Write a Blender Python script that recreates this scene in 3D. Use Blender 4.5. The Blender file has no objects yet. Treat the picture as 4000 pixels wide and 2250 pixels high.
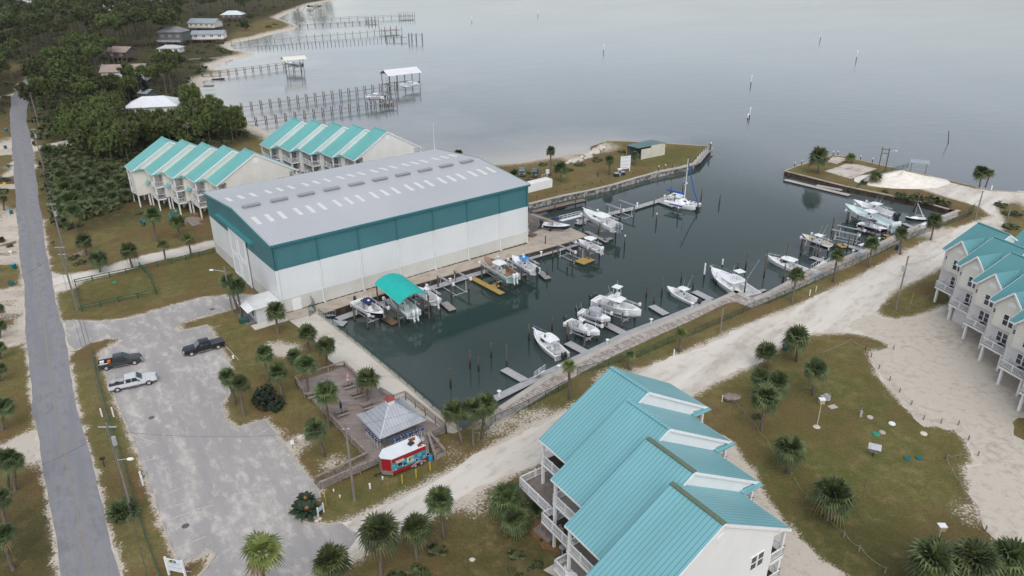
import bpy, math, random
import numpy as np
from mathutils import Vector, Matrix, geometry
R = math.radians
S = bpy.context.scene
COL = S.collection
# ------------------------------------------------------------------ camera, sky, sun, exposure
TH, RO, FPX, CAMH = R(25.25), R(-0.36), 2890.0, 60.0
cam_d = bpy.data.cameras.new('camera'); cam = bpy.data.objects.new('camera', cam_d); COL.objects.link(cam)
_f = Vector((0, math.cos(TH), -math.sin(TH))); _u = Vector((0, math.sin(TH), math.cos(TH))); _x = Vector((1, 0, 0))
_c, _s = math.cos(RO), math.sin(RO)
_rx = _x*_c + _u*_s; _ry = -_x*_s + _u*_c
cam.matrix_world = Matrix(((_rx.x, _ry.x, -_f.x, 0), (_rx.y, _ry.y, -_f.y, 0), (_rx.z, _ry.z, -_f.z, CAMH), (0, 0, 0, 1)))
cam_d.sensor_width = 36; cam_d.lens = 36*FPX/4000; cam_d.clip_start = 1; cam_d.clip_end = 20000
S.camera = cam
SUN_EL, SUN_AZ = R(52), R(172)
wd = bpy.data.worlds.new('World'); S.world = wd; wd.use_nodes = True
nt = wd.node_tree; bg = nt.nodes['Background']
sky = nt.nodes.new('ShaderNodeTexSky'); sky.sky_type = 'NISHITA'; sky.sun_disc = False
sky.sun_elevation = SUN_EL; sky.sun_rotation = SUN_AZ; sky.dust_density = 2.2; sky.ozone_density = 1.0; sky.air_density = 1.0
hs = nt.nodes.new('ShaderNodeHueSaturation'); hs.inputs['Saturation'].default_value = 0.40
nt.links.new(sky.outputs[0], hs.inputs['Color']); nt.links.new(hs.outputs[0], bg.inputs['Color'])
bg.inputs['Strength'].default_value = 0.15
sun_d = bpy.data.lights.new('sun', 'SUN'); sun_d.energy = 0.62; sun_d.angle = R(60); sun_d.color = (1, .97, .93)
sun = bpy.data.objects.new('sun', sun_d); COL.objects.link(sun)
_sd = Vector((math.sin(SUN_AZ)*math.cos(SUN_EL), math.cos(SUN_AZ)*math.cos(SUN_EL), math.sin(SUN_EL)))
sun.rotation_euler = _sd.to_track_quat('Z', 'Y').to_euler()
S.view_settings.view_transform = 'Standard'; S.view_settings.look = 'None'
S.view_settings.exposure = 0.45; S.view_settings.gamma = 1.0
S.cycles.max_bounces = 5; S.cycles.diffuse_bounces = 3; S.cycles.glossy_bounces = 3; S.cycles.transparent_max_bounces = 6
# ------------------------------------------------------------------ survey helpers: a photo pixel (4000 wide) to the ground point it shows
WZ = -1.4                        # water level, the ground is 0
KO = 4000/2576
def at(px, py, z=0.0):
    u, v = px-2000, py-1125
    u, v = _c*u+_s*v, -_s*u+_c*v
    d = Vector((u, FPX*math.cos(TH)-v*math.sin(TH), -FPX*math.sin(TH)-v*math.cos(TH)))
    t = (z-CAMH)/d.z
    return Vector((d.x*t, d.y*t, z))
def O(x, y, z=0.0): return at(x*KO, y*KO, z)
def zm(ox, oy, sc): return lambda x, y, z=0.0: at(ox+x/sc, oy+y/sc, z)
def pix(P):
    x, y, z = P[0], P[1], P[2]-CAMH
    fw = math.cos(TH)*y-math.sin(TH)*z; up = math.sin(TH)*y+math.cos(TH)*z
    u = FPX*x/fw; v = -FPX*up/fw
    return (2000+_c*u-_s*v, 1125+_s*u+_c*v)
def height_to(b, ytop):          # how tall a post standing at b must be to end at that photo row
    lo, hi = 0.05, 40
    for i in range(40):
        m = (lo+hi)/2
        if pix((b.x, b.y, b.z+m))[1] > ytop: lo = m
        else: hi = m
    return lo
def ppm(b): return FPX/(math.cos(TH)*b.y-math.sin(TH)*(b.z-CAMH))
# ------------------------------------------------------------------ materials
MATS = {}
def srgb(r, g, b):
    f = lambda c: (c/12.92 if c <= .04045 else ((c+.055)/1.055)**2.4)
    return (f(r/255), f(g/255), f(b/255), 1)
def base_mat(name):
    m = bpy.data.materials.new(name); m.use_nodes = True
    return m, m.node_tree.nodes, m.node_tree.links, m.node_tree.nodes['Principled BSDF']
def mixrgb(n, l, fac, a, b, mode='MIX'):
    x = n.new('ShaderNodeMix'); x.data_type = 'RGBA'; x.blend_type = mode
    for sock, v in ((0, fac), (6, a), (7, b)):
        if hasattr(v, 'is_linked') or hasattr(v, 'links'): l.new(v, x.inputs[sock])
        elif sock == 0: x.inputs[0].default_value = v
        else: x.inputs[sock].default_value = v if len(v) == 4 else (*v, 1)
    return x.outputs[2]
def mth(n, l, op, a, b=None, c=None, clamp=False):
    x = n.new('ShaderNodeMath'); x.operation = op; x.use_clamp = clamp
    for i, v in enumerate((a, b, c)):
        if v is None: continue
        if hasattr(v, 'links'): l.new(v, x.inputs[i])
        else: x.inputs[i].default_value = v
    return x.outputs[0]
def ramp(n, l, fac, lo, hi):
    x = n.new('ShaderNodeMapRange'); x.inputs[1].default_value = lo; x.inputs[2].default_value = hi
    l.new(fac, x.inputs[0]); return x.outputs[0]
def noise(n, l, vec, scale, detail=3, rough=.55, stretch=None, rot=0):
    if stretch:
        mp = n.new('ShaderNodeMapping'); mp.vector_type = 'TEXTURE'; mp.inputs['Rotation'].default_value = (0, 0, rot); mp.inputs['Scale'].default_value = tuple(1/s for s in stretch)
        l.new(vec, mp.inputs[0]); vec = mp.outputs[0]
    x = n.new('ShaderNodeTexNoise'); x.inputs['Scale'].default_value = scale; x.inputs['Detail'].default_value = detail
    x.inputs['Roughness'].default_value = rough; l.new(vec, x.inputs[0]); return x.outputs['Fac']
def coord(n, kind):
    if kind == 'World': return n.new('ShaderNodeNewGeometry').outputs['Position']
    return n.new('ShaderNodeTexCoord').outputs[kind]
def bumpn(n, l, b, h, strength, dist=.05):
    x = n.new('ShaderNodeBump'); x.inputs['Strength'].default_value = strength; x.inputs['Distance'].default_value = dist
    l.new(h, x.inputs['Height']); l.new(x.outputs[0], b.inputs['Normal'])
def M(name, c, c2=None, sc=3.0, rough=.55, metal=0.0, lo=.35, hi=.65, kind='Object', stretch=None, bump=0, spec=.4, line=None, detail=3, rnd=0):
    """painted / weathered surface: colour drifting between c and c2, optional dark bands for joints and painted seam shade, line=(axis, period, width, darkness)"""
    if name in MATS: return MATS[name]
    m, n, l, b = base_mat(name)
    c = c if len(c) == 4 else (*c, 1)
    if c2 is None: c2 = tuple(v*.86 for v in c[:3])+(1,)
    c2 = c2 if len(c2) == 4 else (*c2, 1)
    v = coord(n, kind)
    nf = noise(n, l, v, sc, detail, .6, stretch)
    col = mixrgb(n, l, ramp(n, l, nf, lo, hi), c, c2)
    if rnd:
        oi = n.new('ShaderNodeObjectInfo')
        g = mth(n, l, 'MULTIPLY_ADD', oi.outputs['Random'], 2*rnd, 1-rnd)
        hsv = n.new('ShaderNodeHueSaturation'); l.new(g, hsv.inputs['Value']); l.new(col, hsv.inputs['Color']); col = hsv.outputs[0]
    if line:
        ax, per, wd_, dk = line
        sp = n.new('ShaderNodeSeparateXYZ'); l.new(v, sp.inputs[0])
        fr = mth(n, l, 'FRACT', mth(n, l, 'DIVIDE', sp.outputs[ax], per))
        ls = mth(n, l, 'LESS_THAN', fr, wd_/per)
        col = mixrgb(n, l, mth(n, l, 'MULTIPLY', ls, dk), col, tuple(x*.25 for x in c[:3]))
    l.new(col, b.inputs['Base Color'])
    b.inputs['Roughness'].default_value = rough; b.inputs['Metallic'].default_value = metal
    b.inputs['Specular IOR Level'].default_value = spec
    if bump: bumpn(n, l, b, nf, bump)
    MATS[name] = m; return m
white = M('white_paint', (.78, .79, .78), (.70, .71, .70), sc=.8)
trim = M('white_trim', (.80, .80, .80), (.74, .74, .75), sc=1.5)
gel = M('white_gelcoat', (.82, .83, .83), (.76, .77, .78), sc=1.2, rough=.25, spec=.5)
gel2 = M('grey_deck_gelcoat', (.50, .51, .50), (.42, .43, .42), sc=2.5, rough=.5)
cream = M('cream_siding', (.73, .71, .65), (.68, .66, .60), sc=.5, line=(2, .22, .03, .35))
offwhite = M('off_white_siding', (.76, .755, .73), (.71, .705, .68), sc=.5, line=(2, .22, .03, .3))
lavender = M('pale_mauve_siding', (.68, .645, .645), (.62, .59, .59), sc=.5, line=(2, .22, .03, .3))
glass = M('dark_window_glass', (.03, .035, .045), (.05, .055, .07), sc=.6, rough=.08, spec=.6)
tint = M('smoked_windscreen', (.025, .032, .038), (.06, .07, .075), sc=1, rough=.3, spec=.3)
black = M('black_plastic', (.02, .02, .022), (.035, .035, .04), rough=.4)
engblk = M('dark_engine_cowl', (.025, .03, .04), (.05, .055, .07), rough=.25, spec=.5)
engwht = M('white_engine_cowl', (.75, .77, .78), (.68, .7, .72), rough=.25, spec=.5)
alu = M('aluminium', (.55, .56, .58), (.42, .43, .46), sc=2, rough=.4, metal=.35)
galv = M('galvanised_roof', (.36, .38, .42), (.43, .45, .48), sc=.6, rough=.45, metal=.25, line=(0, .42, .05, .5))
wood = M('weathered_wood', (.19, .15, .125), (.30, .26, .23), sc=2.2, rough=.9, stretch=(1, 1, 1), bump=.2)
woodlt = M('pale_weathered_wood', (.42, .37, .34), (.30, .25, .22), sc=1.6, rough=.9)
oldwood = M('old_brown_wood', (.15, .105, .08), (.24, .19, .16), sc=2.0, rough=.9)
pile_m = M('piling_wood', (.075, .065, .05), (.15, .13, .10), sc=3, rough=.9, stretch=(1, 1, .3), lo=.3, hi=.7)
pile_wet = M('wet_piling', (.018, .018, .016), (.04, .038, .032), sc=3, rough=.5)
trunk_m = M('palm_trunk', (.17, .145, .115), (.08, .068, .055), sc=6, rough=.95, stretch=(1, 1, .6), bump=.4, rnd=.25)
bark_m = M('pine_bark', (.10, .075, .06), (.16, .13, .11), sc=3, rough=.95, rnd=.2)
conc = M('concrete', (.46, .43, .385), (.38, .35, .31), sc=.35, rough=.9, kind='World', detail=6)
conc_st = M('stained_concrete', (.42, .37, .31), (.30, .21, .13), sc=.5, rough=.9, kind='World', detail=6, lo=.45, hi=.8)
conc_gr = M('grey_float_concrete', (.40, .40, .41), (.34, .34, .345), sc=.8, rough=.85, detail=5)
greenp = M('green_painted_pipe', (.012, .07, .04), (.02, .09, .055), rough=.5)
bluecv = M('blue_canvas', (.012, .06, .32), (.02, .09, .40), sc=3, rough=.8)
navycv = M('navy_canvas', (.012, .018, .07), (.02, .03, .10), sc=3, rough=.8)
skycv = M('bright_blue_canvas', (.01, .20, .55), (.02, .26, .62), sc=3, rough=.8)
greycv = M('grey_canvas', (.42, .44, .47), (.34, .36, .39), sc=1.5, rough=.85)
tealcv = M('turquoise_canvas', (.015, .46, .40), (.02, .40, .36), sc=.6, rough=.7)
navyhull = M('navy_hull', (.006, .008, .022), (.012, .014, .03), rough=.2, spec=.5)
aquahull = M('pale_aqua_hull', (.66, .76, .765), (.62, .73, .735), rough=.25)
foamhull = M('seafoam_hull', (.32, .60, .54), (.28, .55, .5), rough=.25)
creamdk = M('cream_deck', (.66, .62, .50), (.60, .56, .45), rough=.6)
chrome = M('chrome', (.6, .61, .63), (.5, .51, .53), rough=.2, metal=.8)
rubber = M('tyre_rubber', (.018, .018, .018), (.03, .03, .03), rough=.85)
redp = M('red_paint', (.33, .012, .022), (.28, .012, .02), rough=.35)
rust = M('rust', (.30, .06, .02), (.2, .05, .02), sc=4, rough=.9)
yellow = M('yellow_paint', (.55, .40, .03), (.48, .34, .03), rough=.6)
tealbin = M('dark_teal_plastic', (.01, .10, .10), (.015, .12, .12), rough=.5)
bluelid = M('cyan_lid', (.02, .35, .55), (.02, .3, .5), rough=.5)
rope_m = M('pale_rope', (.34, .35, .27), (.28, .28, .22), rough=.9)
wire_m = M('cable', (.06, .06, .06), (.09, .09, .09), rough=.6)
ylwood = M('fresh_yellow_wood', (.44, .30, .09), (.36, .24, .07), sc=2, rough=.85, line=(0, .30, .03, .5))
skin = M('skin', (.45, .28, .2), (.4, .25, .18), rough=.6)
# ------------------------------------------------------------------ mesh builder
class MB:
    def __init__(s): s.v = []; s.f = []; s.mi = []; s.m = 0; s.M = None
    def _add(s, vs, fs):
        o = len(s.v)
        if s.M is not None: vs = [s.M @ Vector(p) for p in vs]
        s.v += [tuple(p) for p in vs]
        for f in fs: s.f.append(tuple(i+o for i in f)); s.mi.append(s.m)
        return s
    def box(s, c, d, rz=0.0, taper=1.0):
        x, y, z = d[0]/2, d[1]/2, d[2]/2; t = taper; ca, sa = math.cos(rz), math.sin(rz)
        p = [(-x, -y, -z), (x, -y, -z), (x, y, -z), (-x, y, -z), (-x*t, -y*t, z), (x*t, -y*t, z), (x*t, y*t, z), (-x*t, y*t, z)]
        p = [(c[0]+a*ca-b*sa, c[1]+a*sa+b*ca, c[2]+h) for a, b, h in p]
        return s._add(p, [(3, 2, 1, 0), (4, 5, 6, 7), (0, 1, 5, 4), (1, 2, 6, 5), (2, 3, 7, 6), (3, 0, 4, 7)])
    def bx(s, a, b): return s.box([(a[i]+b[i])/2 for i in range(3)], [abs(b[i]-a[i]) for i in range(3)])
    def bar(s, p, q, w, h=None):
        p, q = Vector(p), Vector(q); d = q-p; L = d.length
        if L < 1e-6: return s
        d /= L; h = h or w
        up = Vector((0, 0, 1)) if abs(d.z) < .95 else Vector((1, 0, 0))
        r = d.cross(up).normalized()*(w/2); u = r.cross(d).normalized()*(h/2)
        vs = [p-r-u, p+r-u, p+r+u, p-r+u, q-r-u, q+r-u, q+r+u, q-r+u]
        return s._add(vs, [(0, 1, 2, 3), (7, 6, 5, 4), (0, 4, 5, 1), (1, 5, 6, 2), (2, 6, 7, 3), (3, 7, 4, 0)])
    def tube(s, p, q, r1, r2=None, n=6, caps=True):
        p, q = Vector(p), Vector(q); r2 = r1 if r2 is None else r2; d = (q-p)
        if d.length < 1e-6: return s
        d.normalize(); up = Vector((0, 0, 1)) if abs(d.z) < .95 else Vector((1, 0, 0))
        a = d.cross(up).normalized(); b = a.cross(d)
        vs = []
        for c, r in ((p, r1), (q, r2)):
            for i in range(n):
                t = 2*math.pi*i/n; vs.append(c+a*(r*math.cos(t))+b*(r*math.sin(t)))
        fs = [(i, i+n, (i+1) % n+n, (i+1) % n) for i in range(n)]
        if caps: fs += [tuple(range(n)), tuple(range(2*n-1, n-1, -1))]
        return s._add(vs, fs)
    def chain(s, pts, r, n=5):
        for a, b in zip(pts[:-1], pts[1:]): s.tube(a, b, r, r, n)
        return s
    def lathe(s, c, prof, n=12):
        vs = []; fs = []
        for r, z in prof:
            for i in range(n):
                t = 2*math.pi*i/n; vs.append((c[0]+r*math.cos(t), c[1]+r*math.sin(t), c[2]+z))
        for k in range(len(prof)-1):
            for i in range(n): fs.append((k*n+i, k*n+(i+1) % n, (k+1)*n+(i+1) % n, (k+1)*n+i))
        fs += [tuple(range(n-1, -1, -1)), tuple(range((len(prof)-1)*n, len(prof)*n))]
        return s._add(vs, fs)
    def poly(s, pts): return s._add(pts, [tuple(range(len(pts)))])
    def slab(s, pts, t):           # polygon pts (any plane) thickened downwards by t
        n = len(pts); lo = [(p[0], p[1], p[2]-t) for p in pts]
        return s._add(list(pts)+lo, [tuple(range(n)), tuple(range(2*n-1, n-1, -1))]+[(i, i+n, (i+1) % n+n, (i+1) % n) for i in range(n)])
    def prism(s, pts, z0, z1): return s.slab([(p[0], p[1], z1) for p in pts], z1-z0)
    def extr(s, prof, y0, y1):     # profile in x,z extruded along y
        n = len(prof)
        return s._add([(x, y0, z) for x, z in prof]+[(x, y1, z) for x, z in prof], [tuple(range(n)), tuple(range(2*n-1, n-1, -1))]+[(i, i+n, (i+1) % n+n, (i+1) % n) for i in range(n)])
    def grid(s, rows, closed=False):
        o = [p for r in rows for p in r]; m = len(rows[0]); fs = []
        for i in range(len(rows)-1):
            for j in range(m-1 if not closed else m): fs.append((i*m+j, i*m+(j+1) % m, (i+1)*m+(j+1) % m, (i+1)*m+j))
        return s._add(o, fs)
    def ball(s, c, r, n=10, m=6, sq=(1, 1, 1)):
        rows = []
        for k in range(m+1):
            a = math.pi*k/m
            rows.append([(c[0]+r*sq[0]*math.sin(a)*math.cos(2*math.pi*i/n), c[1]+r*sq[1]*math.sin(a)*math.sin(2*math.pi*i/n), c[2]-r*sq[2]*math.cos(a)) for i in range(n)])
        return s.grid(rows, True)
    def mesh(s, name, mats, smooth=False):
        me = bpy.data.meshes.new(name); me.from_pydata(s.v, [], s.f)
        for m in (mats if isinstance(mats, (list, tuple)) else [mats]): me.materials.append(m)
        if max(s.mi, default=0) > 0: me.polygons.foreach_set('material_index', s.mi)
        if smooth: me.polygons.foreach_set('use_smooth', [True]*len(s.f))
        me.update(); return me
    def build(s, name, mats, parent=None, smooth=False):
        o = bpy.data.objects.new(name, s.mesh(name, mats, smooth)); COL.objects.link(o)
        if parent is not None: o.parent = parent
        return o
def tag(o, label, cat, group=None):
    o['label'] = label; o['category'] = cat
    if group: o['group'] = group
    return o
def thing(name, label, cat, loc=(0, 0, 0), rz=0.0, group=None):
    o = bpy.data.objects.new(name, None); COL.objects.link(o); o.empty_display_size = .5
    o.location = loc; o.rotation_euler = (0, 0, rz); return tag(o, label, cat, group)
def struct(o, kind='structure'): o['kind'] = kind; return o
def copytree(o, loc=None, rz=None, scale=None, label=None, group=None):
    c = o.copy(); COL.objects.link(c)
    for ch in list(o.children):
        k = ch.copy(); COL.objects.link(k); k.parent = c
        for g in list(ch.children):
            q = g.copy(); COL.objects.link(q); q.parent = k
    if loc is not None: c.location = loc
    if rz is not None: c.rotation_euler = (0, 0, rz)
    if scale is not None: c.scale = scale if hasattr(scale, '__len__') else (scale,)*3
    if label: c['label'] = label
    if group: c['group'] = group
    return c
def heading(a, b): return math.atan2(b.y-a.y, b.x-a.x)
def lerp(a, b, t): return a+(b-a)*t
# ------------------------------------------------------------------ land outline
rng = np.random.default_rng(5)
z20 = zm(2000, 400, 2.574); z30 = zm(3000, 400, 2.574); z29 = zm(2000, 900, 2.574); z10 = zm(1000, 1000, 2.574)
def A(pts, z=0.0): return [at(x, y, z) for x, y in pts]
def OO(pts, z=0.0): return [O(x, y, z) for x, y in pts]
bay_beach = A([(1500, -60), (1400, -28), (1330, -2), (1225, 17), (1140, 48), (1092, 72), (1130, 84), (1165, 98), (1172, 104), (1150, 116), (1085, 130), (1010, 150), (960, 160), (905, 176), (925, 196), (985, 206), (1000, 214), (965, 226),
               (915, 232), (840, 262), (855, 276), (930, 272), (940, 284), (870, 296), (800, 318), (790, 352), (812, 385), (860, 425), (930, 458), (1010, 492), (1100, 535), (1250, 600), (1500, 640), (1800, 640), (2000, 632), (2080, 618), (2200, 600), (2309, 588)], WZ)
tip = A([(2309, 570), (2373, 550), (2466, 553), (2600, 560), (2738, 569), (2768, 570)])
pen_in = A([(2768, 572), (2740, 600), (2710, 640), (2650, 656), (2552, 676), (2480, 696), (2396, 721), (2300, 744), (2200, 764), (2064, 797), (1990, 812)])
apron = A([(1990, 800), (2075, 838), (2180, 872), (2291, 921)])
shedwall = A([(2220, 945), (2120, 973), (1980, 1010), (1830, 1052), (1640, 1105), (1480, 1152), (1350, 1192), (1245, 1228)])
swall = A([(1420, 1365), (1560, 1480), (1656, 1563), (1770, 1660), (1800, 1683)])
bwalk = A([(1880, 1636), (1945, 1594), (2148, 1461), (2299, 1386), (2454, 1310), (2629, 1243), (2781, 1178), (2874, 1137), (2936, 1168), (3000, 1141), (3175, 1048), (3373, 978), (3552, 893), (3738, 821)])
spit = A([(3707, 818), (3600, 788), (3482, 765), (3311, 730), (3180, 697), (3066, 668), (3110, 650), (3179, 629), (3253, 606), (3300, 612), (3420, 641), (3544, 668), (3700, 703), (3870, 746), (4000, 752)])
right_shore = A([(4300, 760), (5200, 700)])
outer = [Vector((1500, 300, 0)), Vector((1500, -400, 0)), Vector((-1500, -400, 0)), Vector((-1500, 500, 0))]
gulf = A([(-900, 150), (-300, 62), (0, 44), (210, 40), (405, 38), (440, 8), (480, -40)], WZ)
far_end = A([(600, -120), (1200, -130)])
outline = bay_beach+tip+pen_in+apron+shedwall+swall+bwalk+spit+right_shore+outer+gulf+far_end
outline2 = np.array([(p.x, p.y) for p in outline])
def inside(poly, P):
    x, y = P[:, 0], P[:, 1]; r = np.zeros(len(P), bool); j = len(poly)-1
    for i in range(len(poly)):
        xi, yi = poly[i]; xj, yj = poly[j]
        c = ((yi > y) != (yj > y)) & (x < (xj-xi)*(y-yi)/(yj-yi+1e-12)+xi); r ^= c; j = i
    return r
def dist(line, P, closed=False):
    L = np.array(line, float); n = len(L); d = np.full(len(P), 1e9)
    for i in range(n if closed else n-1):
        a, b = L[i], L[(i+1) % n]; ab = b-a; t = np.clip(((P-a) @ ab)/(ab @ ab+1e-12), 0, 1)
        d = np.minimum(d, np.hypot(*(P-(a+t[:, None]*ab)).T))
    return d
def xy(pts): return np.array([(p.x, p.y) for p in pts])
def sdf(poly, P): d = dist(poly, P, True); return np.where(inside(poly, P), -d, d)
# ------------------------------------------------------------------ surfaces drawn on the ground (outlines)
road_l = A([(300, 2480), (238, 2250), (197, 2004), (168, 1833), (153, 1690), (135, 1600), (128, 1613), (105, 1345), (93, 1128), (84, 1050), (76, 986), (58, 733), (49, 597), (41, 500), (37, 466), (43, 388), (74, 330), (120, 291), (155, 262), (230, 225), (300, 190)])
road_l.pop(5)
road_r = A([(560, 2480), (476, 2250), (426, 2093), (390, 1936), (341, 1748), (310, 1627), (303, 1594), (268, 1419), (248, 1283), (216, 1166), (194, 1050), (186, 1005), (163, 850), (144, 718), (128, 578), (111, 500), (103, 470), (103, 447), (113, 388), (130, 330), (140, 300), (175, 265), (250, 228), (325, 194)])
road_p = road_l+road_r[::-1]
lot_p = OO([(165, 805), (235, 812), (330, 800), (430, 770), (510, 748), (590, 742), (630, 745), (622, 765), (560, 785), (500, 798), (450, 815), (437, 827), (441, 836), (482, 828), (522, 818), (552, 870), (582, 925), (577, 985), (560, 1013), (561, 1030), (568, 1055), (588, 1076), (612, 1074), (668, 1056), (705, 1105), (760, 1180), (803, 1236), (806, 1252), (765, 1266), (722, 1272), (724, 1284), (738, 1300), (790, 1322), (860, 1318), (905, 1345), (860, 1410), (740, 1520), (470, 1560), (500, 1449), (535, 1415), (543, 1397), (530, 1387), (480, 1408), (452, 1420), (400, 1290), (345, 1130), (290, 1000), (248, 885), (300, 862), (312, 855), (278, 848), (225, 862), (188, 882), (172, 870)])
lane_p = OO([(858, 1318), (920, 1296), (960, 1272), (1040, 1235), (1130, 1190), (1290, 1095), (1420, 1035), (1520, 985), (1620, 930), (1720, 890), (1850, 832), (2021, 765), (2160, 699), (2250, 649), (2320, 616), (2385, 586), (2445, 562), (2500, 545), (2470, 520), (2400, 500), (2330, 478), (2250, 462), (2205, 455), (2225, 437), (2262, 428), (2300, 436), (2380, 458), (2460, 477), (2600, 482), (2700, 478), (2700, 498), (2560, 500), (2512, 505), (2500, 520), (2517, 545), (2520, 570), (2500, 590),
              (2400, 650), (2310, 700), (2240, 735), (2207, 768), (2196, 786), (2212, 798), (2260, 806), (2330, 792), (2420, 752), (2480, 720), (2700, 640), (2900, 700), (3000, 1200), (2900, 1500), (2620, 1490), (2555, 1400), (2500, 1330), (2452, 1232), (2430, 1172), (2462, 1164), (2440, 1110), (2410, 1072), (2332, 1065), (2295, 1032), (2215, 945), (2192, 890), (2248, 881), (2242, 864), (2210, 850), (2150, 836), (2050, 836), (1985, 855), (1900, 912), (1800, 960), (1750, 985), (1700, 1020), (1600, 1060), (1500, 1095), (1380, 1150), (1200, 1235), (1010, 1335), (880, 1412), (840, 1440), (800, 1480), (750, 1500), (850, 1410), (900, 1345)])
islet_p = OO([(2540, 1060), (2560, 1050), (2640, 1060), (2660, 1120), (2580, 1112), (2548, 1095)])
drive_p = OO([(1795, 1090), (1835, 1110), (1860, 1150), (1900, 1210), (1950, 1290), (1985, 1340), (2060, 1410), (2160, 1475), (2300, 1560), (2100, 1650), (1960, 1500), (1900, 1350), (1820, 1180)])
cross_p = OO([(128, 690), (160, 694), (250, 678), (330, 651), (440, 627), (535, 605), (541, 619), (470, 640), (380, 657), (290, 686), (205, 706), (178, 728), (138, 735)])
wood_p = OO([(72, 372), (120, 364), (175, 352), (260, 332), (262, 340), (180, 362), (130, 372), (92, 380), (74, 382)])
left_drives = [OO(p) for p in ([(-40, 382), (44, 372), (46, 382), (-40, 396)], [(-40, 464), (56, 462), (58, 476), (-40, 474)], [(-40, 572), (62, 566), (64, 580), (-40, 588)], [(-40, 622), (64, 616), (66, 628), (-40, 636)], [(-40, 650), (66, 644), (70, 660), (-40, 664)], [(-40, 734), (84, 726), (88, 742), (-40, 762)], [(-40, 838), (94, 830), (102, 846), (-40, 886)], [(10, 1122), (88, 1082), (100, 1112), (88, 1165), (30, 1150)])]
side_p = A([(1245, 1226), (1350, 1190), (1480, 1150), (1640, 1103), (1830, 1050), (1980, 1008), (2120, 971), (2222, 942), (2293, 920), (2180, 870), (2064, 830), (2061, 952), (1900, 998), (1700, 1054), (1500, 1113), (1300, 1171), (1250, 1187), (1090, 1232), (1085, 1255), (1130, 1250)])
quay_p = A([(1130, 1252), (1243, 1226), (1422, 1368), (1562, 1483), (1658, 1566), (1800, 1683), (1772, 1694), (1700, 1680), (1560, 1590), (1440, 1500), (1350, 1425), (1312, 1428), (1285, 1405), (1250, 1360), (1215, 1310), (1160, 1275)])
yard_p = A([(975, 1265), (1100, 1232), (1135, 1252), (1000, 1288)])
parkpaths = [road_p, lot_p, lane_p, drive_p, cross_p, wood_p]
# ------------------------------------------------------------------ ground sheet
def spread(b0, b1, step, jit=.35):
    gx, gy = np.meshgrid(np.arange(b0[0], b1[0], step), np.arange(b0[1], b1[1], step)); P = np.stack([gx.ravel(), gy.ravel()], 1)
    return P+rng.uniform(-jit, jit, P.shape)*step
P = np.concatenate([spread((-110, 45), (120, 210), 1.7), spread((-160, 210), (150, 330), 2.6), spread((-330, 330), (60, 900), 6.0), spread((-1400, -350), (1400, 1100), 55)])
P = P[inside(outline2, P)]
P = P[dist(outline2, P, True) > 1.0]
def dens(line, step):
    o = []; n = len(line)
    for i in range(n):
        a, b = line[i], line[(i+1) % n]; L = (b-a).length
        k = max(1, int(L/step)) if L < 600 else 4
        for j in range(k): o.append(a.lerp(b, j/k))
    return o
ol = dens([Vector((p.x, p.y, 0)) for p in outline], 3.0)
nb = len(ol)
cv = [Vector((p.x, p.y)) for p in ol]+[Vector(p) for p in P]
vo, eo, fo, *_ = geometry.delaunay_2d_cdt(cv, [(i, (i+1) % nb) for i in range(nb)], [list(range(nb))], 1, 1e-4)
V = np.array([(p.x, p.y) for p in vo])
beachline = xy(bay_beach); gulfline = xy(gulf)
db = dist(beachline, V); dg = dist(gulfline, V); dsh = np.minimum(db, dg)
wb = 9.0
zv = np.where(dsh < wb, -1.62*(1-np.clip(dsh/wb, 0, 1))**1.4, 0.0)
sand = np.clip(1.0-db/13.0, 0, 1)**.8
sand = np.maximum(sand, np.clip(1.35-dg/60, 0, 1))
for poly, wdt in ((road_p, .75), (lot_p, 1.0), (lane_p, 1.5), (drive_p, 1.0), (cross_p, 1.4), (wood_p, 1.6)):
    d = sdf(xy(poly), V); sand = np.maximum(sand, np.clip(.72-d/wdt*.5, 0, 1)*np.where(d < wdt*1.5, 1, 0))
for p in left_drives:
    d = sdf(xy(p), V); sand = np.maximum(sand, np.clip(.8-d/2.4, 0, 1))
green = np.zeros(len(V)); dark = np.zeros(len(V))
def blob(arr, x, y, r, a=1.0, asp=1.0):
    c = O(x, y); d = np.hypot((V[:, 0]-c.x), (V[:, 1]-c.y)/asp); arr[:] = np.maximum(arr, a*np.clip(1.3-d/r, 0, 1))
for x, y, r, a in ((300, 735, 9, .8), (330, 555, 10, .55), (480, 690, 8, .7), (480, 655, 6, .6), (330, 700, 7, .5), (1680, 800, 6, .7), (1480, 880, 9, .9), (1600, 850, 7, .8), (1350, 1020, 9, .9), (1200, 1055, 5, .7), (1700, 395, 12, .9), (1640, 400, 9, .7), (2200, 1000, 14, .7), (2060, 1170, 12, .8), (2100, 1300, 14, .8), (2350, 1150, 10, .6), (2000, 950, 9, .5), (2400, 1260, 8, .5), (1960, 1180, 6, .7), (2300, 1130, 9, .35), (2250, 780, 7, .6), (1000, 1230, 8, .55), (900, 1230, 7, .6), (880, 1100, 7, .4), (250, 1110, 5, .7), (240, 1200, 4, .5), (60, 1400, 10, .5), (60, 900, 9, .35), (40, 1000, 9, .35), (350, 500, 8, .4), (570, 870, 6, .3), (700, 900, 6, .3), (2540, 1085, 4, .6), (430, 690, 5, .5)): blob(green, x, y, r, a)
for x, y, r, a in ((240, 480, 16, .9), (280, 540, 10, .8), (200, 430, 14, .8), (340, 430, 20, .9), (1260, 1380, 10, .55), (1150, 1340, 8, .4), (1350, 1300, 7, .5), (2150, 1390, 9, .45), (2250, 1440, 8, .5), (80, 1360, 10, .7), (2500, 1400, 8, .3)): blob(dark, x, y, r, a)
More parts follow.
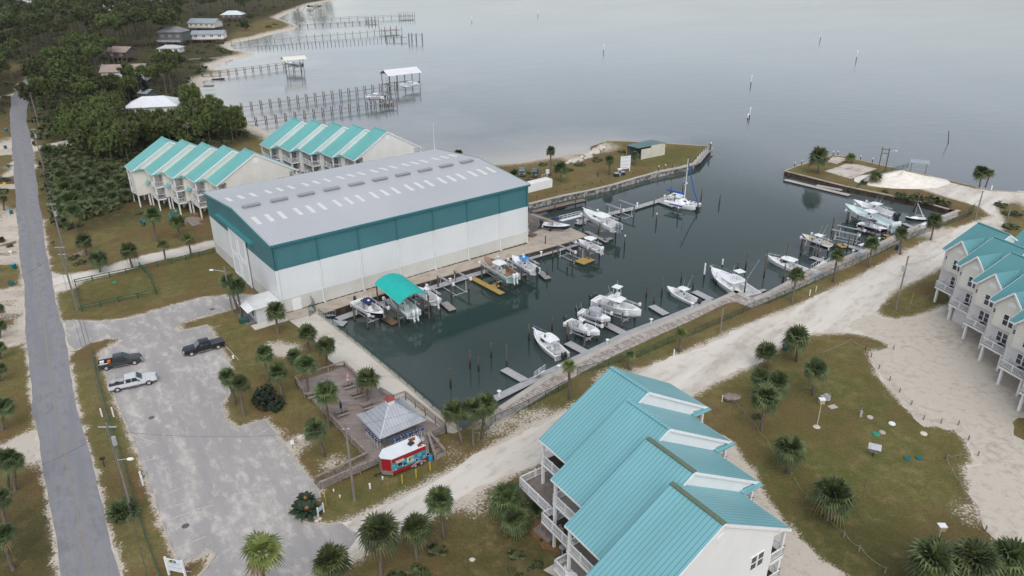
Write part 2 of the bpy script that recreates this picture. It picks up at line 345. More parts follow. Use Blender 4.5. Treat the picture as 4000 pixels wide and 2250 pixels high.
forest_z = [xy(A(p)) for p in ([(240, 610), (420, 720), (560, 690), (800, 600), (1040, 530), (930, 460), (830, 400), (780, 340), (790, 300), (820, 250), (880, 220), (860, 180), (900, 130), (1000, 80), (1100, 45), (1260, 5), (1300, -60), (480, -60), (420, 45), (0, 62), (-600, 120), (-600, 300), (100, 230), (200, 300), (150, 400), (160, 520)], [(-400, 560), (28, 470), (40, 390), (100, 290), (-400, 250)])]
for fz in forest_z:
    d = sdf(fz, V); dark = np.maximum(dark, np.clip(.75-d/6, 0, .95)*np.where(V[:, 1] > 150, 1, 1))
for x, y, r, a in ((720, 880, 3.5, .8), (690, 870, 3, .7), (760, 1110, 3, .6), (840, 1165, 3, .6), (450, 560, 3, .6), (200, 640, 5, .45), (30, 530, 4, 1.), (20, 640, 5, .5), (40, 775, 7, .7), (60, 820, 6, .6), (1230, 1020, 3, 1.), (1480, 905, 2, .9), (1250, 1060, 6, .6), (1130, 1130, 4, .4), (1350, 1060, 6, .6), (1560, 960, 6, .7), (2350, 585, 8, .8), (2300, 640, 6, .5), (1440, 398, 7, .6), (1520, 370, 9, .55), (1700, 362, 9, .3), (1420, 480, 6, .3), (1500, 440, 10, .3), (2200, 465, 4, .6), (2130, 415, 4, .3), (2550, 1250, 5, .5), (2440, 1290, 4, .5), (1300, 1300, 6, .35), (1180, 1260, 4, .6), (1400, 1250, 4, .5), (80, 700, 5, .5), (20, 420, 5, .4)): blob(sand, x, y, r, a)
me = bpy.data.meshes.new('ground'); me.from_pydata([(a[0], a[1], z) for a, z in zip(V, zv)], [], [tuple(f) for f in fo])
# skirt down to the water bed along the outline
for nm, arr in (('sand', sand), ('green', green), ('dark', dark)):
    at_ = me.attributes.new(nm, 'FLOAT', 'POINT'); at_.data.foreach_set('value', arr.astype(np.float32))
m, n, l, b = base_mat('grass_and_sand')
pos = coord(n, 'World')
def attr(nm):
    x = n.new('ShaderNodeAttribute'); x.attribute_name = nm; return x.outputs['Fac']
n_big = noise(n, l, pos, .09, 4, .6); n_mid = noise(n, l, pos, .55, 5, .65); n_fin = noise(n, l, pos, 3.2, 4, .7); n_vf = noise(n, l, pos, 9, 2, .6)
grass = mixrgb(n, l, ramp(n, l, n_mid, .36, .66), srgb(140, 126, 86), srgb(114, 108, 64))
grass = mixrgb(n, l, ramp(n, l, n_big, .42, .58), grass, srgb(124, 102, 70)); n_p = noise(n, l, pos, .23, 6, .7); grass = mixrgb(n, l, mth(n, l, 'MULTIPLY', ramp(n, l, n_p, .50, .66), .6), grass, srgb(88, 92, 46)); grass = mixrgb(n, l, mth(n, l, 'MULTIPLY', ramp(n, l, n_p, .46, .34), .55), grass, srgb(112, 88, 60))
grass = mixrgb(n, l, mth(n, l, 'MULTIPLY', attr('green'), ramp(n, l, n_mid, .3, .6)), grass, srgb(92, 100, 52))
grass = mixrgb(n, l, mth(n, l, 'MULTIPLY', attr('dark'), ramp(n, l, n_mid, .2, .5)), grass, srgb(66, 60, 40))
grass = mixrgb(n, l, .12, grass, (.10, .115, .05)); grass = mixrgb(n, l, ramp(n, l, n_fin, .35, .68), grass, mixrgb(n, l, .42, grass, srgb(40, 36, 20)))
speck = mth(n, l, 'ADD', n_fin, mth(n, l, 'MULTIPLY', n_mid, .55))
sandc = mixrgb(n, l, ramp(n, l, n_mid, .3, .7), srgb(206, 198, 186), srgb(184, 172, 156))
sk = ramp(n, l, mth(n, l, 'ADD', attr('sand'), mth(n, l, 'MULTIPLY', mth(n, l, 'SUBTRACT', speck, .8), 1.35)), .38, .62)
sk2 = ramp(n, l, speck, 1.02, 1.10)
col = mixrgb(n, l, mth(n, l, 'MAXIMUM', sk, mth(n, l, 'MULTIPLY', sk2, .45)), grass, sandc)
l.new(col, b.inputs['Base Color']); b.inputs['Roughness'].default_value = .95; b.inputs['Specular IOR Level'].default_value = .1
bumpn(n, l, b, mth(n, l, 'ADD', n_fin, n_vf), .35, .12)
me.materials.append(m)
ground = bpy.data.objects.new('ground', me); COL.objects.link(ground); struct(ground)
# ------------------------------------------------------------------ sea walls under the land edge
bulk_m = M('dark_bulkhead', (.035, .028, .022), (.08, .06, .045), sc=1.2, rough=.9, stretch=(1, 1, .25))
def wall_strip(name, line, z1, z0, mat_, label, cat, th=.35, cap=None, capw=.6, capm=None):
    t = thing(name, label, cat, (line[0].x, line[0].y, 0)); o0 = Vector((line[0].x, line[0].y, 0))
    mb = MB(); cb = MB()
    for a, c in zip(line[:-1], line[1:]):
        p, q = Vector((a.x, a.y, 0))-o0, Vector((c.x, c.y, 0))-o0
        mb.bar(p+Vector((0, 0, (z0+z1)/2)), q+Vector((0, 0, (z0+z1)/2)), th, z1-z0)
        if cap: cb.bar(p+Vector((0, 0, z1+cap/2-.01)), q+Vector((0, 0, z1+cap/2-.01)), capw, cap)
    mb.build('wall_face', mat_, t)
    if cap: cb.build('cap', capm, t)
    return t
# ------------------------------------------------------------------ flat sheets: road, lot, lanes, pavements
def sheet(name, pts, z, mat_, step=1.2, jit=0.0, holes=()):
    d = dens([Vector((p.x, p.y, 0)) for p in pts], step) if step else [Vector((p.x, p.y, 0)) for p in pts]
    r_ = random.Random(len(pts)*7+len(d)); ph = r_.random()*9
    if jit:
        k = len(d); out = []
        for i, p in enumerate(d):
            t = (d[(i+1) % k]-d[i-1]); nrm = Vector((-t.y, t.x, 0)); nrm = nrm.normalized() if nrm.length > 1e-6 else nrm
            out.append(p+nrm*(r_.uniform(-jit, jit)+jit*1.2*math.sin(i*.37+ph)))
        d = out
    tri = geometry.delaunay_2d_cdt([Vector((p.x, p.y)) for p in d], [(i, (i+1) % len(d)) for i in range(len(d))], [list(range(len(d)))], 1, 1e-4)
    me = bpy.data.meshes.new(name); me.from_pydata([(p.x, p.y, z) for p in tri[0]], [], [tuple(f) for f in tri[2]])
    me.materials.append(mat_); o = bpy.data.objects.new(name, me); COL.objects.link(o); return struct(o)
def ground_mat(name, c1, c2, c3, s1=.12, s2=1.0, stretch=None, fine=.25, rot=0):
    m, n, l, b = base_mat(name); pos = coord(n, 'World')
    a = noise(n, l, pos, s1, 5, .62, stretch, rot); d = noise(n, l, pos, s2, 5, .68, stretch and (.6+.4*stretch[0], .6+.4*stretch[1], 1), rot); f = noise(n, l, pos, 7, 3, .7)
    c = mixrgb(n, l, ramp(n, l, a, .36, .62), c1, c2)
    c = mixrgb(n, l, ramp(n, l, mth(n, l, 'ADD', mth(n, l, 'MULTIPLY', a, .6), d), .80, 1.0), c, c3)
    c = mixrgb(n, l, mth(n, l, 'MULTIPLY', ramp(n, l, f, .3, .75), fine), c, mixrgb(n, l, .5, c, (.02, .018, .015)))
    l.new(c, b.inputs['Base Color']); b.inputs['Roughness'].default_value = .92; b.inputs['Specular IOR Level'].default_value = .15
    bumpn(n, l, b, f, .15, .05); return m
rdir = (road_l[1]-road_l[8]).normalized()
asphalt = ground_mat('asphalt', srgb(132, 132, 135), srgb(143, 143, 146), srgb(126, 126, 129), .35, .7, (.12, 1.6, 1), .3, heading(road_l[2], road_l[6]))
lotmat = ground_mat('worn_parking_asphalt', srgb(158, 155, 153), srgb(172, 168, 164), srgb(200, 194, 187), .2, .6, (.3, 1.5, 1), .35, heading(at(845, 1400), at(1150, 1950)))
shell = ground_mat('crushed_shell', srgb(218, 212, 202), srgb(202, 195, 183), srgb(184, 175, 162), .16, .5, (.22, 1.7, 1), .25, heading(at(1488, 2241), at(3300, 1020)))
gravel = ground_mat('beige_gravel', srgb(198, 189, 175), srgb(203, 195, 182), srgb(180, 169, 154), .09, .9, None, .5)
sheet('road', road_p, .012, asphalt, 2.0, .10)
sheet('parking_lot', lot_p, .016, lotmat, .8, .12)
sheet('shell_lane', lane_p, .008, shell, 1.1, .35)
sheet('gravel_yard', OO([(2196, 790), (2212, 800), (2262, 808), (2335, 794), (2425, 754), (2500, 726), (2900, 720), (3000, 1200), (2900, 1490), (2612, 1492), (2547, 1403), (2492, 1333), (2444, 1235), (2422, 1171), (2454, 1162), (2433, 1113), (2404, 1076), (2328, 1069), (2290, 1036), (2209, 948), (2184, 889), (2242, 878), (2236, 866), (2206, 852), (2160, 832), (2120, 822), (2150, 800)]), .0125, gravel, 1.2, .4)
sheet('grass_islet', islet_p, .02, bpy.data.materials['grass_and_sand'], 1, .2)
sheet('gravel_driveway', drive_p, .01, gravel, 1, .3)
sheet('cross_lane', cross_p, .008, shell, 1, .3)
sheet('wood_lane', wood_p, .008, shell, 1, .3)
for p in left_drives[:7]: sheet('driveway', p, .006, ground_mat('pale_drive', srgb(196, 186, 172), srgb(182, 170, 156), srgb(160, 146, 130)) if 'pale_drive' not in bpy.data.materials else bpy.data.materials['pale_drive'], 1, .2)
sheet('driveway', left_drives[7], .006, gravel, 1, .25)
sheet('shed_pavement', side_p, .014, conc_st, 1.5, 0)
sheet('quay_pavement', quay_p, .018, ground_mat('pale_concrete', srgb(206, 200, 188), srgb(196, 190, 178), srgb(180, 172, 160), .08, .3, None, .12), 1.5, 0)
sheet('dark_apron', A([(2064, 832), (2100, 838), (2190, 866), (2222, 882), (2180, 892), (2120, 890), (2064, 920)]), .022, ground_mat('dark_apron', srgb(92, 88, 88), srgb(110, 104, 100), srgb(140, 130, 122)), 1, .25)
# centre line of the road, bay lines of the lot
mb = MB()
cl = []
for t in np.linspace(0, 1, 60):
    i = t*(len(road_l)-1); j = t*(len(road_r)-1)
    cl.append(((road_l[int(i)].lerp(road_l[min(int(i)+1, len(road_l)-1)], i % 1))+(road_r[int(j)].lerp(road_r[min(int(j)+1, len(road_r)-1)], j % 1)))/2)
for a, c in zip(cl[:-1], cl[1:]): mb.bar(a+Vector((0, 0, .017)), c+Vector((0, 0, .017)), .13, .004)
struct(mb.build('road_centre_line', M('faded_yellow_line', srgb(150, 138, 104), srgb(134, 128, 116), sc=.5, kind='World')))
mb = MB(); zl = zm(0, 1600, 2.229)
for a, c in (((1360, 290), (1120, 210)), ((1430, 400), (1250, 455)), ((1580, 680), (1400, 750)), ((1620, 810), (1420, 865)), ((1650, 895), (1450, 965)), ((1800, 1100), (1570, 1195)), ((1860, 830), (1700, 870)), ((2010, 750), (2229, 690))):
    mb.bar(zl(*a, .021), zl(*c, .021), .10, .004)
for a, c in (((600, 1338), (640, 1322)), ((735, 1252), (800, 1226)), ((765, 1220), (768, 1240)), ((640, 1098), (690, 1070)), ((690, 1135), (735, 1105)), ((560, 862), (600, 905)), ((500, 835), (555, 818)), ((560, 930), (512, 945)), ((512, 945), (505, 920))):
    mb.bar(O(*a, .021), O(*c, .021), .10, .004)
struct(mb.build('parking_bay_lines', M('worn_white_line', srgb(196, 192, 186), srgb(176, 170, 164), sc=1.5, kind='World')))
# kerbs
for nm, pts in (('kerb', [(437, 827), (441, 836), (482, 828), (522, 818), (552, 870), (582, 925)]), ('kerb', [(560, 1013), (561, 1030), (568, 1055), (588, 1076), (612, 1074), (668, 1056), (705, 1105), (760, 1180), (803, 1236), (806, 1252)]), ('kerb', [(722, 1272), (724, 1284), (738, 1300), (790, 1322), (850, 1318)]), ('kerb', [(500, 1449), (520, 1430), (540, 1402), (543, 1397), (530, 1387), (480, 1408)])):
    mb = MB(); d = OO(pts)
    for a, c in zip(d[:-1], d[1:]): mb.bar(a+Vector((0, 0, .07)), c+Vector((0, 0, .07)), .16, .15)
    struct(mb.build(nm, conc))
# ------------------------------------------------------------------ water
xs = np.concatenate([[-6000, -2500, -1200, -700], np.arange(-420, 421, 4.5), [700, 1200, 2500, 6000]])
ys = np.concatenate([[-900, -200, 40], np.arange(70, 420, 4.5), np.arange(420, 1100, 12), [1400, 2000, 3500, 8000]])
X, Y = np.meshgrid(xs, ys); WP = np.stack([X.ravel(), Y.ravel()], 1)
shal = np.zeros(len(WP)); near = WP[:, 1] > 150
d = dist(beachline, WP)
shal = np.clip(1-d/46, 0, 1)**1.7
bar = dist(xy(A([(1330, 0), (1240, 35), (1150, 75), (1250, 60), (1300, 45)], WZ)), WP); shal = np.maximum(shal, .95*np.clip(1-bar/40, 0, 1))
for x, y, r, a in ((640, 165, 40, .8), (700, 235, 40, .45), (820, 80, 55, .5), (1000, 330, 45, .3), (900, 200, 70, .25)):
    c = O(x, y, WZ); shal = np.maximum(shal, a*np.clip(1.2-np.hypot(WP[:, 0]-c.x, WP[:, 1]-c.y)/r, 0, 1))
basin = xy(OO([(700, 760), (1300, 500), (1480, 440), (1790, 360), (1900, 420), (1990, 440), (2400, 560), (1900, 800), (1200, 1120), (1000, 1060)]))
bas = np.clip(.5-sdf(basin, WP)/40, 0, 1)
mw = bpy.data.meshes.new('water'); nx = len(xs)
mw.from_pydata([(p[0], p[1], WZ) for p in WP], [], [(j*nx+i, j*nx+i+1, (j+1)*nx+i+1, (j+1)*nx+i) for j in range(len(ys)-1) for i in range(nx-1)])
for nm, arr in (('shallow', shal), ('basin', bas)): mw.attributes.new(nm, 'FLOAT', 'POINT').data.foreach_set('value', arr.astype(np.float32))
m, n, l, b = base_mat('bay_water'); pos = coord(n, 'World')
nb_ = noise(n, l, pos, .012, 3, .6, (1, .4, 1))
c = mixrgb(n, l, ramp(n, l, nb_, .3, .7), (.115, .136, .142), (.145, .166, .172))
c = mixrgb(n, l, attr('basin'), c, (.024, .043, .037))
nsh = noise(n, l, pos, .05, 4, .6)
c = mixrgb(n, l, ramp(n, l, mth(n, l, 'ADD', attr('shallow'), mth(n, l, 'MULTIPLY', mth(n, l, 'SUBTRACT', nsh, .5), .5)), .05, .95), c, (.36, .34, .30))
l.new(c, b.inputs['Base Color']); b.inputs['Roughness'].default_value = .05; b.inputs['IOR'].default_value = 1.33; b.inputs['Specular IOR Level'].default_value = .5
w1 = noise(n, l, pos, 1.1, 3, .6, (.5, 1.2, 1)); w2 = noise(n, l, pos, .22, 3, .6, (.5, 1.3, 1))
amp = mth(n, l, 'MULTIPLY_ADD', attr('basin'), -.72, 1.0)
w3 = ramp(n, l, noise(n, l, pos, .018, 3, .6, (.5, 1.4, 1), .4), .35, .65); hgt = mth(n, l, 'MULTIPLY', mth(n, l, 'MULTIPLY', mth(n, l, 'ADD', w1, mth(n, l, 'MULTIPLY', w2, 1.6)), amp), mth(n, l, 'MULTIPLY_ADD', w3, .75, .4))
bumpn(n, l, b, hgt, .22, .16)
mw.materials.append(m); water = bpy.data.objects.new('water', mw); COL.objects.link(water); struct(water)
# ------------------------------------------------------------------ bulkheads and quays
blk = M('concrete_block_wall', (.40, .39, .36), (.10, .09, .08), sc=.9, rough=.95, kind='World', lo=.42, hi=.58)
wall_strip('seawall', [at(2768, 572), *pen_in[1:10]], -.05, -3, blk, 'block faced seawall with concrete cap along the grassy peninsula', 'seawall', cap=.16, capw=.9, capm=conc)
wall_strip('seawall', apron[1:]+shedwall, -.03, -3, bulk_m, 'dark seawall below the pavement beside the long boat shed', 'seawall', cap=.14, capw=.5, capm=conc_st)
wall_strip('seawall', [shedwall[-1]]+swall, -.03, -3, bulk_m, 'seawall with concrete kerb below the green chain link fence', 'seawall', cap=.25, capw=.45, capm=conc)
wall_strip('seawall', bwalk, -.1, -3, bulk_m, 'dark seawall underneath the long boardwalk', 'seawall')
wall_strip('seawall', spit[:6], -.05, -3, bulk_m, 'crumbling dark seawall on the basin side of the sandy spit', 'seawall', cap=.2, capw=.6, capm=conc_st)
wall_strip('seawall', spit[5:]+right_shore[:1], -.05, -3, conc_st, 'low seawall on the bay side of the sandy spit', 'seawall', cap=.2, capw=.5, capm=conc_st)
wall_strip('seawall', [bay_beach[-1]]+tip, -.05, -3, oldwood, 'rusty sheet seawall on the open bay side of the grassy peninsula', 'seawall', cap=.15, capw=.5, capm=conc_st)
# ------------------------------------------------------------------ the boat storage shed
sh_o, sh_h, sh_L, sh_W, sh_H = Vector((-40.93, 116.79, 0)), R(37.1), 55.71, 36.48, 13.14
shed = thing('boat_storage_shed', 'huge grey roofed boat storage shed with teal upper band and white walls', 'warehouse', sh_o, sh_h)
sheet_w = M('white_metal_siding', (.72, .745, .75), (.67, .695, .70), sc=.15, rough=.5, line=(0, .33, .06, .22))
sheet_wy = M('white_gable_siding', (.72, .745, .75), (.67, .695, .70), sc=.15, rough=.5, line=(1, .33, .06, .22))
sheet_b = M('base_siding', (.61, .61, .57), (.55, .55, .51), sc=.2, rough=.6, line=(0, .33, .06, .2))
sheet_by = M('base_gable_siding', (.61, .61, .57), (.55, .55, .51), sc=.2, rough=.6, line=(1, .33, .06, .2))
sheet_t = M('teal_siding', (.065, .19, .215), (.055, .17, .195), sc=.15, rough=.45, line=(0, .33, .06, .45))
sheet_ty = M('teal_gable_siding', (.065, .19, .215), (.055, .17, .195), sc=.15, rough=.45, line=(1, .33, .06, .45))
roof_g = M('grey_metal_roof', (.47, .48, .495), (.42, .43, .445), sc=.06, rough=.5, line=(0, .60, .07, .35), lo=.3, hi=.7, detail=5)
zR, W2 = 14.75, sh_W/2
def lw(nm, mt, z0, z1, off):      # long walls as thin boxes
    MB().bx((0, -off, z0), (sh_L, .25, z1)).build(nm, mt, shed); MB().bx((0, sh_W-.25, z0), (sh_L, sh_W+off, z1)).build(nm, mt, shed)
lw('wall', sheet_w, 2.7, 8.4, 0); lw('base_panel', sheet_b, .12, 2.7, .03); lw('teal_band', sheet_t, 8.4, sh_H, .04)
for nm, mt, z0, z1, off in (('wall', sheet_wy, 2.7, 8.4, 0), ('base_panel', sheet_by, .12, 2.7, .03)):
    MB().bx((-off, .252, z0), (.25, sh_W-.252, z1)).build(nm, mt, shed); MB().bx((sh_L-.25, .252, z0), (sh_L+off, sh_W-.252, z1)).build(nm, mt, shed)
for x0, x1 in ((-.04, .25), (sh_L-.25, sh_L+.04)):
    mb = MB()
    pr = [(y, z) for y, z in ((-.04, 8.4), (sh_W+.04, 8.4), (sh_W+.04, sh_H), (W2, zR-.06), (-.04, sh_H))]
    mb._add([(x0, y, z) for y, z in pr]+[(x1, y, z) for y, z in pr], [(4, 3, 2, 1, 0), (5, 6, 7, 8, 9)]+[(i, (i+1) % 5, (i+1) % 5+5, i+5) for i in range(5)])
    mb.build('gable_panel', sheet_ty, shed)
mb = MB()
for y0, y1 in ((-.35, W2), (sh_W+.35, W2)):
    s_ = (zR-sh_H)/W2; z0 = sh_H-.35*s_
    a_ = [(-.3, y0, z0+.16), (sh_L+.3, y0, z0+.16), (sh_L+.3, y1, zR+.16), (-.3, y1, zR+.16)]
    mb.slab(a_ if y0 < W2 else a_[::-1], .14)
mb.build('roof', roof_g, shed)
mb = MB()
for y in (-.38, sh_W+.38): mb.bx((-.3, y-.1, sh_H-.3), (sh_L+.3, y+.1, sh_H+.12))
mb.build('gutter', M('teal_gutter', (.03, .17, .19), (.03, .15, .17)), shed)
for x0 in (-.33, sh_L+.33):
    mb = MB()
    for y in (-.35, sh_W+.35): mb.bar((x0, y, sh_H+.05), (x0, W2, zR+.1), .06, .34)
    mb.build('rake_trim', M('light_teal_trim', (.12, .34, .36), (.10, .31, .33)), shed)
skl = M('skylight_panel', (.68, .69, .67), (.60, .61, .58), sc=2, rough=.35)
for yb, yt in ((8.9, 12.4), (24.1, 27.6)):
    for b_ in range(7):
        for j in range(3):
            x = 1.15+b_*7.9+j*2.4
            z = lambda y: sh_H+(zR-sh_H)*(1-abs(y-W2)/W2)+.17
            mb = MB(); mb.slab([(x, yb, z(yb)+.06), (x+.8, yb, z(yb)+.06), (x+.8, yt, z(yt)+.06), (x, yt, z(yt)+.06)], .07)
            mb.build('skylight', skl, shed)
ventm = M('vent_metal', (.28, .285, .30), (.33, .335, .35), rough=.5, line=(0, .5, .08, .5))
for i in range(10):
    x = 1.5+i*5.42; mb = MB(); mb.extr([(x, zR+.1), (x+3.2, zR+.1), (x+3.2, zR+.42), (x, zR+.42)], W2-1.35, W2-.55)
    mb.bx((x-.06, W2-1.55, zR+.42), (x+3.26, W2-.4, zR+.5)); mb.build('ridge_vent', ventm, shed)
for x in (.35, 8.05, 16.05, 24, 32, 40, 48.1, 55.3):
    mb = MB(); mb.tube((x, -.2, 8.4), (x, -.2, .3), .11, .11, 6); mb.tube((x, -.2, .3), (x+.2, -.5, .1), .11, .11, 6)
    mb.build('downspout', white, shed)
    mb = MB(); mb.tube((x, -.2, sh_H-.2), (x, -.2, 8.4), .11, .11, 6); mb.build('downspout', MATS['teal_gutter'], shed)
mb = MB(); mb.bx((2.2, -.12, .1), (3.85, -.04, 2.3)); d = mb.build('door', trim, shed)
mb = MB(); mb.ball((3.6, -.16, 1.15), .07); mb.build('handle', alu, d)
for y0, y1 in ((13.6, 18.3), (18.4, 23.1)):
    mb = MB(); mb.bx((-.34, y0, .15), (-.2, y1, 10.1)); d = mb.build('sliding_door', M('door_panel', (.68, .70, .71), (.63, .65, .66)), shed)
    mb = MB()
    for c0, c1, e0, e1 in ((y0+.5, y1-.5, .6, 4.6), (y0+.5, y1-.5, 5.2, 9.5)):
        for a, c in (((c0, e0), (c1, e0)), ((c1, e0), (c1, e1)), ((c1, e1), (c0, e1)), ((c0, e1), (c0, e0))): mb.bar((-.37, a[0], a[1]), (-.37, c[0], c[1]), .12)
    mb.build('door_frame', trim, d)
mb = MB(); mb.bx((-.8, 9.4, 10.4), (-.04, 28.8, 10.95)); mb.build('door_track', M('track_teal', (.06, .24, .27), (.05, .22, .25)), shed)
mb = MB(); mb.tube((-.25, 14.2, 10.3), (-.25, 14.2, .1), .09, .09, 6); mb.build('drain_pipe', alu, shed)
mb = MB()
for x in np.arange(5, 55, 1.3): mb.bx((x, -.06, .0), (x+.7, .2, .16))
mb.build('base_vent', black, shed)
# antenna standing behind the far roof corner
p = at(1697, 585, 13.2); t = tag(MB().tube((0, 0, 0), (0, 0, 6.6), .06, .03, 5).build('antenna_mast', white), 'thin white radio mast rising above the far corner of the shed roof', 'antenna'); t.location = p
# annex office
an = thing('office_annex', 'small flat roofed white office annex against the shed gable with porch', 'office', sh_o, sh_h)
mb = MB(); mb.bx((-4.55, -.9, .05), (-.06, 4.4, 2.75)); mb.build('wall', M('annex_wall', (.56, .58, .57), (.5, .52, .51), sc=.6), an)
mb = MB(); mb.slab([(-4.8, -1.15, 2.98), (-.1, -1.15, 3.05), (-.1, 4.5, 3.05), (-4.8, 4.5, 2.98)], .22); mb.build('roof', M('annex_roof', (.74, .75, .74), (.62, .63, .62), sc=.8, line=(1, .4, .05, .3)), an)
mb = MB(); mb.slab([(-6.0, -.9, 2.5), (-4.8, -.9, 2.9), (-4.8, 4.5, 2.9), (-6.0, 4.5, 2.5)], .08); mb.build('awning', trim, an)
mb = MB(); mb.bx((-6.3, -.3, .03), (-4.56, 4.6, .12)); mb.build('porch', M('grey_porch', (.16, .16, .18), (.2, .2, .22)), an)
for y in (.6, 2.2, 3.5): mb = MB(); mb.bx((-4.6, y, .9), (-4.55, y+.8, 2.2)); mb.build('window', glass, an)
mb = MB(); mb.bx((-5.8, -3.0, .02), (.1, -1.0, .14)); mb.build('walkway', M('annex_walk', (.58, .56, .5), (.52, .5, .45), sc=.8), an)
# ------------------------------------------------------------------ terraced holiday houses
def railing(mb, p, q, h=1.0, sp=.16, pw=.05):
    p, q = Vector(p), Vector(q); L = (q-p).length
    mb.bar(p+Vector((0, 0, h)), q+Vector((0, 0, h)), .12, .08); mb.bar(p+Vector((0, 0, .12)), q+Vector((0, 0, .12)), .06, .06)
    k = max(1, int(L/sp))
    for i in range(1, k): a = p.lerp(q, i/k); mb.bar(a+Vector((0, 0, .1)), a+Vector((0, 0, h)), pw)
    m_ = max(1, round(L/1.9))
    for i in range(m_+1): a = p.lerp(q, i/m_); mb.bar(a, a+Vector((0, 0, h+.12)), .13)
def window(parent, c, w_, h_, ax, out, n_=1, fr=.1, pm=None):
    """n_ sashes side by side, centred on c in a wall whose outward axis ax is 'x' or 'y', out=+-1"""
    fb = MB(); pb = MB()
    for i in range(n_):
        o = (i-(n_-1)/2)*w_
        def bxx(mb, u0, u1, z0, z1, d0, d1):
            if ax == 'x': mb.bx((c[0]+out*d0, c[1]+u0, c[2]+z0), (c[0]+out*d1, c[1]+u1, c[2]+z1))
            else: mb.bx((c[0]+u0, c[1]+out*d0, c[2]+z0), (c[0]+u1, c[1]+out*d1, c[2]+z1))
        bxx(pb, o-w_/2+fr*.5, o+w_/2-fr*.5, -h_/2+.02, h_/2-.02, -.02, .035)
        for u0, u1, z0, z1 in ((o-w_/2, o-w_/2+fr, -h_/2, h_/2), (o+w_/2-fr, o+w_/2, -h_/2, h_/2), (o-w_/2+fr, o+w_/2-fr, -h_/2, -h_/2+fr), (o-w_/2+fr, o+w_/2-fr, h_/2-fr, h_/2), (o-w_/2+fr, o+w_/2-fr, -.03, .03)): bxx(fb, u0, u1, z0, z1, 0, .08)
    f = fb.build('window', trim, parent); pb.build('pane', pm or glass, f); return f
def teal(nm, c): return M(nm, c, tuple(v*.84 for v in c), sc=.18, rough=.42, detail=7, lo=.3, hi=.7, stretch=(1.6, .5, .5), line=(0, .46, .075, .62), spec=.45)  # dark bands paint the shading of the raised roof seams into the colour
deckw = M('balcony_deck', (.16, .13, .115), (.24, .21, .19), sc=1.2, rough=.9, line=(0, .16, .03, .5))
decks = [deckw, M('balcony_deck_grey', (.33, .32, .28), (.28, .27, .24), rough=.9, line=(0, .16, .03, .4)), M('balcony_deck_dark', (.035, .028, .026), (.05, .045, .04), rough=.8)]
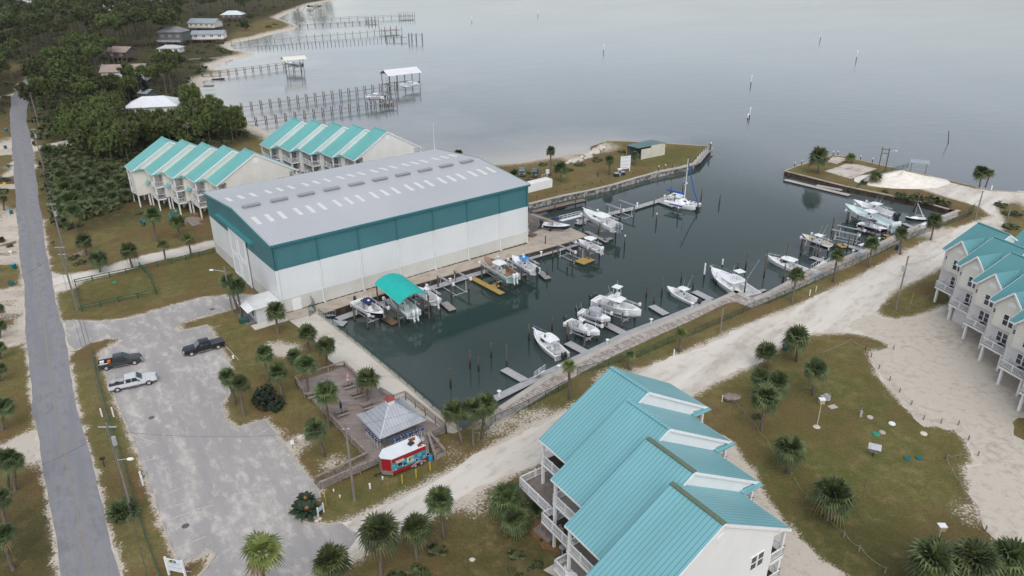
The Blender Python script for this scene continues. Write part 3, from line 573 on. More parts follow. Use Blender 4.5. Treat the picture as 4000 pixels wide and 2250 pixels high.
def row(name, label, q, n_, roofm, wallm, front, back, near_end, sp, gable_windows, caps=None, capm=None):
    x0, y0, hd, w, s, a, ze, zr = q
    t = thing(name, label, 'townhouses', (x0, y0, 0), hd)
    sl = (zr-ze)/a; fl = (3.1, 6.15)
    for k in range(n_):
        ox, oy = k*w, k*s
        zt = lambda y: zr-abs(y)*sl
        Y0, Y1 = -7.6, 7.8
        mb = MB(); pr = [(Y0, 3.1), (Y1, 3.1), (Y1, zt(Y1)-.12), (0, zr-.14), (Y0, zt(Y0)-.12)]
        mb._add([(ox+.02, oy+y, z) for y, z in pr]+[(ox+w-.02, oy+y, z) for y, z in pr], [(4, 3, 2, 1, 0), (5, 6, 7, 8, 9)]+[(i, (i+1) % 5, (i+1) % 5+5, i+5) for i in range(5)])
        if 1:         # gable infill over the balconies at the exposed end
            for sg, Y in ((-1, Y0), (1, Y1)):
                mb._add(
                    [(ox+w-dx, oy+y, z) for dx in (.03, .13) for y, z in ((Y, zt(Y)-.12), (sg*(a-.25), zt(a-.25)-.12), (sg*(a-.25), zt(a-.25)-.3), (Y, zt(Y)-1.15))],
                    [(0, 1, 2, 3), (7, 6, 5, 4), (0, 4, 5, 1), (1, 5, 6, 2), (2, 6, 7, 3)])
        mb.build('wall', wallm, t)
        mb = MB(); g = .12
        for sg in (-1, 1):
            P_ = [(ox-.06, oy+sg*a, ze), (ox+w+g, oy+sg*a, ze), (ox+w+g, oy, zr), (ox-.06, oy, zr)]
            mb.slab(P_ if sg < 0 else P_[::-1], .12)
        rf = mb.build('roof', roofm, t)
        mb = MB(); mb.bar((ox-.06, oy, zr+.0), (ox+w+g, oy, zr+.0), .4 if not caps else .5, .1)
        mb.build('ridge_cap', (capm if caps and k in caps else roofm), rf)
        mb = MB()
        for sg in (-1, 1): mb.bar((ox+w+g+.03, oy+sg*a, ze-.16), (ox+w+g+.03, oy, zr-.16), .07, .3)
        for sg in (-1, 1): mb.bar((ox-.06, oy+sg*(a+.02), ze-.14), (ox+w+g, oy+sg*(a+.02), ze-.14), .07, .2)
        mb.build('fascia', trim, t)
        if k < n_-1:                # teal pent strip at the foot of the stepped gable
            sg = -1 if s > 0 else 1
            mb = MB(); mb.bar((ox+w+.3, oy+sg*(a-.05), ze-.02), (ox+w+.3, oy+sg*(a-abs(s)+.1), ze+.0), .75, .12); mb.build('pent_roof', roofm, t)
        for side, on in ((-1, front), (1, back)):
            if not on: continue
            Yw = Y0 if side < 0 else Y1; Yo = side*(a-.35)
            for li, zf in enumerate(fl):
                bx0, bx1 = (ox+.05, ox+w-.05)
                yo = Yo
                if on == 'bump':
                    if k == 0: bx0, bx1 = ox+.05, ox+2.6
                    else: bx0 = ox+2.4
                if on == 'wide' and li == 0: bx0 -= 1.15; yo = side*(a+.25)+ (-1.6 if k == 0 else 0)
                mb = MB(); mb.bx((bx0, oy+Yw-side*.02, zf-.08), (bx1, oy+yo, zf+.02)); bal = mb.build('balcony', decks[(k*2+li+(1 if li else 0)) % 3] if side < 0 else decks[2 if k == n_-1 else 1], t)
                mb = MB(); railing(mb, (bx0, oy+yo, zf), (bx1, oy+yo, zf), 1.0, sp); railing(mb, (bx1, oy+yo, zf), (bx1, oy+Yw, zf), 1.0, sp)
                railing(mb, (bx0, oy+yo, zf), (bx0, oy+Yw, zf), 1.0, sp); mb.build('railing', trim, bal)
                mb = MB(); mb.bx((bx0-.06, oy+yo-.08, zf-.42), (bx1+.06, oy+yo+.08, zf-.09)); mb.bx((bx0-.06, oy+min(yo, Yw)+.09, zf-.42), (bx0+.08, oy+max(yo, Yw)-.09, zf-.09)); mb.bx((bx1-.08, oy+min(yo, Yw)+.09, zf-.42), (bx1+.06, oy+max(yo, Yw)-.09, zf-.09)); mb.build('balcony_fascia', trim, bal)
                # glazed doors behind the balcony
                cx = (bx0+bx1)/2+(.5 if on == 'wide' and li == 0 else 0)
                if bx1-bx0 > 3: window(t, (cx, oy+Yw, zf+1.15), .95, 2.1, 'y', side, 3)
            if on == 'bump':
                b0, b1 = (ox+2.62, ox+w-.02) if k == 0 else (ox+.1, ox+2.38)
                mb = MB(); mb.bx((b0, oy+Yo-.1, 2.95), (b1, oy+Y0-.01, ze-.15)); mb.build('bay', wallm, t)
                if k: mb = MB(); mb.slab([(b0-.1, oy+Yo-.75, 6.0), (b1+.15, oy+Yo-.75, 6.0), (b1+.15, oy+Yo-.05, 6.75), (b0-.1, oy+Yo-.05, 6.75)], .08); mb.build('pent_roof', roofm, t)
            for xx in (ox+.3, ox+w-.3):
                mb = MB(); mb.bar((xx, oy+Yo-side*.05, 0), (xx, oy+Yo-side*.05, ze-.3), .28); mb.build('post', trim, t)
        mb = MB()
        for xx in (ox+.5, ox+w-.5):
            for yy in (-7.2, -3.5, 0, 3.5, 7.4): mb.bar((xx, oy+yy, 0), (xx, oy+yy, 3.1), .34)
        mb.build('stilts', trim, t)
        mb = MB(); mb.bx((ox+1.6, oy-3.2, 0.02), (ox+w-.9, oy+5, 3.08)); mb.build('ground_store', M('store_wall', (.50, .49, .46), (.44, .43, .4)), t)
    ox, oy = (n_-1)*w, (n_-1)*s
    mb = MB(); mb.tube((ox+w-.02, oy, zr-1.75), (ox+w+.04, oy, zr-1.75), .55, .55, 16); mb.build('gable_vent', trim, t)
    for yy, zz, ww, hh, nn in gable_windows: window(t, (ox+w-.02, oy+yy, zz), ww, hh, 'x', 1, nn)
    return t
tealL = teal('teal_roof_left', (.15, .46, .44)); tealF = teal('teal_roof_front', (.19, .44, .475)); tealR = teal('teal_roof_right', (.11, .30, .32))
olive = M('olive_ridge_cap', (.10, .14, .09), (.13, .17, .11), rough=.5)
gwL = [(-4.4, 7.4, .85, 1.2, 3), (-.2, 7.6, .85, 1.2, 2), (2.7, 7.8, .8, 1.0, 1), (5.4, 7.7, .85, 1.3, 2)]
row('townhouse_row', 'five stepped cream townhouses with teal roofs left of the shed, facing the road', (-88.82, 186.7, R(-51.0), 6.27, 2.95, 10.05, 9.3, 15.1), 5, tealL, cream, 'bump', True, True, .3, gwL)
row('townhouse_row', 'five stepped off white townhouses with teal roofs by the bay behind the shed', (-61.44, 208.07, R(-51.0), 6.41, 2.95, 10.19, 9.3, 15.17), 5, tealL, offwhite, True, True, True, .3, [(-3.2, 7.6, .8, 1.2, 2), (.4, 7.6, .75, .9, 1), (3.4, 7.6, .8, 1.2, 2), (6.4, 7.7, .8, 1.3, 3)])
row('townhouse_row', 'white townhouses with big turquoise roof and white balconies in the foreground', (11.39, 73.36, R(-56.3), 6.15, -2.9, 10.18, 9.3, 15.23), 4, tealF, M('white_siding', (.79, .795, .79), (.75, .755, .75), sc=.5, line=(2, .2, .03, .22)), 'wide', True, True, .17, [(5.7, 7.7, .95, 1.75, 2), (2.3, 7.0, .85, .95, 1), (5.6, 4.5, .95, 1.6, 2), (0.2, 4.6, .9, 1.4, 2)], caps=(2, 3), capm=olive)
# right hand row with front gables and small balconies
def rowR():
    x0, y0, hd, w, s, a, ze, zr = 83.27, 123.75, R(-72.2), 6.15, -3.25, 6.96, 9.82, 13.87
    t = thing('townhouse_row', 'mauve and cream townhouses with teal gabled roofs on stilts by the gravel yard', 'townhouses', (x0, y0, 0), hd)
    sl = (zr-ze)/a; zt = lambda y: zr-abs(y)*sl
    for k in range(7):
        ox, oy = k*w, k*s; Yf = -6.2
        for nm, mt, z0, z1 in (('lower_wall', lavender if k < 5 else offwhite, 3.1, 6.4), ('upper_wall', cream, 6.4, 9.4)):
            mb = MB()
            if z1 < 7: mb.bx((ox+.02, oy+Yf, z0), (ox+w-.02, oy+6.4, z1))
            else:
                pr = [(Yf-.02, z0), (6.42, z0), (6.42, zt(6.4)-.12), (0, zr-.14), (Yf-.02, zt(Yf)-.12)]
                mb._add([(ox+.0, oy+y, z) for y, z in pr]+[(ox+w, oy+y, z) for y, z in pr], [(4, 3, 2, 1, 0), (5, 6, 7, 8, 9)]+[(i, (i+1) % 5, (i+1) % 5+5, i+5) for i in range(5)])
            mb.build(nm, mt, t)
        mb = MB()
        for sg in (-1, 1):
            P_ = [(ox-.25, oy+sg*a, ze), (ox+w+.1, oy+sg*a, ze), (ox+w+.1, oy, zr), (ox-.25, oy, zr)]; mb.slab(P_ if sg < 0 else P_[::-1], .12)
        rf = mb.build('roof', tealR, t)
        mb = MB(); mb.bar((ox-.25, oy, zr), (ox+w+.1, oy, zr), .45, .1); mb.build('ridge_cap', tealR, rf)
        mb = MB()
        for sg in (-1, 1): mb.bar((ox-.28, oy+sg*a, ze-.16), (ox-.28, oy, zr-.16), .06, .26); mb.bar((ox+w+.13, oy+sg*a, ze-.16), (ox+w+.13, oy, zr-.16), .06, .26)
        mb.bar((ox-.25, oy-a-.02, ze-.14), (ox+1.4, oy-a-.02, ze-.14), .1, .2); mb.build('fascia', trim, t)
        # front gable
        c, hw, pz, yf = ox+3.6, 2.3, 12.6, oy-7.08; ez = 10.1
        mb = MB(); mb._add([(c-hw, yf, 6.4), (c+hw, yf, 6.4), (c+hw, yf, ez), (c, yf, pz), (c-hw, yf, ez), (c-hw, oy-6.15, 6.4), (c+hw, oy-6.15, 6.4), (c+hw, oy-3.2, ez), (c, oy-3.2, pz), (c-hw, oy-3.2, ez)],
                [(0, 1, 2, 3, 4), (0, 5, 9, 4)[::-1], (1, 6, 7, 2), (0, 5, 6, 1)]); mb.build('front_gable', cream, t)
        mb = MB(); by = oy-(zr-pz)/sl
        for sg in (-1, 1):
            q_ = [(c+sg*(hw+.35), yf-.35, ez-.2), (c, yf-.35, pz+.13), (c, by, pz+.13), (c+sg*(hw+.35), oy-(zr-ez+.3)/sl, ez-.2)]
            mb.slab(q_ if sg > 0 else q_[::-1], .1)
        mb.build('gable_roof', M('teal_gable_roof', (.11, .30, .32), (.10, .275, .295), sc=.3, rough=.42, line=(1, .46, .075, .62)), rf)  # seam bands carry painted shade, same as the main slopes
        mb = MB()
        for sg in (-1, 1): mb.bar((c+sg*(hw+.35), yf-.4, ez-.3), (c, yf-.4, pz+.02), .1, .26)
        mb.build('gable_fascia', trim, t)
        window(t, (c+.2, yf, 8.0), 1.0, 1.9, 'y', -1, 2); window(t, (ox+.65, oy+Yf-.02, 8.2), .8, .8, 'y', -1, 1)
        mb = MB(); mb._add([(c+.7*math.cos(i*math.pi/10), yf-.05, 10.3+.7*math.sin(i*math.pi/10)) for i in range(11)]+[(c+.7*math.cos(i*math.pi/10), yf-.0, 10.3+.7*math.sin(i*math.pi/10)) for i in range(11)], [tuple(range(11))]+[(i, i+11, i+12, i+1) for i in range(10)]); mb.build('half_round_window', trim, t)
        window(t, (ox+3.4, oy+Yf, 4.7), .95, 1.7, 'y', -1, 3 if k > 1 else 2)
        b0, b1, yo = ox+1.0, ox+4.9, oy-7.7
        mb = MB(); mb.bx((b0, yo, 3.0), (b1, oy+Yf-.01, 3.1)); bal = mb.build('balcony', decks[1], t)
        mb = MB(); railing(mb, (b0, yo, 3.1), (b1, yo, 3.1), 1.0, .18); railing(mb, (b0, yo, 3.1), (b0, oy+Yf, 3.1), 1.0, .18); railing(mb, (b1, yo, 3.1), (b1, oy+Yf, 3.1), 1.0, .18); mb.build('railing', trim, bal)
        mb = MB(); mb.bx((b0-.05, yo-.06, 2.7), (b1+.05, yo+.06, 2.99)); mb.bx((b0-.05, yo+.07, 2.7), (b0+.08, oy+Yf-.02, 2.99)); mb.bx((b1-.08, yo+.07, 2.7), (b1+.05, oy+Yf-.02, 2.99)); mb.build('balcony_fascia', trim, bal)
        for xx, yy in ((ox+1.4, oy-7.4), (ox+4.6, oy-7.4), (ox+.5, oy-3.0), (ox+w-.5, oy-3.0), (ox+.5, oy+3), (ox+w-.5, oy+3)): mb = MB(); mb.bar((xx, yy, 0), (xx, yy, 2.98), .32); mb.build('post', trim, t)
        if k == 1: mb = MB(); mb.bx((ox+1.8, oy-7.0, 0), (ox+4.4, oy-3, 2.98)); mb.build('store_room', lavender, t)
        acb = MB(); acb.box((0, 0, .4), (.85, .85, .8)); ac = tag(acb.build('air_conditioner', M('ac_case', (.33, .31, .28), (.28, .27, .25))), ['dark', 'dark', 'beige', 'grey', 'dark', 'dark', 'dark'][k]+' air conditioner on the %s mauve townhouse balcony from the far end' % ['first', 'second', 'third', 'fourth', 'fifth', 'sixth', 'seventh'][k], 'air conditioner', 'air conditioners on the small balconies')
        mt_ = Matrix.Rotation(hd, 4, 'Z'); ac.location = Vector((x0, y0, 3.1))+mt_ @ Vector((ox+3.4, oy-6.9, 0)); ac.rotation_euler = (0, 0, hd)
        fb = MB(); fb.lathe((0, 0, .8), [(.36, 0), (.36, .05), (.05, .08)], 12); fb.build('fan_grille', black, ac)
    return t
rowR()
row('townhouse_row', 'teal roof end of another townhouse row at the right edge beyond the lane', (*at(4005, 893, 14)[:2], R(-60), 6.2, -2.9, 9, 9.3, 14.2), 3, tealR, offwhite, False, False, True, .4, [])
# ------------------------------------------------------------------ thatch-style bar, deck and food trailer
zt_ = zm(1380, 1520, 6.037)
cs = [zt_(75, 635, 2.7), zt_(640, 1200, 2.7), zt_(1720, 740, 2.7), zt_(1140, 225, 2.7)]
ctr = (cs[0]+cs[1]+cs[2]+cs[3])/4; hb = heading(cs[0], cs[3]); rx = ((cs[3]-cs[0]).length+(cs[2]-cs[1]).length)/4; ry = ((cs[1]-cs[0]).length+(cs[2]-cs[3]).length)/4
bar_ = thing('bar_pavilion', 'square deck bar with grey hipped metal roof and red topped cupola', 'pavilion', (ctr.x, ctr.y, .5), hb)
E1 = 2.3
def hip(mb, x0, y0, z0, x1, y1, z1):
    a_ = [(-x0, -y0, z0), (x0, -y0, z0), (x0, y0, z0), (-x0, y0, z0)]; c_ = [(-x1, -y1, z1), (x1, -y1, z1), (x1, y1, z1), (-x1, y1, z1)]
    for i in range(4): mb.slab([a_[i], a_[(i+1) % 4], c_[(i+1) % 4], c_[i]], .07)
mb = MB(); hip(mb, rx, ry, E1, rx*.76, ry*.76, E1+.42); hip(mb, rx*.76, ry*.76, E1+.46, .5, .5, E1+2.35); rf = mb.build('roof', galv, bar_)
mb = MB()
for sx, sy in ((-1, -1), (1, -1), (1, 1), (-1, 1)): mb.bar((sx*rx, sy*ry, E1+.03), (sx*rx*.76, sy*ry*.76, E1+.46), .22, .05); mb.bar((sx*rx*.76, sy*ry*.76, E1+.5), (sx*.5, sy*.5, E1+2.38), .2, .05)
mb.build('hip_cap', M('hip_cap_metal', (.52, .54, .57), (.45, .47, .5), rough=.4, metal=.2), rf)
mb = MB(); mb.bx((-.45, -.45, E1+2.1), (.45, .45, E1+2.95)); cu = mb.build('cupola', trim, bar_)
mb = MB(); mb._add([(-.62, -.62, E1+2.95), (.62, -.62, E1+2.95), (.62, .62, E1+2.95), (-.62, .62, E1+2.95), (0, 0, E1+3.65)], [(0, 1, 4), (1, 2, 4), (2, 3, 4), (3, 0, 4), (3, 2, 1, 0)]); mb.build('cupola_roof', M('red_copper', (.22, .035, .03), (.28, .06, .05), rough=.4), cu)
mb = MB(); mb.bx((-rx*.62, -ry*.62, 0), (rx*.62, ry*.62, 1.05)); mb.build('counter_wall', M('blue_grey_boards', (.14, .22, .26), (.1, .17, .2), sc=2), bar_)
mb = MB(); mb.bx((-rx*.68, -ry*.68, 1.05), (rx*.68, ry*.68, 1.12)); mb.build('counter_top', oldwood, bar_)
for sx, sy in ((-1, -1), (1, -1), (1, 1), (-1, 1)): mb = MB(); mb.bar((sx*rx*.7, sy*ry*.7, 0), (sx*rx*.7, sy*ry*.7, E1+.4), .18); mb.build('post', oldwood, bar_)
# deck
ztab = zm(1150, 1330, 4.527); z4 = zm(1000, 1550, 2.07)
dk = [ztab(30, 740, .5), ztab(885, 470, .5), zt_(2190, 980, .5), zt_(1770, 1150, .5), z4(1490, 500, .5) , z4(1010, 530, .5), z4(905, 500, .5)]
dk[4] = z4(1400, 430, .5)
deck = thing('bar_deck', 'weathered timber deck with railings around the square bar', 'deck', (dk[0].x, dk[0].y, 0)); o0 = Vector((dk[0].x, dk[0].y, 0))
mb = MB(); mb.slab([tuple(p-o0) for p in dk][::-1], .3); mb.build('deck_boards', M('deck_boards_wood', (.20, .155, .135), (.32, .28, .26), sc=.8, rough=.9, stretch=(.5, 1.6, 1), lo=.3, hi=.7, detail=5), deck)
def woodrail(p, q, parent, nm='railing', h=1.0):
    mb = MB(); p, q = Vector(p)-o0, Vector(q)-o0; L = (q-p).length; k = max(2, int(L/.22))
    mb.bar(p+Vector((0, 0, h)), q+Vector((0, 0, h)), .32, .06); mb.bar(p+Vector((0, 0, .15)), q+Vector((0, 0, .15)), .06, .08)
    for i in range(k+1): a = p.lerp(q, i/k); mb.bar(a+Vector((0, 0, .1)), a+Vector((0, 0, h)), .05)
    m_ = max(1, round(L/2.3))
    for i in range(m_+1): a = p.lerp(q, i/m_); mb.bar(a+Vector((0, 0, -.45)), a+Vector((0, 0, h)), .14)
    return mb.build(nm, wood, parent)
woodrail(dk[0], dk[1], deck); woodrail(dk[1], zt_(420, 80, .5), deck); woodrail(zt_(640, 100, .5), zt_(960, 290, .5), deck); woodrail(zt_(960, 290, .5), zt_(1230, 190, .5), deck); woodrail(zt_(1240, 200, .5), dk[2], deck)
woodrail(dk[0], ztab(180, 960, .5), deck); woodrail(z4(540, 120, .5), dk[6], deck); woodrail(dk[2], dk[3], deck)
r1, r2 = z4(480, 705, .03), z4(520, 745, .03)
mb = MB(); mb.slab([tuple(p-o0) for p in (z4(905, 500, .48), z4(1000, 535, .48), z4(520, 745, .05), z4(480, 705, .05))], .1); mb.build('ramp', wood, deck)
woodrail(z4(905, 500, .48), r1, deck, 'ramp_railing'); woodrail(z4(1000, 540, .48), r2, deck, 'ramp_railing')
mb = MB(); sA, sB, sC, sD = zt_(1760, 1180, .5), zt_(2000, 1120, .5), z4(1530, 480, 0), z4(1450, 520, 0)
for i in range(4):
    t_ = i/4; a, c = sA.lerp(sD, t_), sB.lerp(sC, t_); a2, c2 = sA.lerp(sD, t_+.24), sB.lerp(sC, t_+.24); zz = .5-.13*i
    mb.slab([tuple(Vector((p.x, p.y, zz))-o0) for p in (a, c, c2, a2)], .08)
mb.build('steps', wood, deck); woodrail(dk[3], Vector((sD.x, sD.y, 0)), deck, 'stair_railing'); woodrail(zt_(1790, 1140, .5), Vector((sC.x, sC.y, 0)), deck, 'stair_railing')
# picnic tables
def picnic():
    t = thing('picnic_table', '-', 'picnic table')
    mb = MB()
    for i in range(5): mb.bx((-.95, -.36+i*.15, .72), (.95, -.24+i*.15, .76))
    mb.build('tabletop', wood, t)
    for sy in (-1, 1): mb = MB(); mb.bx((-.95, sy*.72-.14, .42), (.95, sy*.72+.14, .46)); mb.build('bench', woodlt, t)
    for sx in (-.65, .65):
        mb = MB(); mb.bar((sx, -.25, .72), (sx, -.62, 0), .09); mb.bar((sx, .25, .72), (sx, .62, 0), .09); mb.bar((sx, -.8, .4), (sx, .8, .4), .08); mb.build('trestle', oldwood, t)
    return t
pt0 = picnic()
for i, (p, lb) in enumerate(((ztab(960, 825, .5), 'grey picnic table under the closed red and white parasol'), (ztab(1125, 985, .5), 'grey picnic table under the bare parasol pole by a palm'), (ztab(845, 1310, .5), 'grey picnic table under the closed navy parasol'), (ztab(1310, 1185, .5), 'grey picnic table beside the palm growing through the deck'), (ztab(330, 990, .5), 'small grey bench table near the ramped corner of the deck'))):
    o = pt0 if i == 0 else copytree(pt0)
    o.location = p; o.rotation_euler = (0, 0, R(33)); o['label'] = lb; o['group'] = 'picnic tables on the bar deck'
for p, m1, lb in ((ztab(955, 770, 1.2), M('red_white_canvas', (.55, .05, .07), (.75, .55, .55), sc=4, lo=.45, hi=.5), 'closed red and white parasol standing in a picnic table'), (ztab(830, 1250, 1.2), navycv, 'closed navy parasol standing in a picnic table'), (ztab(1125, 930, 1.2), None, 'bare dark parasol pole in the picnic table by the palm')):
    t = thing('parasol', lb, 'parasol', (p.x, p.y, .5)); MB().tube((0, 0, 0), (0, 0, 2.4), .03, .03, 6).build('pole', black, t)
    if m1: MB().lathe((0, 0, 1.2), [(.10, 0), (.2, .25), (.16, .8), (.05, 1.25)], 10).build('canopy', m1, t)
# bar stools
def stool():
    t = thing('bar_chair', '-', 'bar chair'); mb = MB()
    for sx in (-.22, .22):
        for sy in (-.22, .22): mb.bar((sx, sy, 0), (sx*.85, sy*.85, .75 if sy < 0 else 1.15), .05)
        mb.bar((sx, -.22, .95), (sx, .22, .95), .05)
    mb.bar((-.22, -.22, .3), (.22, -.22, .3), .04); mb.build('frame', trim, t)
    mb = MB(); mb.bx((-.24, -.22, .72), (.24, .22, .76)); mb.build('seat', navycv, t); mb = MB(); mb.bx((-.22, .2, .85), (.22, .24, 1.15)); mb.build('backrest', bluecv, t); return t
st0 = stool(); mr = Matrix.Rotation(hb, 4, 'Z'); n0 = 0
for side, cnt, lb in (('n', 5, 'white framed bar chair with blue seat on the food trailer side of the bar'), ('w', 4, 'white framed bar chair with blue seat on the left side of the bar')):
    for i in range(cnt):
        u = (i-(cnt-1)/2)*.95+(1.0 if side == 'n' else -.3)
        lp, rz = (Vector((u, -ry*.86, 0)), math.pi) if side == 'w' else (Vector((rx*.86, -u, 0)), -math.pi/2)
        if side == 'n': lp, rz = Vector((u, -ry*.86, 0)), math.pi
        else: lp, rz = Vector((-rx*.86, u*.95, 0)), math.pi/2
        o = st0 if n0 == 0 else copytree(st0); n0 += 1
        o.location = Vector((ctr.x, ctr.y, .5))+mr @ lp; o.rotation_euler = (0, 0, hb+rz); o['label'] = lb; o['group'] = 'bar chairs around the deck bar'
# food trailer
zt2 = zm(1450, 1690, 8.052)
ta, tb_ = zt2(690, 1345, .35), zt2(1745, 890, .35); ht = heading(ta, tb_); Lt = (tb_-ta).length
tr = thing('food_trailer', 'red food trailer with white rusty roof and blue wave mural', 'food trailer', (ta.x, ta.y, 0), ht)
Wt, z0, z1 = 2.45, .38, 2.75
fp = [(0, 0), (Lt, 0), (Lt, Wt), (0, Wt), (-.95, Wt*.5+.25), (-.95, Wt*.5-.25)]
MB().prism(fp, z0, z1).build('body', redp, tr)
rp = [(-.02, -.03), (Lt+.03, -.03), (Lt+.03, Wt+.03), (-.02, Wt+.03), (-1.0, Wt*.5+.27), (-1.0, Wt*.5-.27)]
MB().prism(rp, z1, z1+.07).build('roof', M('trailer_roof', (.72, .76, .78), (.66, .7, .71), sc=.8, rough=.4), tr)
mb = MB()
for pts in ([(3.4, 1.75), (4.2, 1.7), (4.5, 2.3), (3.5, 2.35)], [(3.75, .15), (4.4, .1), (4.3, .75), (3.9, .7)], [(5.0, .05), (Lt, .05), (Lt, .95), (Lt-.55, .9), (Lt-.4, .5)]): mb.slab([(x, y, z1+.078) for x, y in pts], .006)
mb.build('rust_patch', rust, tr)
mb = MB(); mb.box((3.35, 1.25, z1+.22), (.75, .6, .32), .3, .75); mb.build('air_conditioner', black, tr)
MB().lathe((4.75, .75, z1+.07), [(.22, 0), (.27, .35), (.33, .37), (.33, .5), (.25, .52), (.25, .62), (.1, .64)], 14).build('exhaust_vent', chrome, tr)
mural = M('mural_blue', (.02, .16, .26), (.04, .33, .40), sc=1.6, rough=.4, lo=.35, hi=.6, detail=4)
mb = MB(); mb.bx((.03, -.012, .92), (Lt-.02, 0.0, 2.12)); mu = mb.build('mural', mural, tr)
def ring(mb, x, z, r, wd, n=18, y=-.02):
    vs = []
    for i in range(n):
        a = 2*math.pi*i/n; vs += [(x+r*math.cos(a), y, z+r*math.sin(a)), (x+(r-wd)*math.cos(a), y, z+(r-wd)*math.sin(a))]
    mb._add(vs, [(2*i, 2*i+1, (2*i+3) % (2*n), (2*i+2) % (2*n)) for i in range(n)])
mb = MB()
for x, z, r in ((.2, 1.1, .26), (.45, 1.05, .18), (.15, 1.75, .16), (.95, 1.55, .33), (.95, 1.55, .22), (3.35, 1.2, .26), (3.8, 1.75, .2), (4.9, 1.75, .2), (4.95, 1.3, .26), (1.4, 1.2, .14), (2.6, 1.95, .12), (4.4, 1.2, .14), (1.75, 1.05, .12)): ring(mb, x, z, min(r, z-.93, 2.1-z), .05)
mb.build('mural_ring', M('mural_pale', (.45, .68, .75), (.5, .72, .78)), mu)
mb = MB()
for x, z, r in ((.2, 1.1, .15), (1.7, 1.3, .16), (4.95, 1.3, .16), (3.35, 1.2, .15)): mb._add([(x+r*math.cos(i*.4), -.016, z+r*math.sin(i*.4)) for i in range(15)], [tuple(range(15))[::-1]])
for a, c in (((4.1, 1.0), (4.2, 1.6)), ((4.2, 1.6), (3.95, 1.75)), ((4.2, 1.6), (4.45, 1.85)), ((4.2, 1.6), (4.5, 1.6)), ((4.2, 1.6), (4.1, 1.95))): mb.bar((a[0], -.018, a[1]), (c[0], -.018, c[1]), .05, .012)
mb.build('mural_palm', navyhull, mu)
mb = MB()
mb.m = 0; mb.bx((2.02, -.03, 1.42), (2.98, -.02, 2.02)); mb.m = 1; mb.bx((2.08, -.034, 1.46), (2.26, -.03, 1.95)); mb.bx((2.56, -.034, 1.68), (2.82, -.03, 1.84)); mb.m = 2; mb.bx((2.30, -.034, 1.46), (2.5, -.03, 1.95)); mb.bx((2.5, -.034, 1.86), (2.93, -.03, 1.97)); mb.bx((2.84, -.034, 1.6), (2.93, -.03, 1.86)); mb.bx((2.5, -.034, 1.56), (2.93, -.03, 1.66))
mb.build('emblem', [trim, M('emblem_yellow', (.60, .58, .02), (.55, .54, .02)), navyhull], mu)
mb = MB()      # two lines of white script under the emblem
for i in range(14): mb.bar((2.05+i*.085, -.024, 1.28+.03*math.sin(i*2.1)), (2.11+i*.085, -.024, 1.36+.02*math.cos(i*1.7)), .035, .01)
for i in range(9): mb.bar((2.2+i*.085, -.024, 1.12+.03*math.sin(i*1.6)), (2.26+i*.085, -.024, 1.2+.02*math.cos(i*2.3)), .035, .01)
mb.build('lettering', trim, mu)
mb = MB(); mb.bx((.75, -.05, 1.35), (1.3, -.013, 1.95)); mb.build('serving_window', black, tr)
mb = MB(); mb.slab([(.45, -.35, 2.15), (1.6, -.35, 2.15), (1.6, -.02, 2.3), (.45, -.02, 2.3)], .04); mb.build('window_flap', woodlt, tr)
nose = M('nose_metal', (.26, .24, .20), (.3, .28, .24), rough=.4, metal=.3)
mb = MB(); mb.bar((-.98, Wt*.5-.27, z0+.3), (-.02, -.03, z0+.3), .04, .6); mb.bar((-.98, Wt*.5-.27, z0+1.2), (-.98, Wt*.5+.27, z0+1.2), .05, 2.4); mb.bar((-.14, .03, z0+1.2), (0, -.05, z0+1.2), .06, 2.36); mb.build('nose_trim', nose, tr)
mb = MB(); mb.bar((-.9, Wt/2, .45), (-2.0, Wt/2, .42), .12); mb.tube((-1.7, Wt/2, .8), (-1.7, Wt/2, .05), .04, .04, 6); mb.build('tow_bar', black, tr)
mb = MB()
for x in np.linspace(2.65, 4.45, 9): mb.box((x, -.06, .8-.28*abs((x-3.55)/.9)**2), (.24, .16, .05))
mb.build('mudguard', alu, tr)
for x in (3.1, 4.0):
    for y in (-.02, Wt-.22): w_ = MB().tube((x, y, .36), (x, y+.24, .36), .36, .36, 14).build('wheel', rubber, tr); MB().tube((x, y-.015, .36), (x, y+.02, .36), .2, .2, 10).build('rim', alu, w_)
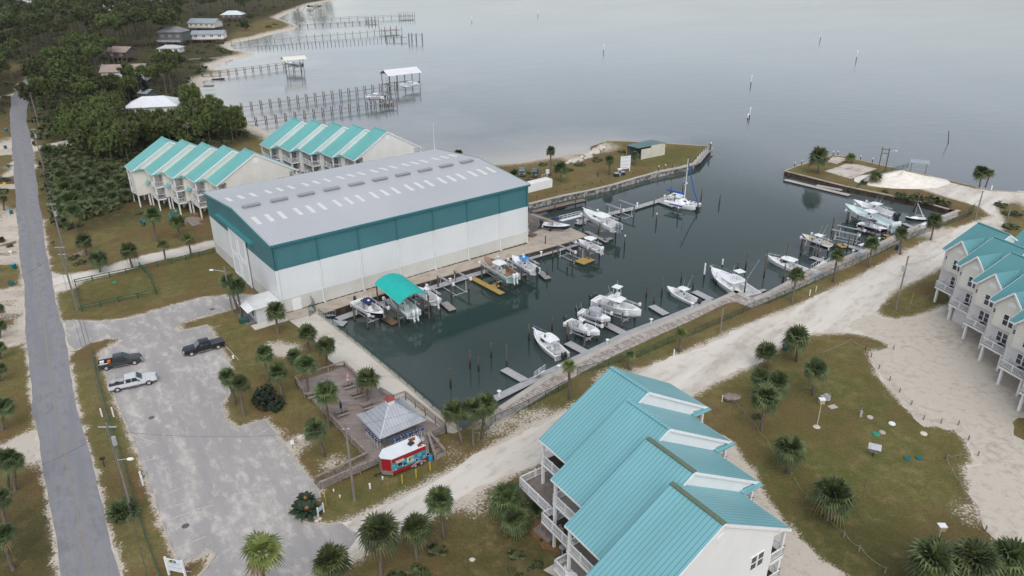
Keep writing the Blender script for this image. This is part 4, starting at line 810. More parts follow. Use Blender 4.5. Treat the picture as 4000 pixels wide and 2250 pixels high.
# ------------------------------------------------------------------ boats (x forward, origin amidships at the waterline)
def hull_rows(L, B, f, rise, n_=15):
    st = []
    for i in range(n_):
        t = i/(n_-1); tt = max(0, (t-.42)/.58)
        b = B/2*(.93+.07*min(1, t/.3))*(1-tt**2.5)+.02; c = b*(.88-.42*t**3)
        zs = f+rise*t**2; zc = .02+.55*rise*t**3+.15*f*t**4; zk = -.38+(.38+zc+.25*f*tt)*max(0, (t-.68)/.32)**2.2
        st.append((-L/2+L*t-(0 if t < .98 else 0), b, c, zs, zc, min(zk, zs-.05)))
    return st
def engine(parent, x, y, z, s, mat_, up=False):
    mb = MB()
    rows = []
    for k, (zz, w_, d_) in enumerate(((0, .8, .85), (.12, 1, 1), (.5, 1, 1.02), (.72, .86, .88), (.8, .5, .5))):
        rows.append([(x-.32*s+.30*s*d_*math.cos(a)*1.15, y+.21*s*w_*math.sin(a), z+.1*s+zz*s) for a in [2*math.pi*i/10 for i in range(10)]])
    mb.grid(rows, True); mb._add(rows[-1], [tuple(range(10))]); e = mb.build('outboard_engine', mat_, parent, True)
    mb = MB(); lean = -.35*s if up else -.05*s
    mb.bar((x-.3*s, y, z+.12*s), (x-.34*s+lean, y, z-.75*s), .16*s, .26*s); mb.bar((x-.2*s+lean, y, z-.62*s), (x-.62*s+lean, y, z-.66*s), .14*s, .05*s)
    mb.tube((x-.2*s+lean, y, z-.76*s), (x-.6*s+lean, y, z-.76*s), .06*s, .03*s, 6); mb.bar((x-.36*s+lean, y, z-.7*s), (x-.38*s+lean, y, z-1.0*s), .03*s, .14*s)
    mb.build('lower_unit', mat_, e)
def boat(label, stern, bow, zd, B=None, hullm=gel, kind='cc', top=None, topm=gel, eng=(1, engblk), engs=1.0, cat='motorboat', stripe=None, rail=False, bottom=None, name='motorboat', lift=False, grp=None, free=.8, tower=False, deckm=gel2, up=False, wl=None):
    s, b_ = at(*stern, zd), at(*bow, zd+.35); L = (Vector((b_.x, b_.y))-Vector((s.x, s.y))).length; B = B or min(L*.36, .75+L*.25)
    hd = heading(s, b_); ctr = (s+b_)/2; f = free*L/8; f = max(.55, min(1.15, f)); rise = .5*L/8
    zw = zd-f if wl is None else wl
    t = thing(name, label, cat, (ctr.x, ctr.y, zw), hd, grp)
    st = hull_rows(L, B, f, rise); n_ = len(st)
    rows = [[(x, b, zs), (x, (b+c)/2+.02, zs*.55+zc*.45), (x, c, zc), (x, c*.5, (zc+zk)/2-.05), (x, 0, zk), (x, -c*.5, (zc+zk)/2-.05), (x, -c, zc), (x, -(b+c)/2-.02, zs*.55+zc*.45), (x, -b, zs)] for x, b, c, zs, zc, zk in st]
    mb = MB(); mb.grid(rows); mb._add(rows[0], [tuple(range(9))]); h = mb.build('hull', hullm, t, True)
    if bottom:
        mb = MB(); mb.grid([[(x, c+.012, zc+.01), (x, c*.5, (zc+zk)/2-.065), (x, 0, zk-.015), (x, -c*.5, (zc+zk)/2-.065), (x, -c-.012, zc+.01)] for x, b, c, zs, zc, zk in st]); mb.build('bottom_paint', bottom, h, True)
    mb = MB()
    for sg in (1, -1): mb.chain([(x, sg*(b+.01), zs-.05) for x, b, c, zs, zc, zk in st], .045, 5)
    mb.build('rub_rail', stripe or trim, h)
    fl = .12*f; tc = {'cc': .80, 'bay': .66, 'cabin': .40, 'express': .36, 'skiff': .78, 'pilot': .36}[kind]
    gw = .2 if L > 6 else .14; rows = []; fr = []
    for i, (x, b, c, zs, zc, zk) in enumerate(st):
        tn = i/(n_-1); ins = max(.01, b-gw*min(1, b/.5)); cock = .02 < tn < tc
        rows.append([(x, b-.005, zs), (x, ins, zs+.015)]); rows[-1] += [(x, ins-.04, fl if cock else zs+.03), (x, 0, (fl+.02) if cock else zs+.07), (x, -ins+.04 if ins > .05 else -ins, fl if cock else zs+.03), (x, -ins, zs+.015), (x, -b+.005, zs)]
    mb = MB(); mb.grid(rows); dk_ = mb.build('deck', gel if deckm is gel2 else deckm, t)
    mb = MB(); fx = [(x, max(.02, b-gw-.06)) for i, (x, b, *_r) in enumerate(st) if .06 < i/(n_-1) < tc-.04]
    if len(fx) > 1: mb.grid([[(x, b, fl+.035), (x, -b, fl+.035)] for x, b in fx]); mb.build('cockpit_floor', deckm, dk_)
    # transom wall
    x, b, c, zs, *_r = st[0]
    mb = MB(); mb.bx((x, -b+.03, 0), (x+.22, b-.03, zs+.01)); mb.build('transom', gel, t)
    cx = -L*.03
    if kind in ('cc', 'bay', 'skiff'):
        cw = min(.95, B*.36); chh = 1.25 if L > 6 else 1.0
        mb = MB(); mb.box((cx, 0, fl+chh/2), (1.0 if L > 6 else .7, cw, chh), 0, .78); mb.box((cx+.75, 0, fl+.25), (.5, cw*.85, .5)); co = mb.build('console', gel, t)
        mb = MB(); mb.slab([(cx+.42, -cw*.42, fl+chh), (cx+.42, cw*.42, fl+chh), (cx+.18, cw*.38, fl+chh+.5), (cx+.18, -cw*.38, fl+chh+.5)], .03); mb.build('windscreen', tint, co)
        mb = MB(); mb.box((cx-1.25, 0, fl+.45), (.6, cw*1.05, .7)); mb.box((cx-1.5, 0, fl+.95), (.12, cw, .35)); mb.build('helm_seat', gel2, t)
        mb = MB(); mb.tube((cx-.42, .2, fl+chh*.8), (cx-.5, .2, fl+chh*.86), .2, .2, 8); mb.build('steering_wheel', black, co)
        if L > 6.5:
            mb = MB(); mb.bx((-L/2+.3, -B*.3, fl+.02), (-L/2+.75, B*.3, fl+.5)); mb.build('stern_seat', gel2, t)
            mb = MB(); q = st[10]; mb.box((q[0]-.2, 0, fl+.22), (.9, max(.4, q[1]*1.1), .4)); mb.build('bow_seat', gel2, t)
        if top:
            tl, tw, th_ = top; zt_0 = fl+th_
            mb = MB()
            for sx in (-.5, .5):
                for sy in (-1, 1): mb.tube((cx+sx*.9, sy*cw*.6, fl), (cx+sx*tl*.62-.1, sy*tw*.4, zt_0), .035, .03, 5)
            for sy in (-1, 1): mb.tube((cx-.45, sy*cw*.6, fl+1.0), (cx+.45, sy*cw*.6, fl+1.0), .03, .03, 5)
            tt_ = mb.build('top_frame', alu if topm is not gel else trim, t)
            rows = []
            for i in range(7):
                u = i/6; xx = cx-.1-tl/2+tl*u; wv = tw/2*(1-.16*abs(2*u-1)**3); rows.append([(xx, wv*v, zt_0+.05-.09*v*v-.05*(2*u-1)**2) for v in (-1, -.85, -.5, 0, .5, .85, 1)])
            mb = MB(); mb.grid(rows); mb.grid([[(p[0], p[1], p[2]-.1) for p in r] for r in rows][::-1])
            edge = rows[0]+[r[-1] for r in rows[1:]]+rows[-1][::-1][1:]+[r[0] for r in rows[::-1]][1:-1]
            lo = [(p[0], p[1], p[2]-.1) for p in edge]; k = len(edge); mb._add(edge+lo, [(i, (i+1) % k, (i+1) % k+k, i+k) for i in range(k)])
            mb.build('top_canopy', topm, t, True)
            if L > 6.5:
                mb = MB(); mb.lathe((cx+.2, 0, zt_0+.03), [(.22, 0), (.24, .1), (.12, .2)], 10); mb.build('radar_dome', trim, tt_)
                mb = MB()
                for sy in (-1, 1): mb.tube((cx-.3, sy*tw*.45, zt_0), (cx-1.0, sy*(tw*.5+.2), zt_0+2.6), .02, .012, 4)
                for i in range(5): y = (i-2)*tw*.2; mb.tube((cx-.1-tl/2, y, zt_0-.05), (cx-.35-tl/2, y, zt_0+.3), .03, .03, 5)
                mb.build('antennas_and_rod_holders', trim, tt_)
            if tower:
                mb = MB()
                for sx in (-.55, .45):
                    for sy in (-1, 1): mb.tube((cx+sx, sy*.65, zt_0), (cx+sx*.7, sy*.5, zt_0+2.1), .035, .03, 5)
                mb.box((cx+.1, 0, zt_0+.75), (.5, .9, .5)); mb.build('upper_station', trim, tt_)
                mb = MB(); mb.slab([(cx-.75, -.75, zt_0+2.2), (cx+.7, -.75, zt_0+2.2), (cx+.7, .75, zt_0+2.2), (cx-.75, .75, zt_0+2.2)], .08); mb.build('tower_canopy', gel, tt_)
    elif kind in ('cabin', 'express', 'pilot'):
        xa, xb = -L*.12, L*.36; i0 = [k for k in range(n_) if st[k][0] > xa][0]
        rows = []
        for i in range(i0, n_-2):
            x, b, c, zs, *_r = st[i]; u = (i-i0)/(n_-3-i0); w_ = max(.05, (b-.33)*(1-.15*u)); hh = (.55 if kind != 'pilot' else .6)*(L/9)*(1-u**1.6)
            rows.append([(x, w_, zs+.02), (x, w_*.86, zs+hh*.8), (x, 0, zs+hh+.03), (x, -w_*.86, zs+hh*.8), (x, -w_, zs+.02)])
        mb = MB(); mb.grid(rows); mb._add(rows[0], [tuple(range(5))]); cab = mb.build('cabin', gel, t, True)
        mb = MB()
        for u in (.18, .3): mb.box((L*(.1+u*.75), 0, f+rise*.4+.62*(1-(u+.15)*1.5)), (.42, .42, .05))
        mb.build('deck_hatch', tint, cab)
        hx0, hx1, wv = -L*.17, L*.06, B*.36; zc0 = f+.15; zt_0 = fl+2.05 if kind != 'pilot' else f+1.35
        mb = MB()          # windscreen
        fx_ = [(hx1+.95, -wv*.5), (hx1+.35, -wv), (hx1-.9, -wv*1.04)]
        lo = [(x, y, zc0+.35) for x, y in fx_[::-1]]+[(x, -y, zc0+.35) for x, y in fx_]; hi_ = [(x-.65, y*.94, zt_0-.06) for x, y in fx_[::-1]]+[(x-.65, -y*.94, zt_0-.06) for x, y in fx_]
        lo = [(x, y, zc0+.35) for x, y in ((hx1-.9, -wv*1.04), (hx1+.35, -wv), (hx1+.95, -wv*.5), (hx1+.95, wv*.5), (hx1+.35, wv), (hx1-.9, wv*1.04))]; hi_ = [(x-.55, y*.92, zt_0-.06) for x, y, z in lo]
        mb.grid([lo, hi_]); mb.build('windscreen', tint, cab)
        mb = MB()
        for p, q in zip(lo, hi_): mb.bar(p, q, .07)
        mb.bar(hi_[0], (hx0-.3, hi_[0][1], zt_0), .06); mb.bar(hi_[-1], (hx0-.3, hi_[-1][1], zt_0), .06)
        for sy in (-1, 1): mb.bar((hx0-.2, sy*wv, fl), (hx0-.3, sy*wv*.95, zt_0), .06)
        mb.build('window_frame', trim, cab)
        rows = []
        for i in range(7):
            u = i/6; xx = hx0-.5+(hx1-hx0+1.0)*u; w2 = wv*1.12*(1-.2*abs(2*u-1)**3); rows.append([(xx, w2*v, zt_0+.08-.1*v*v) for v in (-1, -.5, 0, .5, 1)])
        mb = MB(); mb.grid(rows); mb.grid([[(p[0], p[1], p[2]-.12) for p in r] for r in rows][::-1]); edge = rows[0]+[r[-1] for r in rows[1:]]+rows[-1][::-1][1:]+[r[0] for r in rows[::-1]][1:-1]; k = len(edge)
        mb._add(edge+[(p[0], p[1], p[2]-.12) for p in edge], [(i, (i+1) % k, (i+1) % k+k, i+k) for i in range(k)]); ht_ = mb.build('hardtop', topm, t, True)
        mb = MB(); mb.lathe(((hx0+hx1)/2, 0, zt_0+.06), [(.25, 0), (.27, .12), (.14, .24)], 10); mb.build('radar_dome', trim, ht_)
        if kind == 'pilot':
            mb = MB()
            for sy in (-1, 1): mb.bx((hx0+.5, sy*wv-.04, zc0-.3), (hx1-.2, sy*wv+.04, zc0+.4))
            mb.build('wheelhouse_side', gel, t)
        mb = MB()
        for sy in (-.45, .45): mb.box((-L*.16, sy*B*.5, fl+.5), (.5, .5, .9))
        mb.build('helm_seats', gel2, t)
        mb = MB(); mb.box((-L/2+1.3, 0, fl+.3), (.7, B*.4, .5)); mb.build('bait_box', gel2, t)
        if tower:
            mb = MB()
            for sx in (-.7, .3):
                for sy in (-1, 1): mb.tube((hx0+.6+sx, sy*.9, zt_0), (hx0+.4+sx*.7, sy*.6, zt_0+2.0), .035, .03, 5)
            for zz in (.6, 1.2): mb.chain([(hx0-.1, -.85, zt_0+zz), (hx0-.1, .85, zt_0+zz)], .03)
            tw_ = mb.build('tower_frame', alu, t); mb = MB(); mb.slab([(hx0-.6, -.85, zt_0+2.1), (hx0+1.0, -.85, zt_0+2.1), (hx0+1.0, .85, zt_0+2.1), (hx0-.6, .85, zt_0+2.1)], .08); mb.build('tower_canopy', gel, tw_)
            mb = MB()
            for sy in (-1, 1): mb.tube((hx0+.5, sy*B*.4, zt_0-.8), (hx0-1.5, sy*B*.62, zt_0+4.6), .03, .015, 5)
            mb.build('outriggers', trim, t)
    if rail:
        mb = MB()
        for sg in (1, -1):
            pts = [(x, sg*max(.04, b-.1), zs+.55) for x, b, c, zs, *_r in st[8:]]; mb.chain(pts, .022, 4)
            for p in pts[::2]: mb.tube((p[0], p[1], p[2]-.55), p, .018, .018, 4)
        x, b, c, zs, *_r = st[-1]; mb.chain([(x, .04, zs+.55), (x+.35, 0, zs+.6), (x, -.04, zs+.55)], .022, 4); mb.build('bow_rail', chrome, t)
        mb = MB(); mb.slab([(x-.3, -.18, zs+.1), (x+.5, -.1, zs+.1), (x+.5, .1, zs+.1), (x-.3, .18, zs+.1)], .1); mb.build('bow_pulpit', gel, t)
    nE, em = eng
    for i in range(nE): engine(t, -L/2-.12, (i-(nE-1)/2)*.62*engs, f*.75-.15, engs*1.15, em, up)
    if lift: make_lift(ctr, hd, L*.5, B+1.1, zd+.15, zw, 'four post boat lift carrying the '+lift, True)
    return t
def post_mesh(mb, p, h, r=.15): mb.tube((p[0], p[1], p[2]), (p[0], p[1], p[2]+h), r, r*.92, 7)
def make_lift(c, hd, L, W, ztop, zw, label, cradle=True, beams=(1, -1)):
    t = thing('boat_lift', label, 'boat lift', (c.x, c.y, 0), hd, 'boat lifts in the marina')
    for sx in (-1, 1):
        for sy in beams:
            wet = MB(); wet.tube((sx*L/2, sy*W/2, WZ-1.5), (sx*L/2, sy*W/2, WZ+.55), .16, .16, 7)
            mb = MB(); mb.tube((sx*L/2, sy*W/2, WZ+.55), (sx*L/2, sy*W/2, ztop), .155, .15, 7); p_ = mb.build('pile', pile_m, t); wet.build('wet_foot', pile_wet, p_)
    for sy in beams:
        mb = MB(); mb.bar((-L/2-.5, sy*W/2, ztop+.12), (L/2+.7, sy*W/2, ztop+.12), .16, .24); mb.bar((-L/2-.5, sy*(W/2-.28), ztop+.16), (L/2+.7, sy*(W/2-.28), ztop+.16), .06, .08); b_ = mb.build('top_beam', alu, t)
        mb = MB(); mb.box((L/2+.8, sy*W/2, ztop+.2), (.35, .4, .55)); mb.build('motor_box', trim, b_)
    mb = MB(); zc = zw-.62
    for sx in (-1, 1): mb.bar((sx*L/2, -W/2+.2, zc), (sx*L/2, W/2-.2, zc), .14, .2)
    for sy in (-.28, .28): mb.bar((-L/2-.6, sy*W, zc+.18), (L/2+.6, sy*W, zc+.18), .16, .14)
    mb.build('cradle', alu, t)
    mb = MB()
    for sx in (-1, 1):
        for sy in beams: mb.tube((sx*L/2, sy*(W/2-.22), zc), (sx*L/2, sy*(W/2-.22), ztop+.1), .015, .015, 4)
    mb.build('cable', alu, t)
    for sx in (-1, 1):
        for sy in beams: mb = MB(); mb.tube((sx*L*.42, sy*(W/2-.35), zc), (sx*L*.42, sy*(W/2-.35), zw+1.55), .05, .05, 6); mb.build('guide_pole', trim, t)
    return t
z135 = lambda x, y: (1350+x/3.22, 950+y/3.22)
z205 = lambda x, y: (2050+x/4.83, 750+y/4.83)
z2010 = lambda x, y: (2000+x/3.623, 1050+y/3.623)
z200 = lambda x, y: (2000+x/2.574, 900+y/2.574)
z295 = lambda x, y: (2950+x/3.22, 750+y/3.22)
G1 = 'boats moored in the marina'
boat('white centre console with navy hull and navy canvas top on lift by the shed', z135(135, 715), z135(470, 890), 1.5, hullm=navyhull, top=(2.3, 1.9, 2.1), topm=navycv, eng=(1, engblk), lift='navy hulled boat', grp=G1, stripe=trim)
boat('pale aqua boat with twin white engines under the turquoise canopy', z135(860, 870), z135(560, 620), 1.3, hullm=aquahull, eng=(2, engwht), engs=1.15, deckm=M('aqua_deck', (.6, .7, .7), (.55, .66, .66)), lift='pale aqua boat under the turquoise canopy', grp=G1)
boat('white bay boat with one white engine beside the turquoise canopy', z135(1140, 720), z135(890, 545), 1.3, kind='bay', top=(1.3, 1.0, 1.9), eng=(1, engwht), engs=1.15, lift='white bay boat beside the turquoise canopy', grp=G1)
boat('white and seafoam centre console with twin white engines and wooden cockpit floor', z135(2115, 410), z135(1735, 175), 1.6, hullm=foamhull, top=(2.6, 2.2, 2.2), eng=(2, engwht), engs=1.1, deckm=M('teak_floor', (.30, .20, .15), (.25, .17, .12)), lift='seafoam boat with wooden cockpit floor', grp=G1, free=.95, stripe=trim)
boat('white centre console with bright blue canvas top and one dark engine', z135(2390, 335), z135(2095, 155), 1.3, top=(1.9, 1.8, 2.0), topm=skycv, eng=(1, engblk), engs=1.1, lift='boat with bright blue top', grp=G1)
boat('white boat with green bottom and wide white hard top near the yellow float', z205(1420, 1070), z205(1015, 890), 1.4, top=(2.2, 2.1, 2.2), eng=(2, engwht), engs=.9, bottom=M('green_bottom', (.03, .16, .12), (.04, .18, .14)), lift='green bottomed boat', grp=G1)
boat('large white express cruiser with hardtop and twin grey engines on a high lift', z205(1740, 640), z205(1110, 335), 2.0, kind='express', eng=(2, M('grey_engine_cowl', (.22, .24, .27), (.27, .29, .32), rough=.3)), engs=1.25, lift='large white express cruiser', grp=G1, rail=True, free=.95)
bt = boat('black hulled boat with navy top standing on a trailer by the shed corner', z205(355, 590), z205(850, 625), 1.35, kind='bay', hullm=navyhull, top=(1.8, 1.6, 2.1), topm=navycv, eng=(1, engblk), engs=1.15, up=True, stripe=trim)
boat('white walkaround with bow rail, hardtop and twin dark engines, nearest in the water', z2010(715, 1200), z2010(315, 855), -.35, kind='cabin', eng=(2, engblk), engs=.95, rail=True, grp=G1, wl=WZ, bottom=black)
boat('open white skiff on a lift between the walkaround and the grey covered boat', z2010(785, 730), z2010(1245, 890), 1.4, kind='skiff', top=(.8, .8, 1.9), eng=(1, engblk), engs=1.1, lift='open white skiff', grp=G1)
boat('white centre console with twin dark engines, its console shrouded in grey canvas', z2010(965, 590), z2010(1395, 695), 1.4, kind='bay', eng=(2, engblk), engs=.95, lift='boat with grey canvas shroud', grp=G1)
boat('big white centre console with tall tower and triple dark engines on lift', z2010(1180, 405), z2010(1830, 600), 1.7, top=(3.0, 2.4, 2.3), eng=(3, engblk), engs=1.1, tower=True, lift='big towered centre console', grp=G1, free=.95)
boat('white open centre console afloat beside a grey finger pier, bow to the left', z200(1860, 705), z200(1562, 555), -.5, top=(1.9, 1.7, 2.1), eng=(1, engblk), engs=1.05, grp=G1, wl=WZ)
boat('large white sport fishing boat with tower and outriggers at the boardwalk corner', z200(2420, 645), z200(2005, 385), -.2, kind='express', eng=(0, engblk), rail=True, tower=True, grp=G1, wl=WZ, B=4.7, bottom=black)
boat('white pilothouse boat with closed cabin tied beside the white steps', z295(640, 975), z295(165, 800), -.35, kind='pilot', eng=(0, engblk), rail=True, grp=G1, wl=WZ)
boat('black hulled cream decked centre console with white top on lift', z295(975, 680), z295(592, 530), 1.2, kind='cc', hullm=navyhull, top=(1.7, 1.6, 2.1), eng=(1, engblk), engs=1.1, deckm=creamdk, lift='black hulled cream decked boat', grp=G1, stripe=trim)
boat('small white boat with black hull and dark canopy, bow to the right', z295(1310, 385), z295(1665, 465), 1.1, kind='bay', hullm=navyhull, top=(1.6, 1.5, 2.0), topm=black, eng=(1, engblk), lift='small boat with dark canopy', grp=G1, stripe=trim)
boat('long pale aqua centre console with four pale engines, nearer of the big pair', z295(1740, 410), z295(1130, 168), .9, hullm=aquahull, top=(2.6, 2.4, 2.3), eng=(4, aquahull), engs=1.2, lift='long pale aqua boat', grp=G1, free=1.0, deckm=M('aqua_deck', (.6, .7, .7)))
boat('long white centre console with triple black engines, farther of the big pair', z295(1755, 285), z295(1238, 108), .6, top=(2.3, 2.2, 2.4), eng=(3, engblk), engs=1.2, lift='long white boat with black engines', grp=G1, free=1.0)
# grey shroud over the covered boat
s_, b_ = at(*z2010(965, 590), 1.4), at(*z2010(1395, 695), 1.75); hd = heading(s_, b_); c_ = s_.lerp(b_, .5)
mb = MB(); rows = []
for zz, lx, ly in ((0, .95, .8), (.9, .85, .72), (1.45, 1.0, .9), (1.62, .95, .85)): rows.append([(lx*math.copysign(abs(math.cos(a))**.5, math.cos(a)), ly*math.copysign(abs(math.sin(a))**.5, math.sin(a)), zz) for a in [2*math.pi*i/20 for i in range(20)]])
mb.grid(rows, True); mb._add(rows[-1], [tuple(range(20))]); o = tag(mb.build('canvas_shroud', greycv, None, True), 'grey canvas shroud covering a boat console and its top', 'boat cover'); o.location = (c_.x, c_.y, 1.05); o.rotation_euler = (0, 0, hd)
# trailer bunks under the black boat
s_, b_ = at(*z205(355, 590), 1.35), at(*z205(850, 625), 1.7); hd = heading(s_, b_); c_ = (s_+b_)/2
t = thing('boat_trailer', 'low galvanised trailer under the black hulled boat by the shed corner', 'boat trailer', (c_.x, c_.y, 0), hd)
mb = MB()
for sy in (-.6, .6): mb.bar((-2.6, sy, .4), (2.2, sy*.6, .4), .1)
mb.bar((2.0, 0, .4), (3.3, 0, .4), .1)
for x in (-2, -.6, 1): mb.bar((x, -.7, .4), (x, .7, .4), .1)
mb.build('frame', alu, t)
for sy in (-.95, .95): MB().tube((-1.2, sy-.1, .3), (-1.2, sy+.1, .3), .3, .3, 12).build('wheel', rubber, t)
# catamaran
zc_ = zm(2550, 720, 10.304)
bA, bB, sA_, sB_ = zc_(1620, 900, -.1), zc_(2060, 760, -.1), zc_(420, 640, -.2), zc_(760, 500, -.2)
fwd = ((bA-sA_)+(bB-sB_)); hd = math.atan2(fwd.y, fwd.x); c_ = (bA+bB+sA_+sB_)/4; L = fwd.length/2; Wc = abs((bB-bA).x*-math.sin(hd)+(bB-bA).y*math.cos(hd)); Wc = max(4.2, min(5.5, Wc))
t = thing('sailing_catamaran', 'white sailing catamaran with blue sail covers and tall mast at dock end', 'catamaran', (c_.x, c_.y, WZ), hd)
for sg in (-1, 1):
    st = hull_rows(L, 1.5, 1.05, .25); y0 = sg*(Wc/2-.6)
    rows = [[(x, y0+b, zs), (x, y0+c, zc*.6+.3), (x, y0, zk-.1), (x, y0-c, zc*.6+.3), (x, y0-b, zs)] for x, b, c, zs, zc, zk in st]
    mb = MB(); mb.grid(rows); mb._add(rows[0], [tuple(range(5))]); mb.grid([[(r[0][0], r[0][1], r[0][2]), (r[0][0], y0, r[0][2]+.1), (r[4][0], r[4][1], r[4][2])] for r in rows]); h = mb.build('hull', gel, t, True)
    mb = MB(); mb.grid([[(x, y0+sg*(.76*(1-max(0, (x-.5)/6)**2)+.01), z) for z in (.62, .9)] for x in np.linspace(-L*.3, L*.12, 8)]); mb.build('hull_window', bluecv, h)
mb = MB(); mb.bx((-L*.34, -Wc/2+.6, .55), (L*.2, Wc/2-.6, 1.15)); mb.build('bridge_deck', gel, t)
mb = MB(); rows = []
for x, w_, h_ in ((-L*.22, Wc*.34, 1.0), (-L*.05, Wc*.36, 1.05), (L*.1, Wc*.33, .75), (L*.22, Wc*.25, .1)): rows.append([(x, w_, 1.12), (x, w_*.85, 1.12+h_*.8), (x, 0, 1.12+h_), (x, -w_*.85, 1.12+h_*.8), (x, -w_, 1.12)])
mb.grid(rows); mb._add(rows[0], [tuple(range(5))]); cb = mb.build('cabin', gel, t, True)
mb = MB(); mb.slab([(-L*.40, -Wc*.36, 2.55), (-L*.02, -Wc*.36, 2.6), (-L*.02, Wc*.36, 2.6), (-L*.40, Wc*.36, 2.55)], .1); mb.build('hardtop', gel, t)
mb = MB(); mb.bx((-L*.34, -Wc*.2, 2.56), (-L*.24, Wc*.05, 2.6)); mb.build('solar_panel', tint, t)
mb = MB()
for sx in (-.38, -.04):
    for sy in (-.33, .33): mb.tube((L*sx, Wc*sy, 1.1), (L*sx, Wc*sy, 2.5), .04, .04, 5)
mb.build('hardtop_posts', trim, t)
mb = MB()
for sy in (-.2, .2): mb.box((L*.10, Wc*sy, 1.62), (.8, .6, .5))
mb.build('cabin_window', glass, cb)
mb = MB()
for sx, sy in ((.2, -.33), (.2, .33), (.33, -.3), (.33, .3)): mb.box((L*sx, Wc*sy, 1.32), (.5, .5, .06))
mb.build('deck_hatch', tint, t)
mb = MB(); mb.tube((L*.49, -Wc/2+.5, 1.15), (L*.49, Wc/2-.5, 1.15), .08, .08, 8); mb.grid([[(L*.2, -Wc*.36, 1.05), (L*.2, Wc*.36, 1.05)], [(L*.48, -Wc*.38, 1.1), (L*.48, Wc*.38, 1.1)]]); mb.build('trampoline', M('trampoline_net', (.55, .57, .58), (.6, .6, .6)), t)
mx = L*.04; hm = 12.4
mast = MB().tube((mx, 0, 1.8), (mx, 0, hm), .11, .07, 8).build('mast', trim, t)
mb = MB(); mb.ball((mx+.25, 0, 6.2), .28, 10, 6, (1, 1, .5)); mb.bar((mx, -.8, 5.9), (mx, .8, 5.9), .05); mb.build('radar_dome', trim, mast)
mb = MB(); rows = [[(mx-.1-5.0*u, .22*(1-.45*u)*math.cos(a), 3.35+.12*u+.34*(1-.5*u)*math.sin(a)) for a in [2*math.pi*i/8 for i in range(8)]] for u in (0, .25, .5, .75, 1)]; mb.grid(rows, True); mb._add(rows[-1], [tuple(range(8))]); mb.build('boom_sail_cover', bluecv, t, True)
mb = MB(); mb.chain([(mx+.15, 0, hm-1.2), (L*.3, 0, 5.0), (L*.485, 0, 1.4)], .13, 7); mb.build('furled_headsail', bluecv, t)
mb = MB()
for sy in (-1, 1): mb.tube((mx, 0, hm-1.6), (mx-.6, sy*(Wc/2-.1), 1.2), .02, .02, 4)
mb.build('shrouds', alu, t)
# little sailboat in the far corner
s_, b_ = z295(2150, 325), z295(1895, 300)
sb = boat('small white sailing boat with black hull and bare mast in the far corner', s_, b_, -.75, hullm=navyhull, kind='cabin', eng=(0, engblk), wl=WZ, cat='sailing boat', name='sailing_boat', stripe=trim)
for ch in list(sb.children_recursive):
    if ch.name.split('.')[0] in ('hardtop', 'windscreen', 'window_frame', 'helm_seats', 'bait_box', 'radar_dome', 'transom'): bpy.data.objects.remove(ch)
m_ = MB(); m_.tube((.3, 0, .6), (.3, 0, 6.3), .05, .035, 6); m_.build('mast', alu, sb); m_ = MB(); m_.tube((.2, 0, 1.3), (-1.8, 0, 1.25), .05, .05, 6); m_.tube((.3, 0, 4.2), (-1.9, 0, .5), .06, .1, 6); m_.build('boom', trim, sb)
# turquoise canopy over its slip
q_ = [at(1457, 1102, 3.5), at(1563, 1189, 3.5), at(1671, 1155, 3.5), at(1590, 1082, 3.5)]
c_ = (q_[0]+q_[1]+q_[2]+q_[3])/4; hd = heading(q_[1], q_[0]); Lc = ((q_[0]-q_[1]).length+(q_[3]-q_[2]).length)/2; Wc_ = ((q_[3]-q_[0]).length+(q_[2]-q_[1]).length)/2
t = thing('boat_canopy', 'arched turquoise canvas canopy over a boat slip beside the shed', 'boat canopy', (c_.x, c_.y, 0), hd)
arc = lambda v: (v*Wc_/2, 3.45+1.25*(1-v*v)**.9)
rows = [[(x, arc(v)[0], arc(v)[1]) for v in np.linspace(-1, 1, 15)] for x in np.linspace(-Lc/2, Lc/2, 5)]
mb = MB(); mb.grid(rows); mb.grid([[(p[0], p[1], p[2]-.05) for p in r] for r in rows][::-1]); mb.build('canvas', tealcv, t, True)
mb = MB()
for x in np.linspace(-Lc/2+.05, Lc/2-.05, 5): mb.chain([(x, arc(v)[0]*.99, arc(v)[1]-.1) for v in np.linspace(-1, 1, 9)], .04, 5)
for v in (-1, 1): mb.bar((-Lc/2, v*Wc_/2, 3.4), (Lc/2, v*Wc_/2, 3.4), .1)
mb.build('frame', alu, t)
for sx in (-.42, .42):
    for v in (-1, 1): mb = MB(); mb.tube((sx*Lc, v*Wc_/2, WZ-1), (sx*Lc, v*Wc_/2, 3.4), .15, .14, 7); mb.build('post', pile_m, t)
# spare lifts
for i, (pa, pb, W_, zt_1, lb) in enumerate(((z135(1200, 510), z135(1500, 440), 4.0, 1.3, 'empty lift with grey beams between the bay boat and the yellow float'), (z200(560, 180), z200(640, 215), 3.6, 1.3, 'empty lift with wooden piles above the square yellow float'), ((2390, 800), (2460, 826), 4.6, 1.2, 'empty lift with tall piles behind the express cruiser'), (z295(1080, 480), z295(1230, 545), 3.6, 1.0, 'empty lift with aluminium beams by the black hulled cream boat'))):
    c_ = (at(*pa, .5)+at(*pb, .5))/2; make_lift(c_, R(-52)+(R(12) if i == 3 else 0), 4.6, W_, zt_1, WZ+.6, lb)
